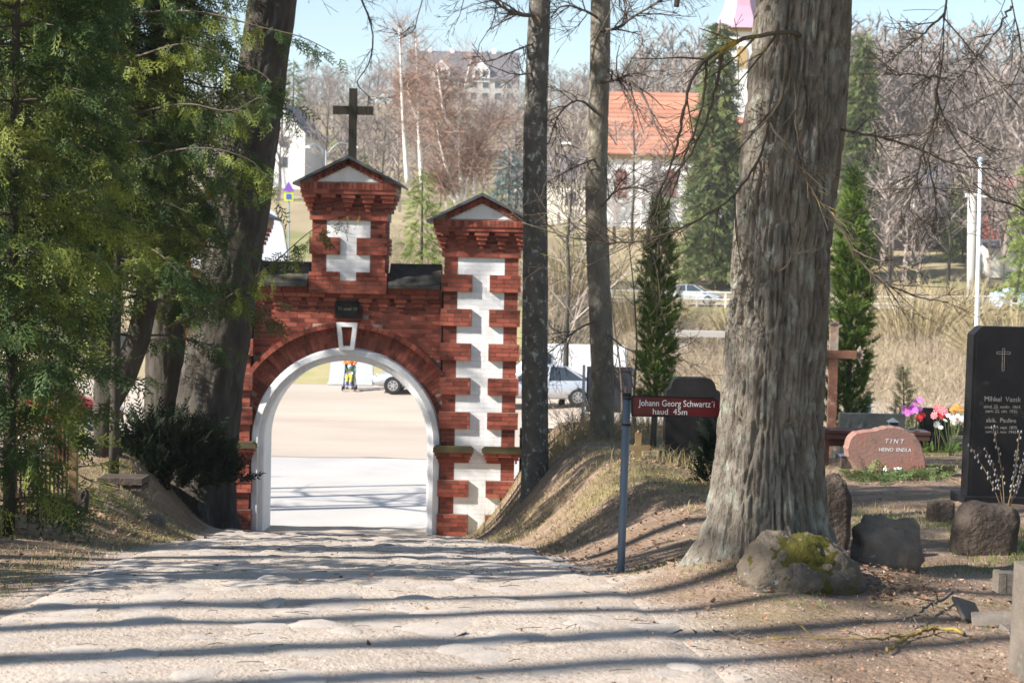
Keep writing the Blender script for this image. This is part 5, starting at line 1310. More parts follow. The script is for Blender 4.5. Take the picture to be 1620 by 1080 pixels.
# --- flowers
def blossom_proto(n=8):
    V = [(0, 0, 0.05)]; F = []
    for i in range(n):
        a = 2 * math.pi * i / n; k = len(V)
        for rr, da, z in ((0.25, -0.32, 0.06), (0.25, 0.32, 0.06), (1.0, 0.28, 0.18), (1.05, 0, 0.10), (1.0, -0.28, 0.18)):
            V.append((rr * math.cos(a + da), rr * math.sin(a + da), z))
        F.append((k, k + 3, k + 4, 0)); F.append((k + 1, k + 2, k + 3, k))
    return np.array(V), np.array(F)
BLO = blossom_proto()
def bouquet(name, label, spots, D, mat, size, seed, stemlen=0.22, face=(0, -1, 0.5), leaves=10):
    r = R_(seed); c = at(np.mean([p[0] for p in spots]), max(p[1] for p in spots), D); b = Vector((c.x, D, gzf(c.x, D)))
    t = root(name, b, label, "flowers", "flowers on the black grave")
    for i, (px, py) in enumerate(spots):
        p = at(px, py, D + r.uniform(-0.08, 0.08)); dn = np.array(face) + r.standard_normal(3) * 0.35
        Mx = frames(np.array([rvec(r)]), dn[None]); dn = dn / np.linalg.norm(dn)
        X_ = np.cross(dn, [0.3, 0.2, 0.9]); X_ /= np.linalg.norm(X_); Y_ = np.cross(dn, X_)
        Mx = np.stack([X_, Y_, dn], -1)[None] * size * r.uniform(0.8, 1.2)
        mb = MB(); scatter(mb, BLO[0], BLO[1], Mx, np.array([p]), r.random(1)); scatter(mb, BLO[0] * 0.6 + np.array([0, 0, 0.2]), BLO[1], Mx, np.array([p]), r.random(1))
        mb.build("blossom", mat, t, tone=True)
        MB().tube([b + Vector((r.uniform(-.05, .05), 0, 0)), (b + p) / 2 + Vector((0, 0.02, 0)), p + Vector((0, 0.02, -0.01))], 0.004, 4).build("stem", MAT['bough'], t)
    lm = MB()
    if leaves:
        P = np.array(b) + r.uniform(-1, 1, (leaves, 3)) * np.array([0.12, 0.08, 0.0]) + np.array([0, -0.03, 0.04]); Dd = r.standard_normal((leaves, 3)) * 0.6 + np.array([0, -0.3, 0.9])
        sprays(lm, r, P, Dd, 0.16 * r.uniform(0.7, 1.2, leaves), r.random(leaves), SPRC)
        lm.build("leaves", MAT['thujab'], t, tone=True)
bouquet("flower_bunch", "magenta orchid-like blooms beside the low grey headstone", [(1430, 646), (1436, 654), (1442, 645), (1449, 636), (1456, 633), (1448, 649), (1455, 647), (1432, 651), (1441, 652), (1446, 641)], 23.0, MAT['petalpurple'], 0.045, 1)
bouquet("flower_bunch", "deep red blooms between the magenta and the pink flowers", [(1459, 657), (1453, 661), (1489, 658)], 23.2, MAT['petalred'], 0.06, 2)
bouquet("flower_bunch", "large pink gerberas in the middle of the flower row", [(1478, 657), (1483, 646), (1492, 650)], 23.0, MAT['petalpink'], 0.062, 3)
bouquet("flower_bunch", "orange blooms at the right end of the flower row", [(1505, 649), (1511, 650), (1517, 644), (1521, 650), (1512, 644)], 23.0, MAT['petalorange'], 0.045, 4)
bouquet("flower_bunch", "white blooms spilling low before the pink and orange flowers", [(1500, 657), (1507, 661), (1515, 658), (1522, 662), (1482, 671), (1495, 665), (1510, 668), (1527, 655), (1488, 676)], 22.8, MAT['petalwhite'], 0.042, 5)
def boughs(name, label, spots, L, seed, n=40, mat='bough'):
    r = R_(seed); c = np.mean([list(hit(*p)) for p in spots], 0)
    t = root(name, Vector(c), label, "branches"); mb = MB(); P, Dd = [], []
    for px, py in spots:
        h = np.array(hit(px, py))
        for i in range(n):
            P.append(h + np.array([r.uniform(-.14, .14), r.uniform(-.18, .18), r.uniform(0.01, 0.05)])); Dd.append([r.uniform(-1, 1), r.uniform(-0.9, 0.4), r.uniform(-0.05, 0.22)])
    sprays(mb, r, np.array(P), np.array(Dd), L * r.uniform(0.6, 1.2, len(P)), r.random(len(P)), SPR)
    mb.build("sprigs", MAT[mat], t, tone=True)
boughs("fir_boughs", "cut fir boughs laid along the foot of the pink headstone", [(1352, 757), (1372, 756), (1395, 758), (1420, 758), (1445, 757), (1470, 756), (1492, 752), (1385, 762)], 0.20, 8, 30)
boughs("fir_boughs", "cut fir boughs spread in front of the flower row", [(1468, 680), (1480, 684), (1495, 682), (1508, 686), (1520, 680)], 0.34, 9, 26)

# --- broken kerbs at the lower right
D = 8.7; b = on(1590, D)
kb = root("grave_kerb", b, "concrete grave kerb lying across the lower right corner", "kerb")
c = at(1600, 914, D); MB().box((c.x + 0.12, D, c.z - 0.02), (0.42, 0.10, 0.11), RZ(0.04)).build("kerb_bar", MAT['concrete'], kb)
MB().box((c.x - 0.065, D, c.z - 0.02), (0.03, 0.12, 0.115), RZ(0.04)).build("kerb_end", MAT['concrete'], kb)
def tile(label, px, py, d, size, eul, up=0.03):
    p = at(px, py, d)
    o = MB().box((0, 0, 0), size).build("broken_slab", MAT['concrete']); o.location = (p.x, d, gzf(p.x, d) + up); o.rotation_euler = eul
    bv = o.modifiers.new("b", 'BEVEL'); bv.width = 0.006; bv.segments = 1
    return tag(o, label, "slab", "broken slabs by the kerb")
tile("thin square slab propped at an angle beside the fallen branch", 1533, 945, 7.95, (0.17, 0.15, 0.022), (0.75, 0.30, 0.55), 0.045)
tile("pale broken kerb slab lying flat with soil on it", 1578, 962, 7.75, (0.24, 0.16, 0.05), (0.22, -0.10, -0.25), 0.02)
tile("small slab fragment at the foot of the pale broken slab", 1597, 985, 7.5, (0.08, 0.07, 0.03), (0.3, 0.1, 0.5), 0.01)
p = at(1622, 1000, 6.45)
o = MB().box((0.0, 0, 0.0), (0.09, 0.35, 0.62), taper=(0.9, 0.9)).build("kerb_post", MAT['concrete']); o.location = (p.x + 0.035, 6.45, gzf(p.x, 6.45) + 0.16)
tag(o, "grey concrete kerb post cut by the lower right edge", "post")
# --- fallen branches
r = R_(55)
def fallen(label, pix, r0, r1, mat, kids, lift=0.015, lens=(0.25, 0.4)):
    pts = []
    for i, (px, py) in enumerate(pix):
        h = hit(px, py); pts.append(Vector((h.x, h.y, h.z + lift + r0 * 0.5)))
    t = root("fallen_branch", pts[0], label, "branch", "fallen branches on the ground")
    limb(t, pts, r0, r1, mat, r, kids=kids, lens=lens, droop=0.0, name="stick", jit=0.004, rmin=0.0015, spread=0.6)
fallen("yellow-lichened fallen branch, the lower and thicker of the crossing pair", [(1524, 1009), (1505, 1003), (1487, 1001), (1462, 1006), (1441, 1012), (1420, 1025), (1404, 1038)], 0.009, 0.006, MAT['lichentwig'], (3, 2))
fallen("long thin yellow-lichened fallen branch reaching towards the path", [(1450, 1008), (1410, 1013), (1373, 1019), (1326, 1017), (1280, 1013), (1219, 1015)], 0.006, 0.002, MAT['lichentwig'], (6, 2))
fallen("dark forked fallen branch leaning on the thin slab", [(1506, 950), (1488, 962), (1468, 971), (1452, 985), (1430, 995)], 0.010, 0.004, MAT['twig'], (6, 3), 0.04)
fallen("dark dry twig lying near the path edge", [(1128, 1002), (1150, 1008), (1180, 1015), (1205, 1012)], 0.004, 0.002, MAT['twig'], (5, 2))
# --- rusty iron fence on the left
D = 14.6
fb = on(70, D)
fe = root("iron_fence", fb, "rusty iron picket fence behind the nearest thuja", "fence")
pick = None
for i in range(17):
    px = 6 + i * 6.6; q = on(px, D + 0.10 * (i / 17))
    if pick is None:
        o = MB().box((0, 0, 0.36), (0.014, 0.014, 0.86)).lathe((0, 0, 0.78), [(0.006, 0), (0.016, 0.02), (0.001, 0.09)], 6).build("picket", MAT['rust'], fe, world=False); pick = o.data
    else: o = link("picket", pick, fe)
    o.location = q - fb
q0, q1 = on(4, D), on(114, D + 0.1)
for hgt in (0.14, 0.62):
    MB().tube([q0 + Vector((0, 0.012, hgt)), q1 + Vector((0, 0.012, hgt))], 0.011, 5).build("rail", MAT['rust'], fe)
q = on(114, D + 0.1); MB().box((q.x + 0.01, q.y, q.z + 0.45), (0.07, 0.07, 1.15)).build("post", MAT['ironbrown'], fe)
# --- little marker post and flagpole
b = on(1373, 27.5)
mk = root("marker_post", b, "short white-topped marker post with yellow and red bands behind the bench", "post")
MB().cyl(b, b + Vector((0, 0, 0.28)), 0.045, n=10).build("banded_foot", MAT['petalorange'], mk)
MB().cyl(b + Vector((0, 0, 0.28)), b + Vector((0, 0, 0.72)), 0.045, n=10).build("shaft", MAT['pole'], mk)
b = off(1541, 46.0); tp_ = at(1551, 258, 46.0)
fp = root("flagpole", b, "tall white flagpole rising behind the black monument", "flagpole")
MB().cyl(b, tp_, 0.075, 0.05, 12).build("shaft", MAT['pole'], fp, smooth=True)
MB().lathe(tp_, [(0.02, 0), (0.075, 0.04), (0.09, 0.09), (0.06, 0.15), (0.01, 0.17)], 12).build("finial", MAT['tarp'], fp, smooth=True)
# ------------------------------------------------------------------ vehicles
def sedan(name, label, loc, rz, paint, group="cars near the gate and on the causeway"):
    t = root(name, loc, label, "car", group, rz)
    st = [(-2.16, 0.70, 0.42, 0.86), (-2.10, 0.78, 0.30, 0.97), (-1.7, 0.84, 0.24, 1.00), (-1.0, 0.87, 0.22, 0.96), (0.0, 0.88, 0.22, 0.93), (0.9, 0.87, 0.22, 0.93), (1.3, 0.86, 0.23, 0.86), (1.9, 0.80, 0.25, 0.76), (2.15, 0.70, 0.32, 0.64), (2.22, 0.58, 0.42, 0.56)]
    V = []
    for x, w, zb, zt in st:
        hf = [(w * 0.80, zb), (w * 0.97, zb + 0.10), (w, zb + 0.45 * (zt - zb)), (w * 0.97, zt - 0.14), (w * 0.86, zt - 0.02), (w * 0.5, zt + 0.015)]
        V += [(x, y, z) for y, z in hf] + [(x, -y, z) for y, z in hf[::-1]]
    n = 12
    F = [(i*n+j, i*n+(j+1) % n, (i+1)*n+(j+1) % n, (i+1)*n+j) for i in range(len(st)-1) for j in range(n)] + [tuple(range(n)), tuple(range((len(st)-1)*n, len(st)*n))[::-1]]
    MB().add(V, F).build("body", paint, t, smooth=True, world=False)
    cb = [(1.12, 0.92, 0.74), (0.28, 1.40, 0.58), (-0.35, 1.435, 0.58), (-0.95, 1.39, 0.57), (-1.78, 0.99, 0.68)]
    V = []
    for x, z, w in cb: V += [(x, w, z), (x, -w, z)]
    base = [(1.0, 0.80, 0.90), (-1.7, 0.78, 0.92)]
    V += [(1.0, 0.79, 0.90), (1.0, -0.79, 0.90), (-1.7, 0.76, 0.93), (-1.7, -0.76, 0.93)]
    F = [(0, 2, 3, 1), (2, 4, 5, 3), (4, 6, 7, 5), (6, 8, 9, 7), (10, 2, 0), (1, 3, 11), (10, 12, 6, 4, 2), (3, 5, 7, 13, 11), (12, 8, 6), (7, 9, 13)]
    MB().add(V, F).build("windows", MAT['carglass'], t, world=False)
    V = []
    for x, z, w in ((0.36, 1.375, 0.60), (0.2, 1.43, 0.585), (-0.35, 1.46, 0.585), (-0.9, 1.425, 0.575), (-1.05, 1.36, 0.60)): V += [(x, w, z - 0.035), (x, w * 0.9, z), (x, -w * 0.9, z), (x, -w, z - 0.035)]
    F = [(i*4+j, i*4+j+1, (i+1)*4+j+1, (i+1)*4+j) for i in range(4) for j in range(3)]
    MB().add(V, F).build("roof", paint, t, smooth=True, world=False)
    for s in (-1, 1):
        for P in ([(1.10, 0.77, 0.92), (0.28, 0.60, 1.40)], [(-0.25, 0.775, 0.92), (-0.32, 0.60, 1.42)], [(-1.62, 0.755, 0.96), (-0.95, 0.59, 1.39)]):
            MB().tube([(p[0], s * p[1], p[2]) for p in P], 0.035, 6).build("pillar", paint, t, world=False)
        MB().box((0.95, s * 0.90, 0.98), (0.12, 0.16, 0.11)).build("mirror", paint, t, world=False)
        MB().box((2.08, s * 0.55, 0.62), (0.16, 0.30, 0.11), RZ(-s * 0.35)).build("headlight", MAT['lamp'], t, world=False)
        MB().box((-2.12, s * 0.60, 0.80), (0.10, 0.24, 0.14)).build("tail_light", MAT['carred'], t, world=False)
        for x in (-1.35, 1.35):
            w = root_part("wheel", t, (x, s * 0.80, 0.31))
            def wl(r0, r1, y0, y1, n=24):
                mb = MB(); th = np.arange(n) * 2 * np.pi / n
                V = [(r * math.cos(a), y, r * math.sin(a)) for r, y in ((r0, y0), (r1, y0), (r1, y1), (r0, y1)) for a in th]
                F = [(i*n+j, i*n+(j+1) % n, ((i+1) % 4)*n+(j+1) % n, ((i+1) % 4)*n+j) for i in range(4) for j in range(n)]
                return mb.add(V, F)
            wl(0.205, 0.31, -0.10, 0.10).build("tyre", MAT['tyre'], w, smooth=False, world=False)
            rm = wl(0.17, 0.21, -0.10, 0.095)
            for k in range(7):
                a = k * 2 * math.pi / 7; rm.box((0.10 * math.cos(a), s * 0.07, 0.10 * math.sin(a)), (0.20, 0.03, 0.055), Matrix.Rotation(-a, 3, 'Y'))
            rm.cyl((0, s * 0.05, 0), (0, s * 0.095, 0), 0.05).build("rim", MAT['rim'], w, world=False)
            MB().cyl((0, -0.05, 0), (0, 0.05, 0), 0.36, n=24).build("wheel_arch", MAT['black'], w, world=False)
    MB().box((2.19, 0, 0.50), (0.06, 0.52, 0.11)).build("number_plate", MAT['trimwhite'], t, world=False)
    MB().box((2.17, 0, 0.36), (0.08, 1.1, 0.10)).build("grille", MAT['black'], t, world=False)
    return t
def root_part(name, parent, loc):
    o = bpy.data.objects.new(name, None); COL.objects.link(o); o.parent = parent; o.location = loc; return o
p = off(912, 59.6); sedan("parked_car", "silver sedan parked side-on before the white van", (p.x - 1.35, p.y, 0.022), math.pi, MAT['carsilver'])
p = off(623, 63.6); sedan("parked_car", "light grey car glimpsed through the right side of the arch", (p.x + 1.4, p.y, 0.022), math.pi - 0.04, MAT['cargrey'])
p = off(1094, 117.5); sedan("passing_car", "pale silver sedan driving on the causeway behind the railing", (p.x, p.y, zof(p.x, p.y) + 0.1), -0.32, MAT['carsilver'])
p = at(75, 420, 47.0); sedan("parked_car", "red car glimpsed through the thujas beyond the wall", (p.x, 47.0, 0.022), 0.3, MAT['carred'])
# white van
p = off(892, 64.0)
vn = root("white_van", (p.x, p.y, 0.022), "white van parked behind the silver sedan", "van", None, math.pi)
st = [(-2.45, 0.88, 0.35, 1.93), (-2.40, 0.93, 0.30, 2.02), (0.9, 0.94, 0.28, 2.02), (1.35, 0.92, 0.28, 1.86), (1.95, 0.90, 0.30, 1.20), (2.45, 0.80, 0.35, 1.00), (2.52, 0.7, 0.45, 0.85)]
V = []
for x, w, zb, zt in st:
    hf = [(w * 0.9, zb), (w, zb + 0.12), (w, zb + 0.5 * (zt - zb)), (w * 0.95, zt - 0.12), (w * 0.85, zt)]
    V += [(x, y, z) for y, z in hf] + [(x, -y, z) for y, z in hf[::-1]]
n = 10
F = [(i*n+j, i*n+(j+1) % n, (i+1)*n+(j+1) % n, (i+1)*n+j) for i in range(len(st)-1) for j in range(n)] + [tuple(range(n)), tuple(range((len(st)-1)*n, len(st)*n))[::-1]]
MB().add(V, F).build("body", MAT['carwhite'], vn, world=False)
MB().add([(1.40, 0.80, 1.80), (1.40, -0.80, 1.80), (1.98, -0.82, 1.22), (1.98, 0.82, 1.22)], [(0, 1, 2, 3)]).build("windscreen", MAT['carglass'], vn, world=False)
for s in (-1, 1):
    MB().box((0.95, s * 0.945, 1.50), (0.75, 0.03, 0.42)).build("side_window", MAT['carglass'], vn, world=False)
    MB().box((-2.47, s * 0.45, 1.55), (0.03, 0.60, 0.45)).build("rear_window", MAT['carglass'], vn, world=False)
    for x in (-1.5, 1.55):
        w = root_part("wheel", vn, (x, s * 0.86, 0.33))
        MB().cyl((0, -0.11, 0), (0, 0.11, 0), 0.33, n=24).build("tyre", MAT['tyre'], w, world=False)
        MB().cyl((0, -0.12, 0), (0, 0.12, 0), 0.19, n=18).build("rim", MAT['rim'], w, world=False)
# ------------------------------------------------------------------ the walker with the pushchair
def skin(name, verts, edges, radii, rooti, mat, parent, sub=2):
    me = bpy.data.meshes.new(name); me.from_pydata([tuple(v) for v in verts], edges, [])
    o = bpy.data.objects.new(name, me); COL.objects.link(o)
    sk = o.modifiers.new("skin", 'SKIN'); sb = o.modifiers.new("sub", 'SUBSURF'); sb.levels = sub; sb.render_levels = sub
    if not me.skin_vertices: me.skin_vertices.new()
    for i, r in enumerate(radii):
        v = me.skin_vertices[0].data[i]; v.radius = (r, r) if np.isscalar(r) else r; v.use_root = (i == rooti)
    bpy.context.view_layer.update()
    m2 = bpy.data.meshes.new_from_object(o.evaluated_get(bpy.context.evaluated_depsgraph_get()))
    bpy.data.objects.remove(o)
    m2.materials.clear(); m2.materials.append(mat); m2.polygons.foreach_set("use_smooth", np.ones(len(m2.polygons), bool))
    q = link(name, m2, parent); return q
pb = off(553, 63.9)
WX = Vector((pb.x, pb.y, 0.022))
pe = root("person", WX + Vector((-0.05, 0.55, 0)), "person in an orange jacket walking behind the green pushchair", "person")
V = [(0, 0, 0.95), (0, 0, 1.15), (0, 0, 1.36), (0, 0, 1.47), (0, -0.01, 1.56), (0, -0.02, 1.66), (0, -0.01, 1.72),
     (0.10, 0, 0.90), (0.11, -0.06, 0.50), (0.11, 0.02, 0.08), (0.12, -0.13, 0.04), (-0.10, 0, 0.90), (-0.12, 0.12, 0.50), (-0.12, 0.22, 0.10), (-0.13, 0.10, 0.05),
     (0.19, 0, 1.38), (0.24, -0.06, 1.14), (0.20, -0.28, 1.03), (0.18, -0.36, 1.04), (-0.19, 0, 1.38), (-0.24, -0.06, 1.14), (-0.20, -0.28, 1.03), (-0.18, -0.36, 1.04)]
E_ = [(0, 1), (1, 2), (2, 3), (3, 4), (4, 5), (5, 6), (0, 7), (7, 8), (8, 9), (9, 10), (0, 11), (11, 12), (12, 13), (13, 14), (2, 15), (15, 16), (16, 17), (17, 18), (2, 19), (19, 20), (20, 21), (21, 22)]
Rr_ = [0.15, 0.13, 0.15, 0.06, 0.075, 0.10, 0.07, 0.09, 0.062, 0.045, 0.04, 0.09, 0.062, 0.045, 0.04, 0.06, 0.045, 0.036, 0.03, 0.06, 0.045, 0.036, 0.03]
skin("body", V, E_, Rr_, 0, MAT['skin'], pe)
jk = [0, 1, 2, 15, 16, 17, 19, 20, 21]; mp = {v: i for i, v in enumerate(jk)}
skin("jacket", [(V[i][0], V[i][1], V[i][2] - (0.08 if i == 0 else 0)) for i in jk], [(mp[a], mp[b]) for a, b in E_ if a in mp and b in mp], [Rr_[i] * 1.22 + 0.012 for i in jk], 0, MAT['orange'], pe)
tr = [0, 7, 8, 9, 11, 12, 13]; mp = {v: i for i, v in enumerate(tr)}
skin("trousers", [V[i] for i in tr], [(mp[a], mp[b]) for a, b in E_ if a in mp and b in mp], [Rr_[i] * (1.0 if i == 0 else 1.18) + 0.008 for i in tr], 0, MAT['darkcloth'], pe)
MB().lathe((0, 0.01, 1.62), [(0.095, 0), (0.112, 0.05), (0.10, 0.11), (0.05, 0.155), (0.01, 0.165)], 12).build("hair", MAT['hair'], pe, smooth=True, world=False)
for s in (0, 1):
    q = V[10] if s == 0 else V[14]; MB().box((q[0], q[1] + 0.04, 0.045), (0.10, 0.28, 0.09), taper=(0.8, 0.7)).build("shoe", MAT['black'], pe, world=False)
pc = root("pushchair", WX, "green pushchair rolled along the parking lot by the walker", "pushchair")
def loc_(pts): return pts
for s in (-1, 1):
    MB().tube([(s * 0.22, -0.36, 0.10), (s * 0.22, -0.05, 0.50), (s * 0.21, 0.24, 0.96)], 0.014, 6).build("frame_tube", MAT['black'], pc, world=False)
    MB().tube([(s * 0.24, 0.28, 0.10), (s * 0.22, 0.02, 0.55)], 0.014, 6).build("frame_tube", MAT['black'], pc, world=False)
    for yy_ in (-0.38, 0.28):
        MB().cyl((s * 0.25 - 0.025, yy_, 0.10), (s * 0.25 + 0.025, yy_, 0.10), 0.10, n=14).build("wheel", MAT['tyre'], pc, world=False)
MB().tube([(-0.21, 0.24, 0.96), (0.21, 0.24, 0.96)], 0.016, 6).build("handle", MAT['black'], pc, world=False)
MB().box((0, -0.08, 0.46), (0.36, 0.36, 0.06)).build("seat", MAT['green'], pc, world=False)
MB().box((0, 0.12, 0.64), (0.36, 0.06, 0.42), Matrix.Rotation(-0.25, 3, 'X')).build("backrest", MAT['green'], pc, world=False)
mb = MB(); nn = 9; V = []
for i in range(nn):
    a = math.pi * i / (nn - 1)
    for yy_, sc_ in ((0.18, 1.0), (0.0, 1.04), (-0.16, 1.0)): V.append((0.20 * sc_ * math.cos(a), yy_, 0.66 + 0.22 * sc_ * math.sin(a)))
F = [(i*3+j, (i+1)*3+j, (i+1)*3+j+1, i*3+j+1) for i in range(nn-1) for j in range(2)]
mb.add(V, F).build("hood", MAT['green'], pc, smooth=True, world=False)
MB().box((0, -0.36, 0.24), (0.34, 0.16, 0.03)).build("footrest", MAT['blue'], pc, world=False)
ch = root("person", WX + Vector((0, -0.04, 0.49)), "small child in yellow trousers sitting in the green pushchair", "person")
V = [(0, 0, 0.09), (0, 0.03, 0.28), (0, 0.03, 0.36), (0, 0.01, 0.46), (0.07, -0.02, 0.09), (0.08, -0.24, 0.07), (0.08, -0.30, -0.14), (-0.07, -0.02, 0.09), (-0.08, -0.24, 0.07), (-0.08, -0.30, -0.14), (0.11, 0.02, 0.28), (0.13, -0.08, 0.16), (0.08, -0.17, 0.14), (-0.11, 0.02, 0.28), (-0.13, -0.08, 0.16), (-0.08, -0.17, 0.14)]
E_ = [(0, 1), (1, 2), (2, 3), (0, 4), (4, 5), (5, 6), (0, 7), (7, 8), (8, 9), (1, 10), (10, 11), (11, 12), (1, 13), (13, 14), (14, 15)]
Rr_ = [0.085, 0.08, 0.04, 0.085, 0.05, 0.042, 0.032, 0.05, 0.042, 0.032, 0.04, 0.032, 0.026, 0.04, 0.032, 0.026]
skin("body", V, E_, Rr_, 0, MAT['skin'], ch)
sel = [0, 4, 5, 6, 7, 8, 9]; mp = {v: i for i, v in enumerate(sel)}
skin("trousers", [V[i] for i in sel], [(mp[a], mp[b]) for a, b in E_ if a in mp and b in mp], [Rr_[i] * 1.2 + 0.006 for i in sel], 0, MAT['yellow'], ch)
sel = [0, 1, 10, 11, 13, 14]; mp = {v: i for i, v in enumerate(sel)}
skin("jacket", [(V[i][0], V[i][1], V[i][2] + (0.05 if i == 0 else 0)) for i in sel], [(mp[a], mp[b]) for a, b in E_ if a in mp and b in mp], [Rr_[i] * 1.2 + 0.008 for i in sel], 0, MAT['lightblue'], ch)
for s in (-1, 1): MB().box((s * 0.08, -0.33, -0.18), (0.06, 0.13, 0.06)).build("shoe", MAT['blue'], ch, world=False)
MB().lathe((0, 0.01, 0.47), [(0.088, -0.02), (0.09, 0.03), (0.06, 0.075), (0.01, 0.09)], 10).build("cap", MAT['lightblue'], ch, smooth=True, world=False)

# ------------------------------------------------------------------ board by the wall, lamps, signs, railing
D = 33.0; b = off(923, D)
bd = root("notice_board", b, "grey back of a notice board on a steel post beyond the retaining wall", "notice board")
x0, x1, z0, z1 = at(928, 615, D).x, at(1000, 615, D).x, at(960, 652, D).z, at(960, 580, D).z
MB().box(((x0 + x1) / 2, D + 0.02, (z0 + z1) / 2), (x1 - x0, 0.05, z1 - z0)).build("panel", MAT['board'], bd)
for px in (923, 1003):
    xx_ = at(px, 620, D).x; zz_ = at(px, 577 if px < 950 else 582, D).z
    MB().box((xx_, D, zz_ / 2), (0.06, 0.06, zz_)).build("post", MAT['galv'], bd)
for zz_ in (z0 + 0.06, z1 - 0.06): MB().box(((x0 + x1) / 2, D - 0.012, zz_), (x1 - x0, 0.012, 0.05)).build("brace", MAT['board'], bd)
def lamp(label, px, d, pyt, arms, rr=0.07):
    b = off(px, d); tp_ = at(px, pyt, d); t = root("street_lamp", b, label, "street lamp", "street lamps in the town")
    MB().cyl(b, tp_, rr * 1.3, rr, 8).build("pole", MAT['steel'], t, smooth=True)
    for pxa, pya in arms:
        e = at(pxa, pya, d); m = (tp_ + e) / 2 + Vector((0, 0, 0.35 * abs(e.x - tp_.x) * 0.6))
        MB().tube(spline([list(tp_ - Vector((0, 0, 0.4))), list(m), list(e)], 8), rr * 0.7, 6).build("arm", MAT['steel'], t, smooth=True)
        MB().box(e + Vector((0, 0, -0.03)), (0.75, 0.3, 0.14), taper=(0.7, 0.7)).build("lamp_head", MAT['trimwhite'], t)
lamp("twin-armed street lamp left of the gate cross", 516, 130, 238, [(484, 232), (560, 232)])
lamp("street lamp whose long arm shows right of the dark slim trunk", 832, 110, 232, [(896, 226)])
lamp("small distant street lamp beside the thuja tip", 418, 190, 166, [(444, 162)])
b = off(457, 112); t = root("road_sign", b, "yellow-green crossing sign on a post up the street", "sign")
MB().cyl(b, at(457, 296, 112), 0.05, n=8).build("post", MAT['steel'], t)
c = at(457, 311, 112); MB().box((c.x, 111.9, c.z), (0.62, 0.05, 0.62)).build("panel", MAT['signyellow'], t)
c = at(457, 303, 112); V = [(c.x - 0.4, 111.85, c.z), (c.x + 0.4, 111.85, c.z), (c.x, 111.85, c.z + 0.72)]
MB().prism([(v[0], v[2]) for v in V], 111.82, 111.88).build("warning_triangle", MAT['signpurple'], t)
c = at(457, 311, 112); MB().box((c.x, 111.86, c.z), (0.36, 0.03, 0.38)).build("pictogram", MAT['blue'], t)
rail = root("road_railing", (6, 113.4, zof(6, 113.4)), "white railing along the causeway road", "railing")
xx = np.arange(5.0, 46.0, 2.05)
RP = [Vector((x, 113.4, zof(x, 113.4))) for x in xx]
pm = None
for q in RP:
    if pm is None: o = MB().box((0, 0, 0.45), (0.12, 0.12, 1.3)).build("post", MAT['trimwhite'], rail, world=False); pm = o.data
    else: o = link("post", pm, rail)
    o.location = q - RP[0] + (RP[0] - rail.location)
for h in (0.55, 1.05):
    MB().tube([q + Vector((0, -0.02, h)) for q in RP], 0.06, 6).build("rail", MAT['trimwhite'], rail)
# low concrete beam and pier of the little bridge in the scrub
b = off(1125, 96)
br = root("footbridge", b, "pale concrete footbridge beam and pier half lost in the scrub", "bridge")
MB().box((at(1100, 530, 96).x, 96, at(1110, 528, 96).z), (3.6, 1.2, 0.35)).build("beam", MAT['housegrey'], br)
c = at(1080, 555, 96); MB().box((c.x, 96, c.z - 0.4), (0.55, 0.8, 2.2)).build("pier", MAT['housegrey'], br)

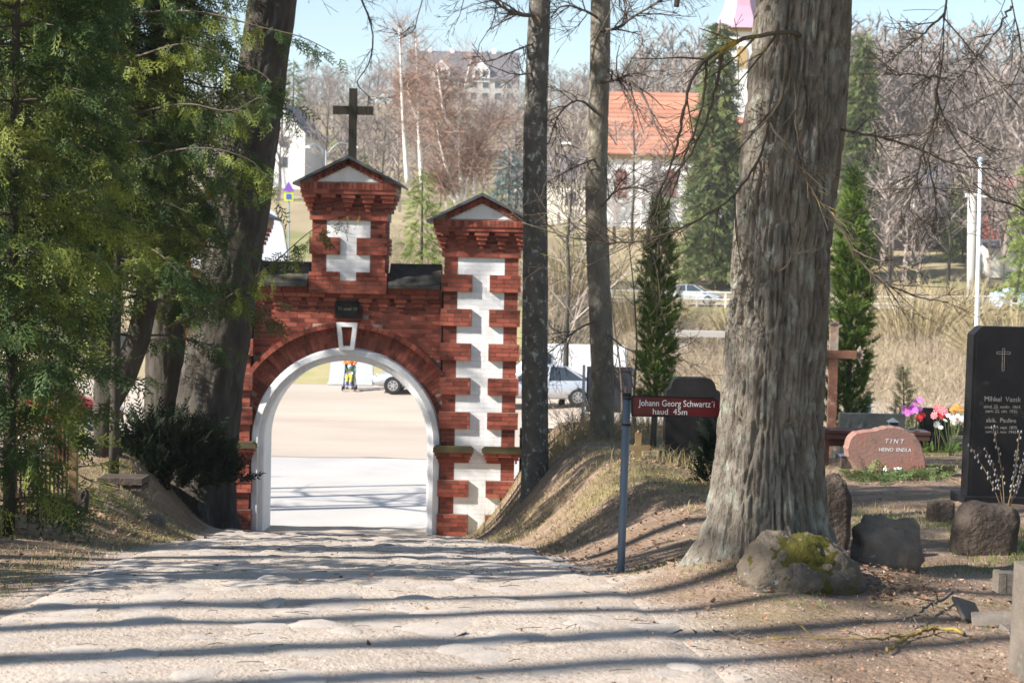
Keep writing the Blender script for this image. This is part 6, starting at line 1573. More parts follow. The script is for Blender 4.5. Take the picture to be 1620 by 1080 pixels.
# ------------------------------------------------------------------ buildings
def window(parent, c, w, h, rz=0.0, arched=False, fill='glassdark', frame='trimwhite', nrm=None):
    fo = MB()
    if arched:
        poly = [(-w/2, -h/2), (w/2, -h/2)] + [(w/2 * math.cos(a), h/2 - w/2 + w/2 * math.sin(a)) for a in np.linspace(0, math.pi, 9)]
    else: poly = [(-w/2, -h/2), (w/2, -h/2), (w/2, h/2), (-w/2, h/2)]
    Rm = np.array(RZ(rz))
    f_ = lambda V: V @ Rm.T + np.array(c)
    o = MB().prism([(p[0] * 1.12, p[1] * 1.08) for p in poly], -0.05, 0.08, f_).build("window", MAT[frame], parent)
    MB().prism(poly, -0.08, 0.05, f_).build("pane", MAT[fill], o)
    return o
def house(name, label, px, d, w, dp, hw, rh, rz, wall, roof, wins=(), ridge='x', zoff=0.0, over=0.4, chimneys=(), cat="house", group=None):
    b = off(px, d); b.z += zoff
    t = root(name, b, label, cat, group)
    Rm = np.array(RZ(rz)); f_ = lambda V: np.asarray(V) @ Rm.T + np.array(b)
    V = np.array([(x, y, z) for z in (-2.0, hw) for x, y in ((-w/2, -dp/2), (w/2, -dp/2), (w/2, dp/2), (-w/2, dp/2))])
    gm = MB().add(f_(V), BOXF)
    th = 0.22
    if ridge == 'x':
        gv = [(-w/2, -dp/2, hw), (-w/2, dp/2, hw), (-w/2, 0, hw + rh), (w/2, -dp/2, hw), (w/2, dp/2, hw), (w/2, 0, hw + rh)]
        sl = [((-w/2-over, -dp/2-over, hw - over*rh/dp*2), (w/2+over, -dp/2-over, hw - over*rh/dp*2), (w/2+over, 0, hw+rh), (-w/2-over, 0, hw+rh)), ((-w/2-over, dp/2+over, hw - over*rh/dp*2), (-w/2-over, 0, hw+rh), (w/2+over, 0, hw+rh), (w/2+over, dp/2+over, hw - over*rh/dp*2))]
    else:
        gv = [(-w/2, -dp/2, hw), (w/2, -dp/2, hw), (0, -dp/2, hw + rh), (-w/2, dp/2, hw), (w/2, dp/2, hw), (0, dp/2, hw + rh)]
        sl = [((-w/2-over, -dp/2-over, hw - over*rh/w*2), (0, -dp/2-over, hw+rh), (0, dp/2+over, hw+rh), (-w/2-over, dp/2+over, hw - over*rh/w*2)), ((w/2+over, -dp/2-over, hw - over*rh/w*2), (w/2+over, dp/2+over, hw - over*rh/w*2), (0, dp/2+over, hw+rh), (0, -dp/2-over, hw+rh))]
    gm.add(f_(np.array(gv) * np.array([0.999, 0.999, 1])), [(0, 2, 1), (3, 4, 5), (0, 1, 4, 3), (0, 3, 5, 2), (1, 2, 5, 4)])
    gm.build("wall", MAT[wall], t)
    for s in sl:
        s = np.array(s); V = np.concatenate([s, s + np.array([0, 0, th])])
        ro = MB().add(f_(V), BOXF).build("roof", MAT[roof], t)
    for (x, y, h) in chimneys:
        MB().box(f_(np.array([[x, y, hw + rh * 0.6 + h / 2]]))[0], (0.8, 0.6, h)).build("chimney", MAT['brickred' if wall != 'housegrey' else 'trimwhite'], ro)
    for (x, z, ww, wh) in wins:
        window(t, f_(np.array([[x, -dp/2, z]]))[0], ww, wh, rz)
    return t, f_
# church
D = 160.0
b = off(1075, D); kx = FPX / D
ch = root("church", b, "white church with orange tiled roof and pink sheeted spire behind the spruce", "church")
x0, x1 = at(950, 300, D).x, at(1226, 300, D).x
ze, zr = at(1070, 246, D).z, at(1070, 137, D).z
dp = 11.0
MB().box(((x0 + x1) / 2, D + dp / 2, (ze + b.z) / 2 - 1.5), (x1 - x0, dp, ze - b.z + 3)).build("wall", MAT['churchwall'], ch)
MB().box(((x0 + x1) / 2, D + dp / 2, ze - 0.25), (x1 - x0 + 0.5, dp + 0.5, 0.5)).build("cornice", MAT['ochre'], ch)
ov = 0.5
rows = 14
for s in (0, 1):
    rm = MB()
    for i in range(rows):
        t0, t1 = i / rows, (i + 1.15) / rows
        y0 = D - ov + (dp / 2 + ov) * t0 if s == 0 else D + dp + ov - (dp / 2 + ov) * t0
        y1 = D - ov + (dp / 2 + ov) * min(t1, 1) if s == 0 else D + dp + ov - (dp / 2 + ov) * min(t1, 1)
        a, c = ze + (zr - ze) * t0 + 0.10, ze + (zr - ze) * min(t1, 1) + 0.0
        V = [(x0 - 0.4, y0, a), (x1 + 0.4, y0, a), (x1 + 0.4, y1, c), (x0 - 0.4, y1, c), (x0 - 0.4, y0, a - 0.14), (x1 + 0.4, y0, a - 0.14)]
        rm.add(V, [(0, 1, 2, 3), (4, 5, 1, 0)], tone=0.37 * i % 1)
    rm.build("roof", MAT['churchroof'], ch, tone=True)
V = []
for x in (x0, x1): V += [(x, D, ze), (x, D + dp, ze), (x, D + dp / 2, zr - 0.1)]
MB().add(V, [(0, 2, 1), (3, 4, 5)]).build("gable", MAT['churchwall'], ch)
for px in (982, 1060, 1140):
    c = at(px, 290, D); window(ch, (c.x, D, c.z), 20 / kx, 46 / kx, 0, True, 'brickred', 'trimwhite')
for px in (1022, 1100, 1180):
    c = at(px, 300, D); MB().box((c.x, D - 0.5, b.z + (ze - b.z) * 0.42), (1.0, 1.1, (ze - b.z) * 0.84 + 1.0), taper=(0.9, 0.6)).build("buttress", MAT['churchwall'], ch)
Tc = at(1182, 100, D); tw = 4.6; ty = D + dp / 2
zt_ = at(1180, 42, D).z
tw_o = MB().box((Tc.x, ty, (zt_ + b.z) / 2), (tw, tw, zt_ - b.z)).build("tower", MAT['churchwall'], ch)
MB().box((Tc.x, ty, zt_ + 0.12), (tw + 0.5, tw + 0.5, 0.3)).build("tower_cornice", MAT['ochre'], ch)
sm = MB(); h0 = zt_ + 0.27
prf = [(3.1, 0.0), (2.3, 1.2), (1.75, 2.4), (1.35, 4.2), (0.9, 8.0), (0.1, 15.0)]
V = []
for r_, z in prf: V += [(Tc.x + r_ * math.cos(a) * 1.08, ty + r_ * math.sin(a) * 1.08, h0 + z) for a in (np.arange(8) + 0.5) * math.pi / 4]
F = [(i*8+j, i*8+(j+1) % 8, (i+1)*8+(j+1) % 8, (i+1)*8+j) for i in range(len(prf)-1) for j in range(8)]
sm.add(V, F).build("spire", MAT['pinkroof'], ch)
window(ch, (Tc.x - 0.1, ty - tw / 2, zt_ - 2.6), 1.1, 2.2, 0, True, 'ochre', 'churchwall')
# small stone gatehouse left of the nave
house("low_house", "pale low house seen between the two slim trunks below the church", 900, 172, 12, 8, 4.2, 2.6, 0.0, 'housecream', 'darkroof', [(-3.5, 2.0, 1.2, 1.4), (0, 2.0, 1.2, 1.4), (3.5, 2.0, 1.2, 1.4)])
# house left of the cross
house("gabled_house", "white gabled house with dark roof left of the cross", 452, 235, 9.0, 13.0, 6.2, 4.6, -0.12, 'churchwall', 'darkroof', [(-1.8, 2.0, 1.1, 1.5), (1.4, 2.0, 1.1, 1.5), (-1.6, 4.9, 1.1, 1.5), (1.6, 4.9, 1.1, 1.5), (0, 7.4, 1.0, 1.3)], ridge='y', zoff=1.0, chimneys=[(-1.5, 1.0, 2.2)])
# big building on the hill
D = 420
t, f_ = house("hill_building", "long dark-roofed building with white dormers on the hilltop", 732, D, 29, 14, 7.0, 7.5, 0.0, 'housegrey', 'darkroof', [(x, z, 1.6, 1.7) for x in np.arange(-12.5, 13, 3.1) for z in (2.4, 5.4)], zoff=0.0)
for x in (-5.5, 4.8):
    c = f_(np.array([[x, -7.2, 8.0]]))[0]
    o = MB().prism([(c[0] - 2.3, c[2] - 2), (c[0] + 2.3, c[2] - 2), (c[0] + 2.3, c[2] + 1.2), (c[0], c[2] + 3.6), (c[0] - 2.3, c[2] + 1.2)], c[1], c[1] + 5).build("dormer", MAT['trimwhite'], t)
    for dx in (-0.9, 0.9): window(o, (c[0] + dx, c[1] - 0.02, c[2] + 0.2), 1.0, 1.5)
for x in (-9, -3, 8): 
    c = f_(np.array([[x, 0, 14.8]]))[0]; MB().box(c, (1.1, 0.9, 1.6)).build("chimney", MAT['trimwhite'], t)
# right-hand background
house("blue_roofed_house", "white house under a slate blue roof among trees right of the lime", 1462, 165, 5.0, 6, 2.4, 2.6, 0.25, 'trimwhite', 'blueroof', [(-1.6, 1.4, 0.8, 1.0), (0, 1.4, 0.8, 1.0), (1.6, 1.4, 0.8, 1.0)], zoff=1.2)
house("long_shed", "long dark timber shed below the blue-roofed house", 1470, 150, 9, 4, 2.0, 0.5, 0.0, 'darkwall', 'darkroof', zoff=1.2, cat="shed")
house("red_house", "red plank house behind the flagpole", 1592, 150, 5.5, 6, 3.6, 1.6, -0.2, 'redwall', 'redwall', [(-1.2, 1.8, 0.9, 1.1), (1.2, 1.8, 0.9, 1.1)], zoff=1.6)
house("pale_garage", "pale sandy garage front under the red house", 1590, 136, 4.0, 4, 1.9, 0.5, 0.0, 'housecream', 'darkroof', zoff=0.2, cat="garage")
b = off(1600, 124); t = root("covered_boat", b, "pale blue tarpaulin-covered boat by the roadside behind the flagpole", "boat")
MB().prism([(b.x - 1.3, b.z), (b.x + 1.3, b.z), (b.x + 1.2, b.z + 1.0), (b.x, b.z + 1.5), (b.x - 1.2, b.z + 1.0)], b.y - 1.8, b.y + 1.8).build("tarpaulin", MAT['tarp'], t)
MB().box((b.x, b.y, b.z + 0.1), (1.6, 3.2, 0.3)).build("hull", MAT['trimwhite'], t)
house("pale_shed", "white shed glimpsed through the left thujas", 14, 75, 5, 4, 3.0, 1.2, 0.1, 'trimwhite', 'blueroof', cat="shed", zoff=3.0)
b = off(1538, 120); MBo = root("utility_post", b, "grey wooden utility post left of the flagpole", "post")
MB().cyl(b, at(1538, 308, 120), 0.42, 0.34, 10).build("shaft", MAT['housegrey'], MBo, smooth=True)
c = at(1538, 309, 120); MB().box((c.x + 0.3, c.y, c.z), (1.6, 0.2, 0.25)).build("crossbar", MAT['trimwhite'], MBo)

# ------------------------------------------------------------------ far trees
def slivers(mb, P0, P1, w0, w1, rng, tone, tri=False):
    d = P1 - P0; nrm = np.cross(d, rng.standard_normal(d.shape)); nrm /= np.linalg.norm(nrm, axis=1, keepdims=True) + 1e-9
    w0 = np.broadcast_to(w0, (len(d),))[:, None]; w1 = np.broadcast_to(w1, (len(d),))[:, None]
    if tri: return mb.add(np.stack([P0 - nrm * w0, P0 + nrm * w0, P1], 1).reshape(-1, 3), np.arange(len(d) * 3).reshape(-1, 3), tone)
    V = np.stack([P0 - nrm * w0, P0 + nrm * w0, P1 + nrm * w1, P1 - nrm * w1], 1).reshape(-1, 3)
    F = np.arange(len(d) * 4).reshape(-1, 4)
    mb.add(V, F, tone)
def bare_proto(seed, h=1.0, nb=26, nt=5, nq=3, spread=0.26, up=0.75):
    """segments of a leafless tree of height 1: list of (P0, P1, w0, w1)"""
    r = R_(seed); S = []
    def seg(a, b, w0, w1): S.append(np.concatenate([a, b, [w0, w1]]))
    tp_ = [np.array([0, 0, 0.0])]
    for i in range(6): tp_.append(tp_[-1] + np.array([r.uniform(-.015, .015), r.uniform(-.015, .015), h / 6]))
    for i in range(6): seg(tp_[i], tp_[i+1], 0.012 * (1 - i / 7), 0.012 * (1 - (i + 1) / 7))
    for i in range(nb):
        f = r.uniform(0.25, 0.98); k = min(5, int(f * 6)); p = tp_[k] + (tp_[k+1] - tp_[k]) * (f * 6 - k)
        a = r.uniform(0, 6.28); L = spread * (1.15 - f) * r.uniform(0.7, 1.3) + 0.05
        d = np.array([math.cos(a) * (1 - up * 0.6), math.sin(a) * (1 - up * 0.6), up]); d /= np.linalg.norm(d)
        e = p + d * L; seg(p, e, 0.0045, 0.0018)
        for j in range(nt):
            q = p + d * L * r.uniform(0.3, 1.0); d2 = d + r.standard_normal(3) * 0.5; d2 /= np.linalg.norm(d2); L2 = L * r.uniform(0.25, 0.6)
            e2 = q + d2 * L2; seg(q, e2, 0.0022, 0.0011)
            for m in range(nq):
                q3 = q + d2 * L2 * r.uniform(0.3, 1.0); d3 = d2 + r.standard_normal(3) * 0.6; d3 /= np.linalg.norm(d3)
                seg(q3, q3 + d3 * L2 * r.uniform(0.3, 0.6), 0.0016, 0.0008)
    return np.array(S)
BP = [bare_proto(s, spread=0.26 + 0.04 * (s % 3), up=0.55 + 0.1 * (s % 4)) for s in range(6)]
def put_bare(mb, k, p, h, rz, rng, wmul=1.0):
    S = BP[k]; R3 = np.array(RZ(rz)) * h
    P0, P1 = S[:, :3] @ R3.T + np.array(p), S[:, 3:6] @ R3.T + np.array(p)
    a = S[:, 6] > 0.003
    slivers(mb, P0[a], P1[a], S[a, 6] * h * wmul, S[a, 7] * h * wmul, rng, rng.random(a.sum()))
    a = ~a; slivers(mb, P0[a], P1[a], S[a, 6] * h * wmul * 1.3, 0, rng, rng.random(a.sum()), True)
r = R_(90)
mb = MB(); cnt = 0
def wood(n, px0, px1, d0, d1, h0, h1):
    global cnt
    for i in range(n):
        d = r.uniform(d0, d1); px = r.uniform(px0, px1); p = off(px, d)
        put_bare(mb, r.integers(6), p, r.uniform(h0, h1), r.uniform(0, 6.28), r, 1.5); cnt += 1
wood(150, 1000, 1760, 185, 260, 13, 19)
wood(90, 1240, 1760, 190, 240, 15, 21)
wood(90, 440, 1010, 230, 330, 9, 13)
wood(60, 380, 660, 330, 410, 9, 13)
wood(50, 800, 1010, 330, 410, 9, 13)
wood(30, 640, 820, 300, 360, 7, 10)
wood(70, -100, 470, 200, 330, 11, 16)
wood(45, 560, 1000, 150, 215, 8, 12)
wood(5, 930, 1110, 140, 157, 8, 12)
wood(34, 1380, 1660, 125, 160, 7, 13)
kind(mb.build("woodland", MAT['wood'], tone=True), "stuff")["label"] = "far bare woodland covering the hillside"
def bare_tree(name, label, px, d, h, seed, mat, group=None, wmul=1.0):
    b = off(px, d); t = root(name, b, label, "tree", group); rr = R_(seed); mbx = MB()
    S = bare_proto(seed, nb=22, nt=6, nq=4, spread=0.34, up=0.6)
    R3 = np.eye(3) * h; P0, P1 = S[:, :3] @ R3.T + np.array(b), S[:, 3:6] @ R3.T + np.array(b)
    tr = MB(); q = [P0[i] for i in range(6)] + [P1[5]]; tr.tube(q, np.linspace(0.013 * h, 0.003 * h, 7) * wmul, 8); tr.build("trunk", MAT[mat], t, smooth=True)
    slivers(mbx, P0[6:], P1[6:], S[6:, 6] * h, S[6:, 7] * h, rr, rr.random(len(S) - 6)); mbx.build("crown", MAT['wood'], t, tone=True)
bare_tree("bare_tree", "thin bare tree standing between the two slim trunks", 888, 60, 9.5, 201, 'barkdark')
bare_tree("bare_tree", "bare tree on the slope just right of the paler slim trunk", 1000, 150, 13, 202, 'barkdark')
bare_tree("bare_tree", "bare tree before the blue-roofed house", 1405, 130, 13, 203, 'barkdark')
bare_tree("bare_tree", "bare tree on the slope under the red house", 1500, 128, 12, 204, 'barkdark')
bare_tree("bare_tree", "bare tree at the far right above the covered boat", 1604, 118, 14, 205, 'barkdark')
bare_tree("bare_tree", "bare tree rising left of the twin-armed lamp", 505, 150, 12, 206, 'barkdark')
bare_tree("bare_tree", "bare tree right of the gate cross below the hill building", 600, 140, 11, 207, 'barkdark')
# birches: white stems drawn from the photograph, each with a haze of twigs
def birch(label, d, stems, seed, foot):
    b = off(foot, d); t = root("birch_tree", b, label, "tree", "birches behind the gate"); rr = R_(seed); tw = MB()
    for S in stems:
        q = [at(px, py, d + dd) for px, py, dd in S]
        if S[0][1] > 330: q = [Vector((b.x + (q[0].x - b.x) * 0.5, q[0].y, b.z))] + q
        P = spline([list(p) for p in q], 24); w = 0.0030 * d * (1.0 if len(S) > 2 else 0.7)
        MB().tube(P, np.linspace(w * 0.55, w * 0.16, 24), 7).build("stem", MAT['birch'], t, smooth=True)
        n = 260
        idx = rr.integers(6, 24, n); p = P[idx]; dv = rr.standard_normal((n, 3)) * np.array([1, 0.8, 0.5]) + np.array([0, 0, 0.75]); dv /= np.linalg.norm(dv, axis=1, keepdims=True)
        L = rr.uniform(0.4, 1.6, n) * d / 85
        e = p + dv * L[:, None]; slivers(tw, p, e, 0.012, 0.006, rr, rr.random(n))
        for k in range(4):
            s_ = p + dv * (L * rr.uniform(0.3, 1, n))[:, None]; d2 = dv + rr.standard_normal((n, 3)) * 0.7 + np.array([0, 0, -0.35])
            slivers(tw, s_, s_ + d2 * (L * 0.45)[:, None], 0.009, 0.005, rr, rr.random(n))
    tw.build("crown", MAT['birchtwig'], t)
birch("tall slim white birch just right of the gate cross", 92, [[(645, 290, 0), (640, 220, 0), (636, 150, 0), (634, 90, 0), (632, 45, 0)]], 211, 650)
birch("white birch with forked upper stem under the hill building's left end", 95, [[(668, 300, 0), (665, 250, 0), (662, 180, 0), (660, 110, 0), (658, 60, 0)], [(663, 190, 0), (650, 160, 0), (644, 125, 0)]], 212, 672)
birch("many-stemmed white birch spreading between the gate gables", 82, [[(731, 315, 0), (728, 250, 0), (728, 180, 0), (735, 140, 0), (745, 95, 0)], [(728, 320, 0), (712, 280, 0), (697, 230, 0), (690, 190, 0)], [(735, 318, 0), (745, 270, 0), (770, 220, 0), (795, 190, 0)], [(726, 210, 0), (708, 190, 0), (697, 140, 0), (692, 110, 0)], [(722, 320, 0), (705, 300, 0), (690, 290, 0)], [(750, 312, 0), (752, 270, 0), (757, 235, 0)]], 213, 731)
# evergreens in the distance
def fir(label, px, d, pyt, w, mat, seed, nb=150, nsp=9, ss=0.9, name="spruce_tree", zoff=0.0, shape=0.85):
    b = off(px, d); b.z += zoff; h = at(px, pyt, d).z - b.z
    conifer(name, label, b, h, lambda f: w * (1.03 - f) ** shape + 0.15, MAT[mat], seed, nb, nsp, ss, hang=0.35, up=0.05, zmin=0.06, protos=SPRC, stem=0.03 * h * 0.5, droop=0.22, twigr=0.0, group="evergreens in the middle distance")
fir("tall spruce standing in front of the church nave", 1128, 128, 22, 3.1, 'spruce', 221, 330, 20, 1.0)
fir("spruce with brown cones showing right of the big lime trunk", 1356, 140, 45, 2.3, 'spruce', 222, 300, 18, 0.95)
fir("blue-grey spruce right of the many-stemmed birch", 802, 125, 232, 2.4, 'bluespruce', 223, 120, 9, 0.8)
fir("yellow-green conifer rising behind the gate between its gables", 663, 74, 262, 1.15, 'limeleaf', 224, 130, 10, 0.42, "conifer", shape=0.5)
fir("small dark spruce close right of the gate cross shaft", 574, 120, 228, 1.1, 'spruce', 225, 70, 7, 0.5)
fir("dark spruce before the long shed", 1522, 140, 275, 2.2, 'spruce', 226, 110, 8, 0.8)
fir("green bushy conifer at the foot of the slim trunks' gap", 905, 118, 325, 1.3, 'spruce', 227, 60, 7, 0.6)
fir("light green spruce cut by the right edge of the picture", 1625, 110, 250, 2.2, 'limeleaf', 228, 120, 8, 0.8)
fir("dark conifer on the skyline left of the twin-armed lamp", 462, 250, 90, 2.6, 'spruce', 229, 80, 8, 1.3)
# golden willows and dry scrub beyond the terrace
def rods(mb, c, n, w, h, rr, lean=0.5, wd=0.012):
    a = rr.uniform(0, 6.28, n); u = rr.random(n) ** 0.5
    p0 = np.array(c) + np.stack([np.cos(a) * u * w * 0.45, np.sin(a) * u * w * 0.45, np.zeros(n)], -1)
    hh = h * (1 - 0.45 * u ** 2) * rr.uniform(0.6, 1.1, n)
    m = p0 + np.stack([np.cos(a) * u * w * lean * 0.35, np.sin(a) * u * w * lean * 0.35, hh * 0.55], -1)
    e = m + np.stack([np.cos(a) * u * w * lean * 0.5 + rr.normal(0, 0.12, n), np.sin(a) * u * w * lean * 0.5 + rr.normal(0, 0.12, n), hh * 0.45], -1)
    t_ = rr.random(n)
    slivers(mb, p0, m, wd, wd * 0.8, rr, t_); slivers(mb, m, e, wd * 0.8, wd * 0.3, rr, t_)
    for k in range(3):
        s_ = p0 + (e - p0) * rr.uniform(0.4, 1.0, (n, 1)); d2 = (e - m) * 0.5 + rr.normal(0, 0.22, (n, 3))
        slivers(mb, s_, s_ + d2 * rr.uniform(0.4, 0.9, (n, 1)), wd * 0.75, 0, rr, t_, True)
def willow(label, px, d, w, h, n, seed):
    b = off(px, d); t = root("willow_bush", b, label, "bush", "golden willow bushes on the slope"); rr = R_(seed)
    mbx = MB(); rods(mbx, b, n, w, h, rr, wd=0.022); mbx.build("rods", MAT['willow'], t, tone=True)
    s_ = MB()
    for i in range(5): s_.tube([b + Vector((rr.uniform(-.5, .5), rr.uniform(-.3, .3), -0.1)), b + Vector((rr.uniform(-.9, .9), rr.uniform(-.5, .5), h * 0.45))], [0.08, 0.03], 5)
    s_.build("stem", MAT['barkdark'], t)
willow("rounded golden willow right of the thuja column", 1446, 104, 6.0, 4.2, 520, 231)
willow("golden willow cut by the right edge under the flagpole", 1606, 90, 5.0, 3.6, 480, 232)
willow("golden willow between the two slim trunks", 895, 108, 6.0, 4.4, 460, 233)
willow("golden willow behind the slender thuja", 1010, 106, 5.0, 3.8, 380, 234)
willow("low golden willow before the railing beside the lime trunk", 1165, 104, 3.2, 2.6, 300, 235)
willow("golden willow left of the flagpole on the slope", 1525, 108, 5.0, 3.4, 380, 236)
willow("golden willow right of the yellow-green conifer behind the gate", 722, 96, 5.0, 3.0, 320, 237)
rr = R_(95); mb = MB()
for i in range(560):
    d = rr.uniform(66, 112); px = rr.uniform(835, 1680)
    if d < 70 and px < 990: continue
    p = off(px, d); rods(mb, p, 26, rr.uniform(1.2, 2.6), rr.uniform(0.9, 2.0) * (1.0 if d > 80 else 0.9), rr, 0.6, 0.011)
for i in range(130):
    d = rr.uniform(88, 135); px = rr.uniform(590, 840); p = off(px, d); rods(mb, p, 26, rr.uniform(1.5, 3.0), rr.uniform(1.2, 2.6), rr, 0.6, 0.013)
for i in range(120):
    d = rr.uniform(40, 62); px = rr.uniform(1150, 1700); p = off(px, d); rods(mb, p, 26, rr.uniform(1.0, 2.2), rr.uniform(0.8, 1.7), rr, 0.6, 0.008)
kind(mb.build("scrub", MAT['scrub'], tone=True), "stuff")["label"] = "dry brown scrub in the hollow beyond the graves"
# ------------------------------------------------------------------ ground cover
def blades(mb, P, h, w, rng, lean=0.7, tone=None):
    n = len(P); a = rng.uniform(0, 6.28, n); q = np.stack([np.cos(a), np.sin(a), np.zeros(n)], -1)
    b = rng.uniform(0, 6.28, n); l = np.stack([np.cos(b), np.sin(b), np.zeros(n)], -1) * (rng.random(n) * lean)[:, None]
    h = h * rng.uniform(0.5, 1.3, n)
    m = P + (l * 0.35 + np.array([0, 0, 0.6])) * h[:, None]; e = P + (l + np.array([0, 0, 0.85])) * h[:, None]
    V = np.stack([P - q * w, P + q * w, m + q * w * 0.7, m - q * w * 0.7, e], 1).reshape(-1, 3)
    k = np.arange(n)[:, None] * 5; t = rng.random(n) if tone is None else tone
    mb.add(V, np.concatenate([k + 0, k + 1, k + 2, k + 3], 1), t)
    s = mb.n - 5 * n
    mb.F.setdefault(3, []).append(np.concatenate([k + 3, k + 2, k + 4], 1) + s); mb.T.setdefault(3, []).append(t); mb.MI.setdefault(3, []).append(np.zeros(n, int))
def field(n, x0, x1, y0, y1, rng, dens, margin=0.12):
    x, y = rng.uniform(x0, x1, n), rng.uniform(y0, y1, n)
    keep = ~inpath(x, y, margin) & (rng.random(n) < dens(x, y))
    x, y = x[keep], y[keep]
    return np.stack([x, y, gz(x, y) - 0.01], -1)
rng = R_(301)
mb = MB()
# withered grass on the right bank and terrace
dr = lambda x, y: np.clip((fbm(x * 0.9, y * 0.9, 4.0, 3) - 0.38) * 4, 0.05, 1)
P = field(36000, -1.2, 3.6, 13.0, 29.0, rng, lambda x, y: dr(x, y) * np.clip(1.2 - (x - _xr(y)) / 4.0, 0.1, 1)); blades(mb, P, 0.065, 0.0045, rng, 1.9)
P = field(9000, 0.3, 6.5, 18.0, 29.2, rng, lambda x, y: dr(x, y) * 0.6); blades(mb, P, 0.07, 0.005, rng, 1.6)
P = field(60000, -8.0, -2.6, 10.0, 27.5, rng, lambda x, y: np.clip(dr(x + 5, y) + 0.25, 0, 1)); blades(mb, P, 0.045, 0.0045, rng, 1.9)
P = field(15000, 0.5, 5.0, 5.0, 13.5, rng, lambda x, y: np.clip((fbm(x * 1.4, y * 1.4, 6.0, 3) - 0.5) * 3, 0, 1) * 0.6); blades(mb, P, 0.035, 0.002, rng, 1.8)
P = field(6000, -4.6, -2.2, 5.0, 10.0, rng, lambda x, y: np.clip((fbm(x * 1.4, y * 1.4, 6.0, 3) - 0.45) * 3, 0, 1)); blades(mb, P, 0.035, 0.002, rng, 1.8)
# tall straw by the wall, the crosses and the stone
for px, d, n, h, s in ((1000, 26.5, 900, 0.45, 0.8), (930, 25.8, 700, 0.30, 0.55), (1335, 23.4, 500, 0.34, 0.5), (1100, 18.0, 160, 0.24, 0.35), (1060, 17.6, 120, 0.25, 0.3), (880, 25.0, 500, 0.22, 0.5), (1430, 26.4, 400, 0.35, 0.5)):
    c = on(px, d); x, y = c.x + rng.normal(0, s, n), d + rng.normal(0, 0.3, n); blades(mb, np.stack([x, y, gz(x, y) - 0.01], -1), h, 0.004, rng, 0.9)
kind(mb.build("withered_grass", MAT['drygrass'], tone=True), "stuff")["label"] = "withered tan grass on the banks and graves"
mb = MB()
g_ = lambda x, y: np.clip((fbm(x * 1.1 + 3, y * 1.1, 9.0, 3) - 0.5) * 5, 0, 1)
P = field(9000, 0.2, 1.7, 8.2, 11.0, rng, lambda x, y: g_(x, y) * 0.8); blades(mb, P, 0.035, 0.0028, rng, 0.8)
P = field(9000, 1.9, 4.2, 9.8, 13.0, rng, lambda x, y: np.clip((fbm(x * 1.1 + 3, y * 1.1, 9.0, 3) - 0.42) * 5, 0, 1)); blades(mb, P, 0.05, 0.003, rng, 0.7)
P = field(3000, 1.4, 4.0, 6.8, 9.6, rng, lambda x, y: g_(x, y) * 0.35); blades(mb, P, 0.035, 0.0025, rng, 0.7)
P = field(22000, -6.0, -2.4, 8.0, 21.0, rng, lambda x, y: g_(x, y) * 0.8); blades(mb, P, 0.04, 0.003, rng, 0.8)
P = field(5000, -7.5, -4.0, 17.0, 24.0, rng, lambda x, y: g_(x, y) * 0.6); blades(mb, P, 0.05, 0.004, rng, 0.8)
P = field(5000, 0.4, 3.0, 14.0, 20.0, rng, lambda x, y: g_(x, y) * 0.5); blades(mb, P, 0.05, 0.0035, rng, 0.8)
kind(mb.build("fresh_grass", MAT['greengrass'], tone=True), "stuff")["label"] = "sparse fresh green grass between the stones"
# fallen leaves
def leafproto():
    return np.array([(0, 0, 0.1), (0.35, 0.32, 0.02), (1, 0, 0.14), (0.35, -0.32, 0.03), (0.5, 0, -0.04)]), np.array([(0, 4, 1), (1, 4, 2), (0, 3, 4), (3, 2, 4)])
LV, LF = leafproto()
mb = MB()
def leaves(n, cx, cy, sx, sy, size, lift=0.012):
    x, y = cx + rng.normal(0, sx, n), cy + rng.normal(0, sy, n)
    P = np.stack([x, y, gz(x, y) + lift], -1)
    N = rng.standard_normal((n, 3)) * 0.45 + np.array([0, 0, 1.0]); D_ = rng.standard_normal((n, 3)) * np.array([1, 1, 0.15])
    Mx = frames(D_, N) * (size * rng.uniform(0.6, 1.3, n))[:, None, None]
    scatter(mb, LV, LF, Mx, P, rng.random(n))
t_ = TREE
leaves(300, t_.x + 0.35, t_.y - 0.45, 0.35, 0.12, 0.035, 0.03)
leaves(160, t_.x + 0.62, t_.y - 0.75, 0.16, 0.15, 0.035)
leaves(900, 2.6, 7.6, 1.3, 1.2, 0.03)
leaves(1400, 1.3, 14.5, 1.0, 2.8, 0.045)
leaves(600, 4.2, 17.4, 1.2, 0.35, 0.05)
leaves(260, 1.75, 17.5, 0.35, 0.5, 0.05)
leaves(700, -4.5, 13.6, 0.5, 1.4, 0.06)
leaves(500, -4.4, 16.0, 0.5, 0.8, 0.06)
leaves(400, -3.6, 9.5, 0.8, 2.0, 0.035)
leaves(900, 0.0, 14.0, 1.8, 6.0, 0.022, 0.035)
leaves(300, 0.8, 11.5, 0.6, 0.8, 0.035)
kind(mb.build("fallen_leaves", MAT['leaf'], tone=True), "stuff")["label"] = "brown fallen leaves scattered on soil and path"
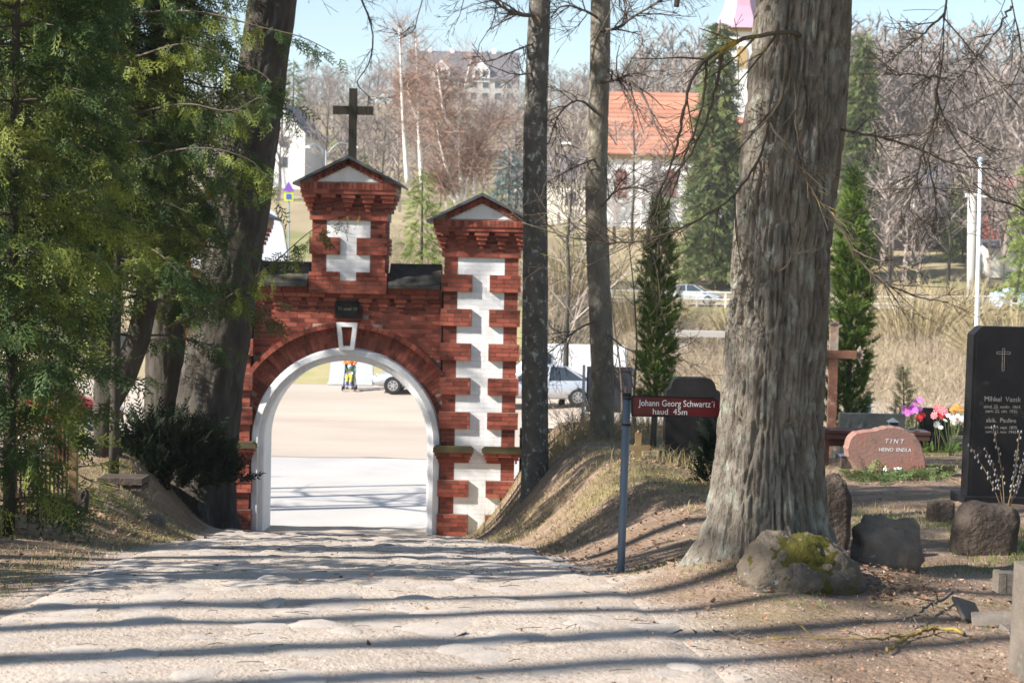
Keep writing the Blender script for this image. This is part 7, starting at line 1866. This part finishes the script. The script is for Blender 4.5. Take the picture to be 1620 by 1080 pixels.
# short twigs strewn over the path
mb = MB(); n = 260
x, y = rng.uniform(-2.6, 1.0, n), rng.uniform(5.5, 16, n)
a = rng.uniform(-0.6, 0.6, n) + np.where(rng.random(n) < 0.3, 1.5, 0); L = rng.uniform(0.02, 0.14, n)
for i in range(n):
    p = np.array([x[i], y[i], float(path_z(x[i], y[i])) + 0.012]); d = np.array([math.cos(a[i]), math.sin(a[i]), 0]) * L[i]; q = p + d; q[2] = float(path_z(q[0], q[1])) + 0.012
    mb.tube([p, (p + q) / 2 + np.array([0, 0, 0.004]), q], 0.0018, 4)
kind(mb.build("strewn_twigs", MAT['twig']), "stuff")["label"] = "short dark twigs strewn over the path"
# dry brushwood at the foot of the paler slim tree
b = on(905, 25.6); bw = root("brushwood", b, "grey brown brushwood heaped at the foot of the slim trees", "brush")
mb = MB(); r = R_(311)
for i in range(70):
    c = on(r.uniform(868, 985), r.uniform(24.6, 26.6)); grow(mb, np.array(c), (r.uniform(-1, 1), r.uniform(-.6, .6), r.uniform(0.3, 1.1)), r.uniform(0.35, 0.8), 0.006, 0, r, kids=(5, 2), droop=0.06, seg=0.1, rmin=0.0025)
mb.build("sticks", MAT['scrub'], bw)
# two thin saplings by the notice board
for px, d, lab in ((985, 27.5, "thin sapling between the notice board and the slender thuja"), (1003, 28.2, "thinner sapling right beside the slender thuja")):
    b = on(px, d); t = root("sapling", b, lab, "sapling"); tm = MB(); grow(tm, b, (0.03, 0, 1), 3.4, 0.022, 0, R_(int(px)), kids=(12, 3), droop=-0.004, wander=0.05, seg=0.3, lens=(0.25, 0.4), rmin=0.003); tm.build("stem", MAT['twig'], t, smooth=True)
# crumbs of soil and gravel
mb = MB(); n = 15000
x, y = rng.uniform(-4.5, 5.0, n), 5.2 + rng.random(n) ** 1.6 * 9.5
CV = np.array([(1, 0, -.3), (-.5, .87, -.3), (-.5, -.87, -.3), (0.1, 0, .8)]); CF = np.array([(0, 1, 3), (1, 2, 3), (2, 0, 3)])
inp = inpath(x, y, 0.0); z = np.where(inp, path_z(x, y), gz(x, y))
Mx = frames(rng.standard_normal((n, 3)) * np.array([1, 1, 0.2]), np.tile([0, 0, 1.0], (n, 1)) + rng.standard_normal((n, 3)) * 0.3) * (np.where(inp, 0.004, 0.007) * rng.uniform(0.4, 1.6, n))[:, None, None]
scatter(mb, CV, CF, Mx, np.stack([x, y, z + 0.001], -1), rng.random(n))
kind(mb.build("gravel", MAT['crumb'], tone=True), "stuff")["label"] = "loose gravel and soil crumbs strewn over path and ground"
# ------------------------------------------------------------------ spring haze over the valley
hz = bpy.data.materials.new("haze"); hz.use_nodes = True
_n = hz.node_tree; _n.nodes.clear()
_o = _n.nodes.new("ShaderNodeOutputMaterial"); _v = _n.nodes.new("ShaderNodeVolumePrincipled")
_v.inputs["Color"].default_value = (0.86, 0.88, 0.93, 1); _v.inputs["Density"].default_value = 0.00032; _v.inputs["Anisotropy"].default_value = 0.1
_n.links.new(_v.outputs[0], _o.inputs["Volume"])
hb_ = MB().box((0, 720, 37), (4200, 1600, 82)).build("haze", hz); kind(hb_, "stuff")
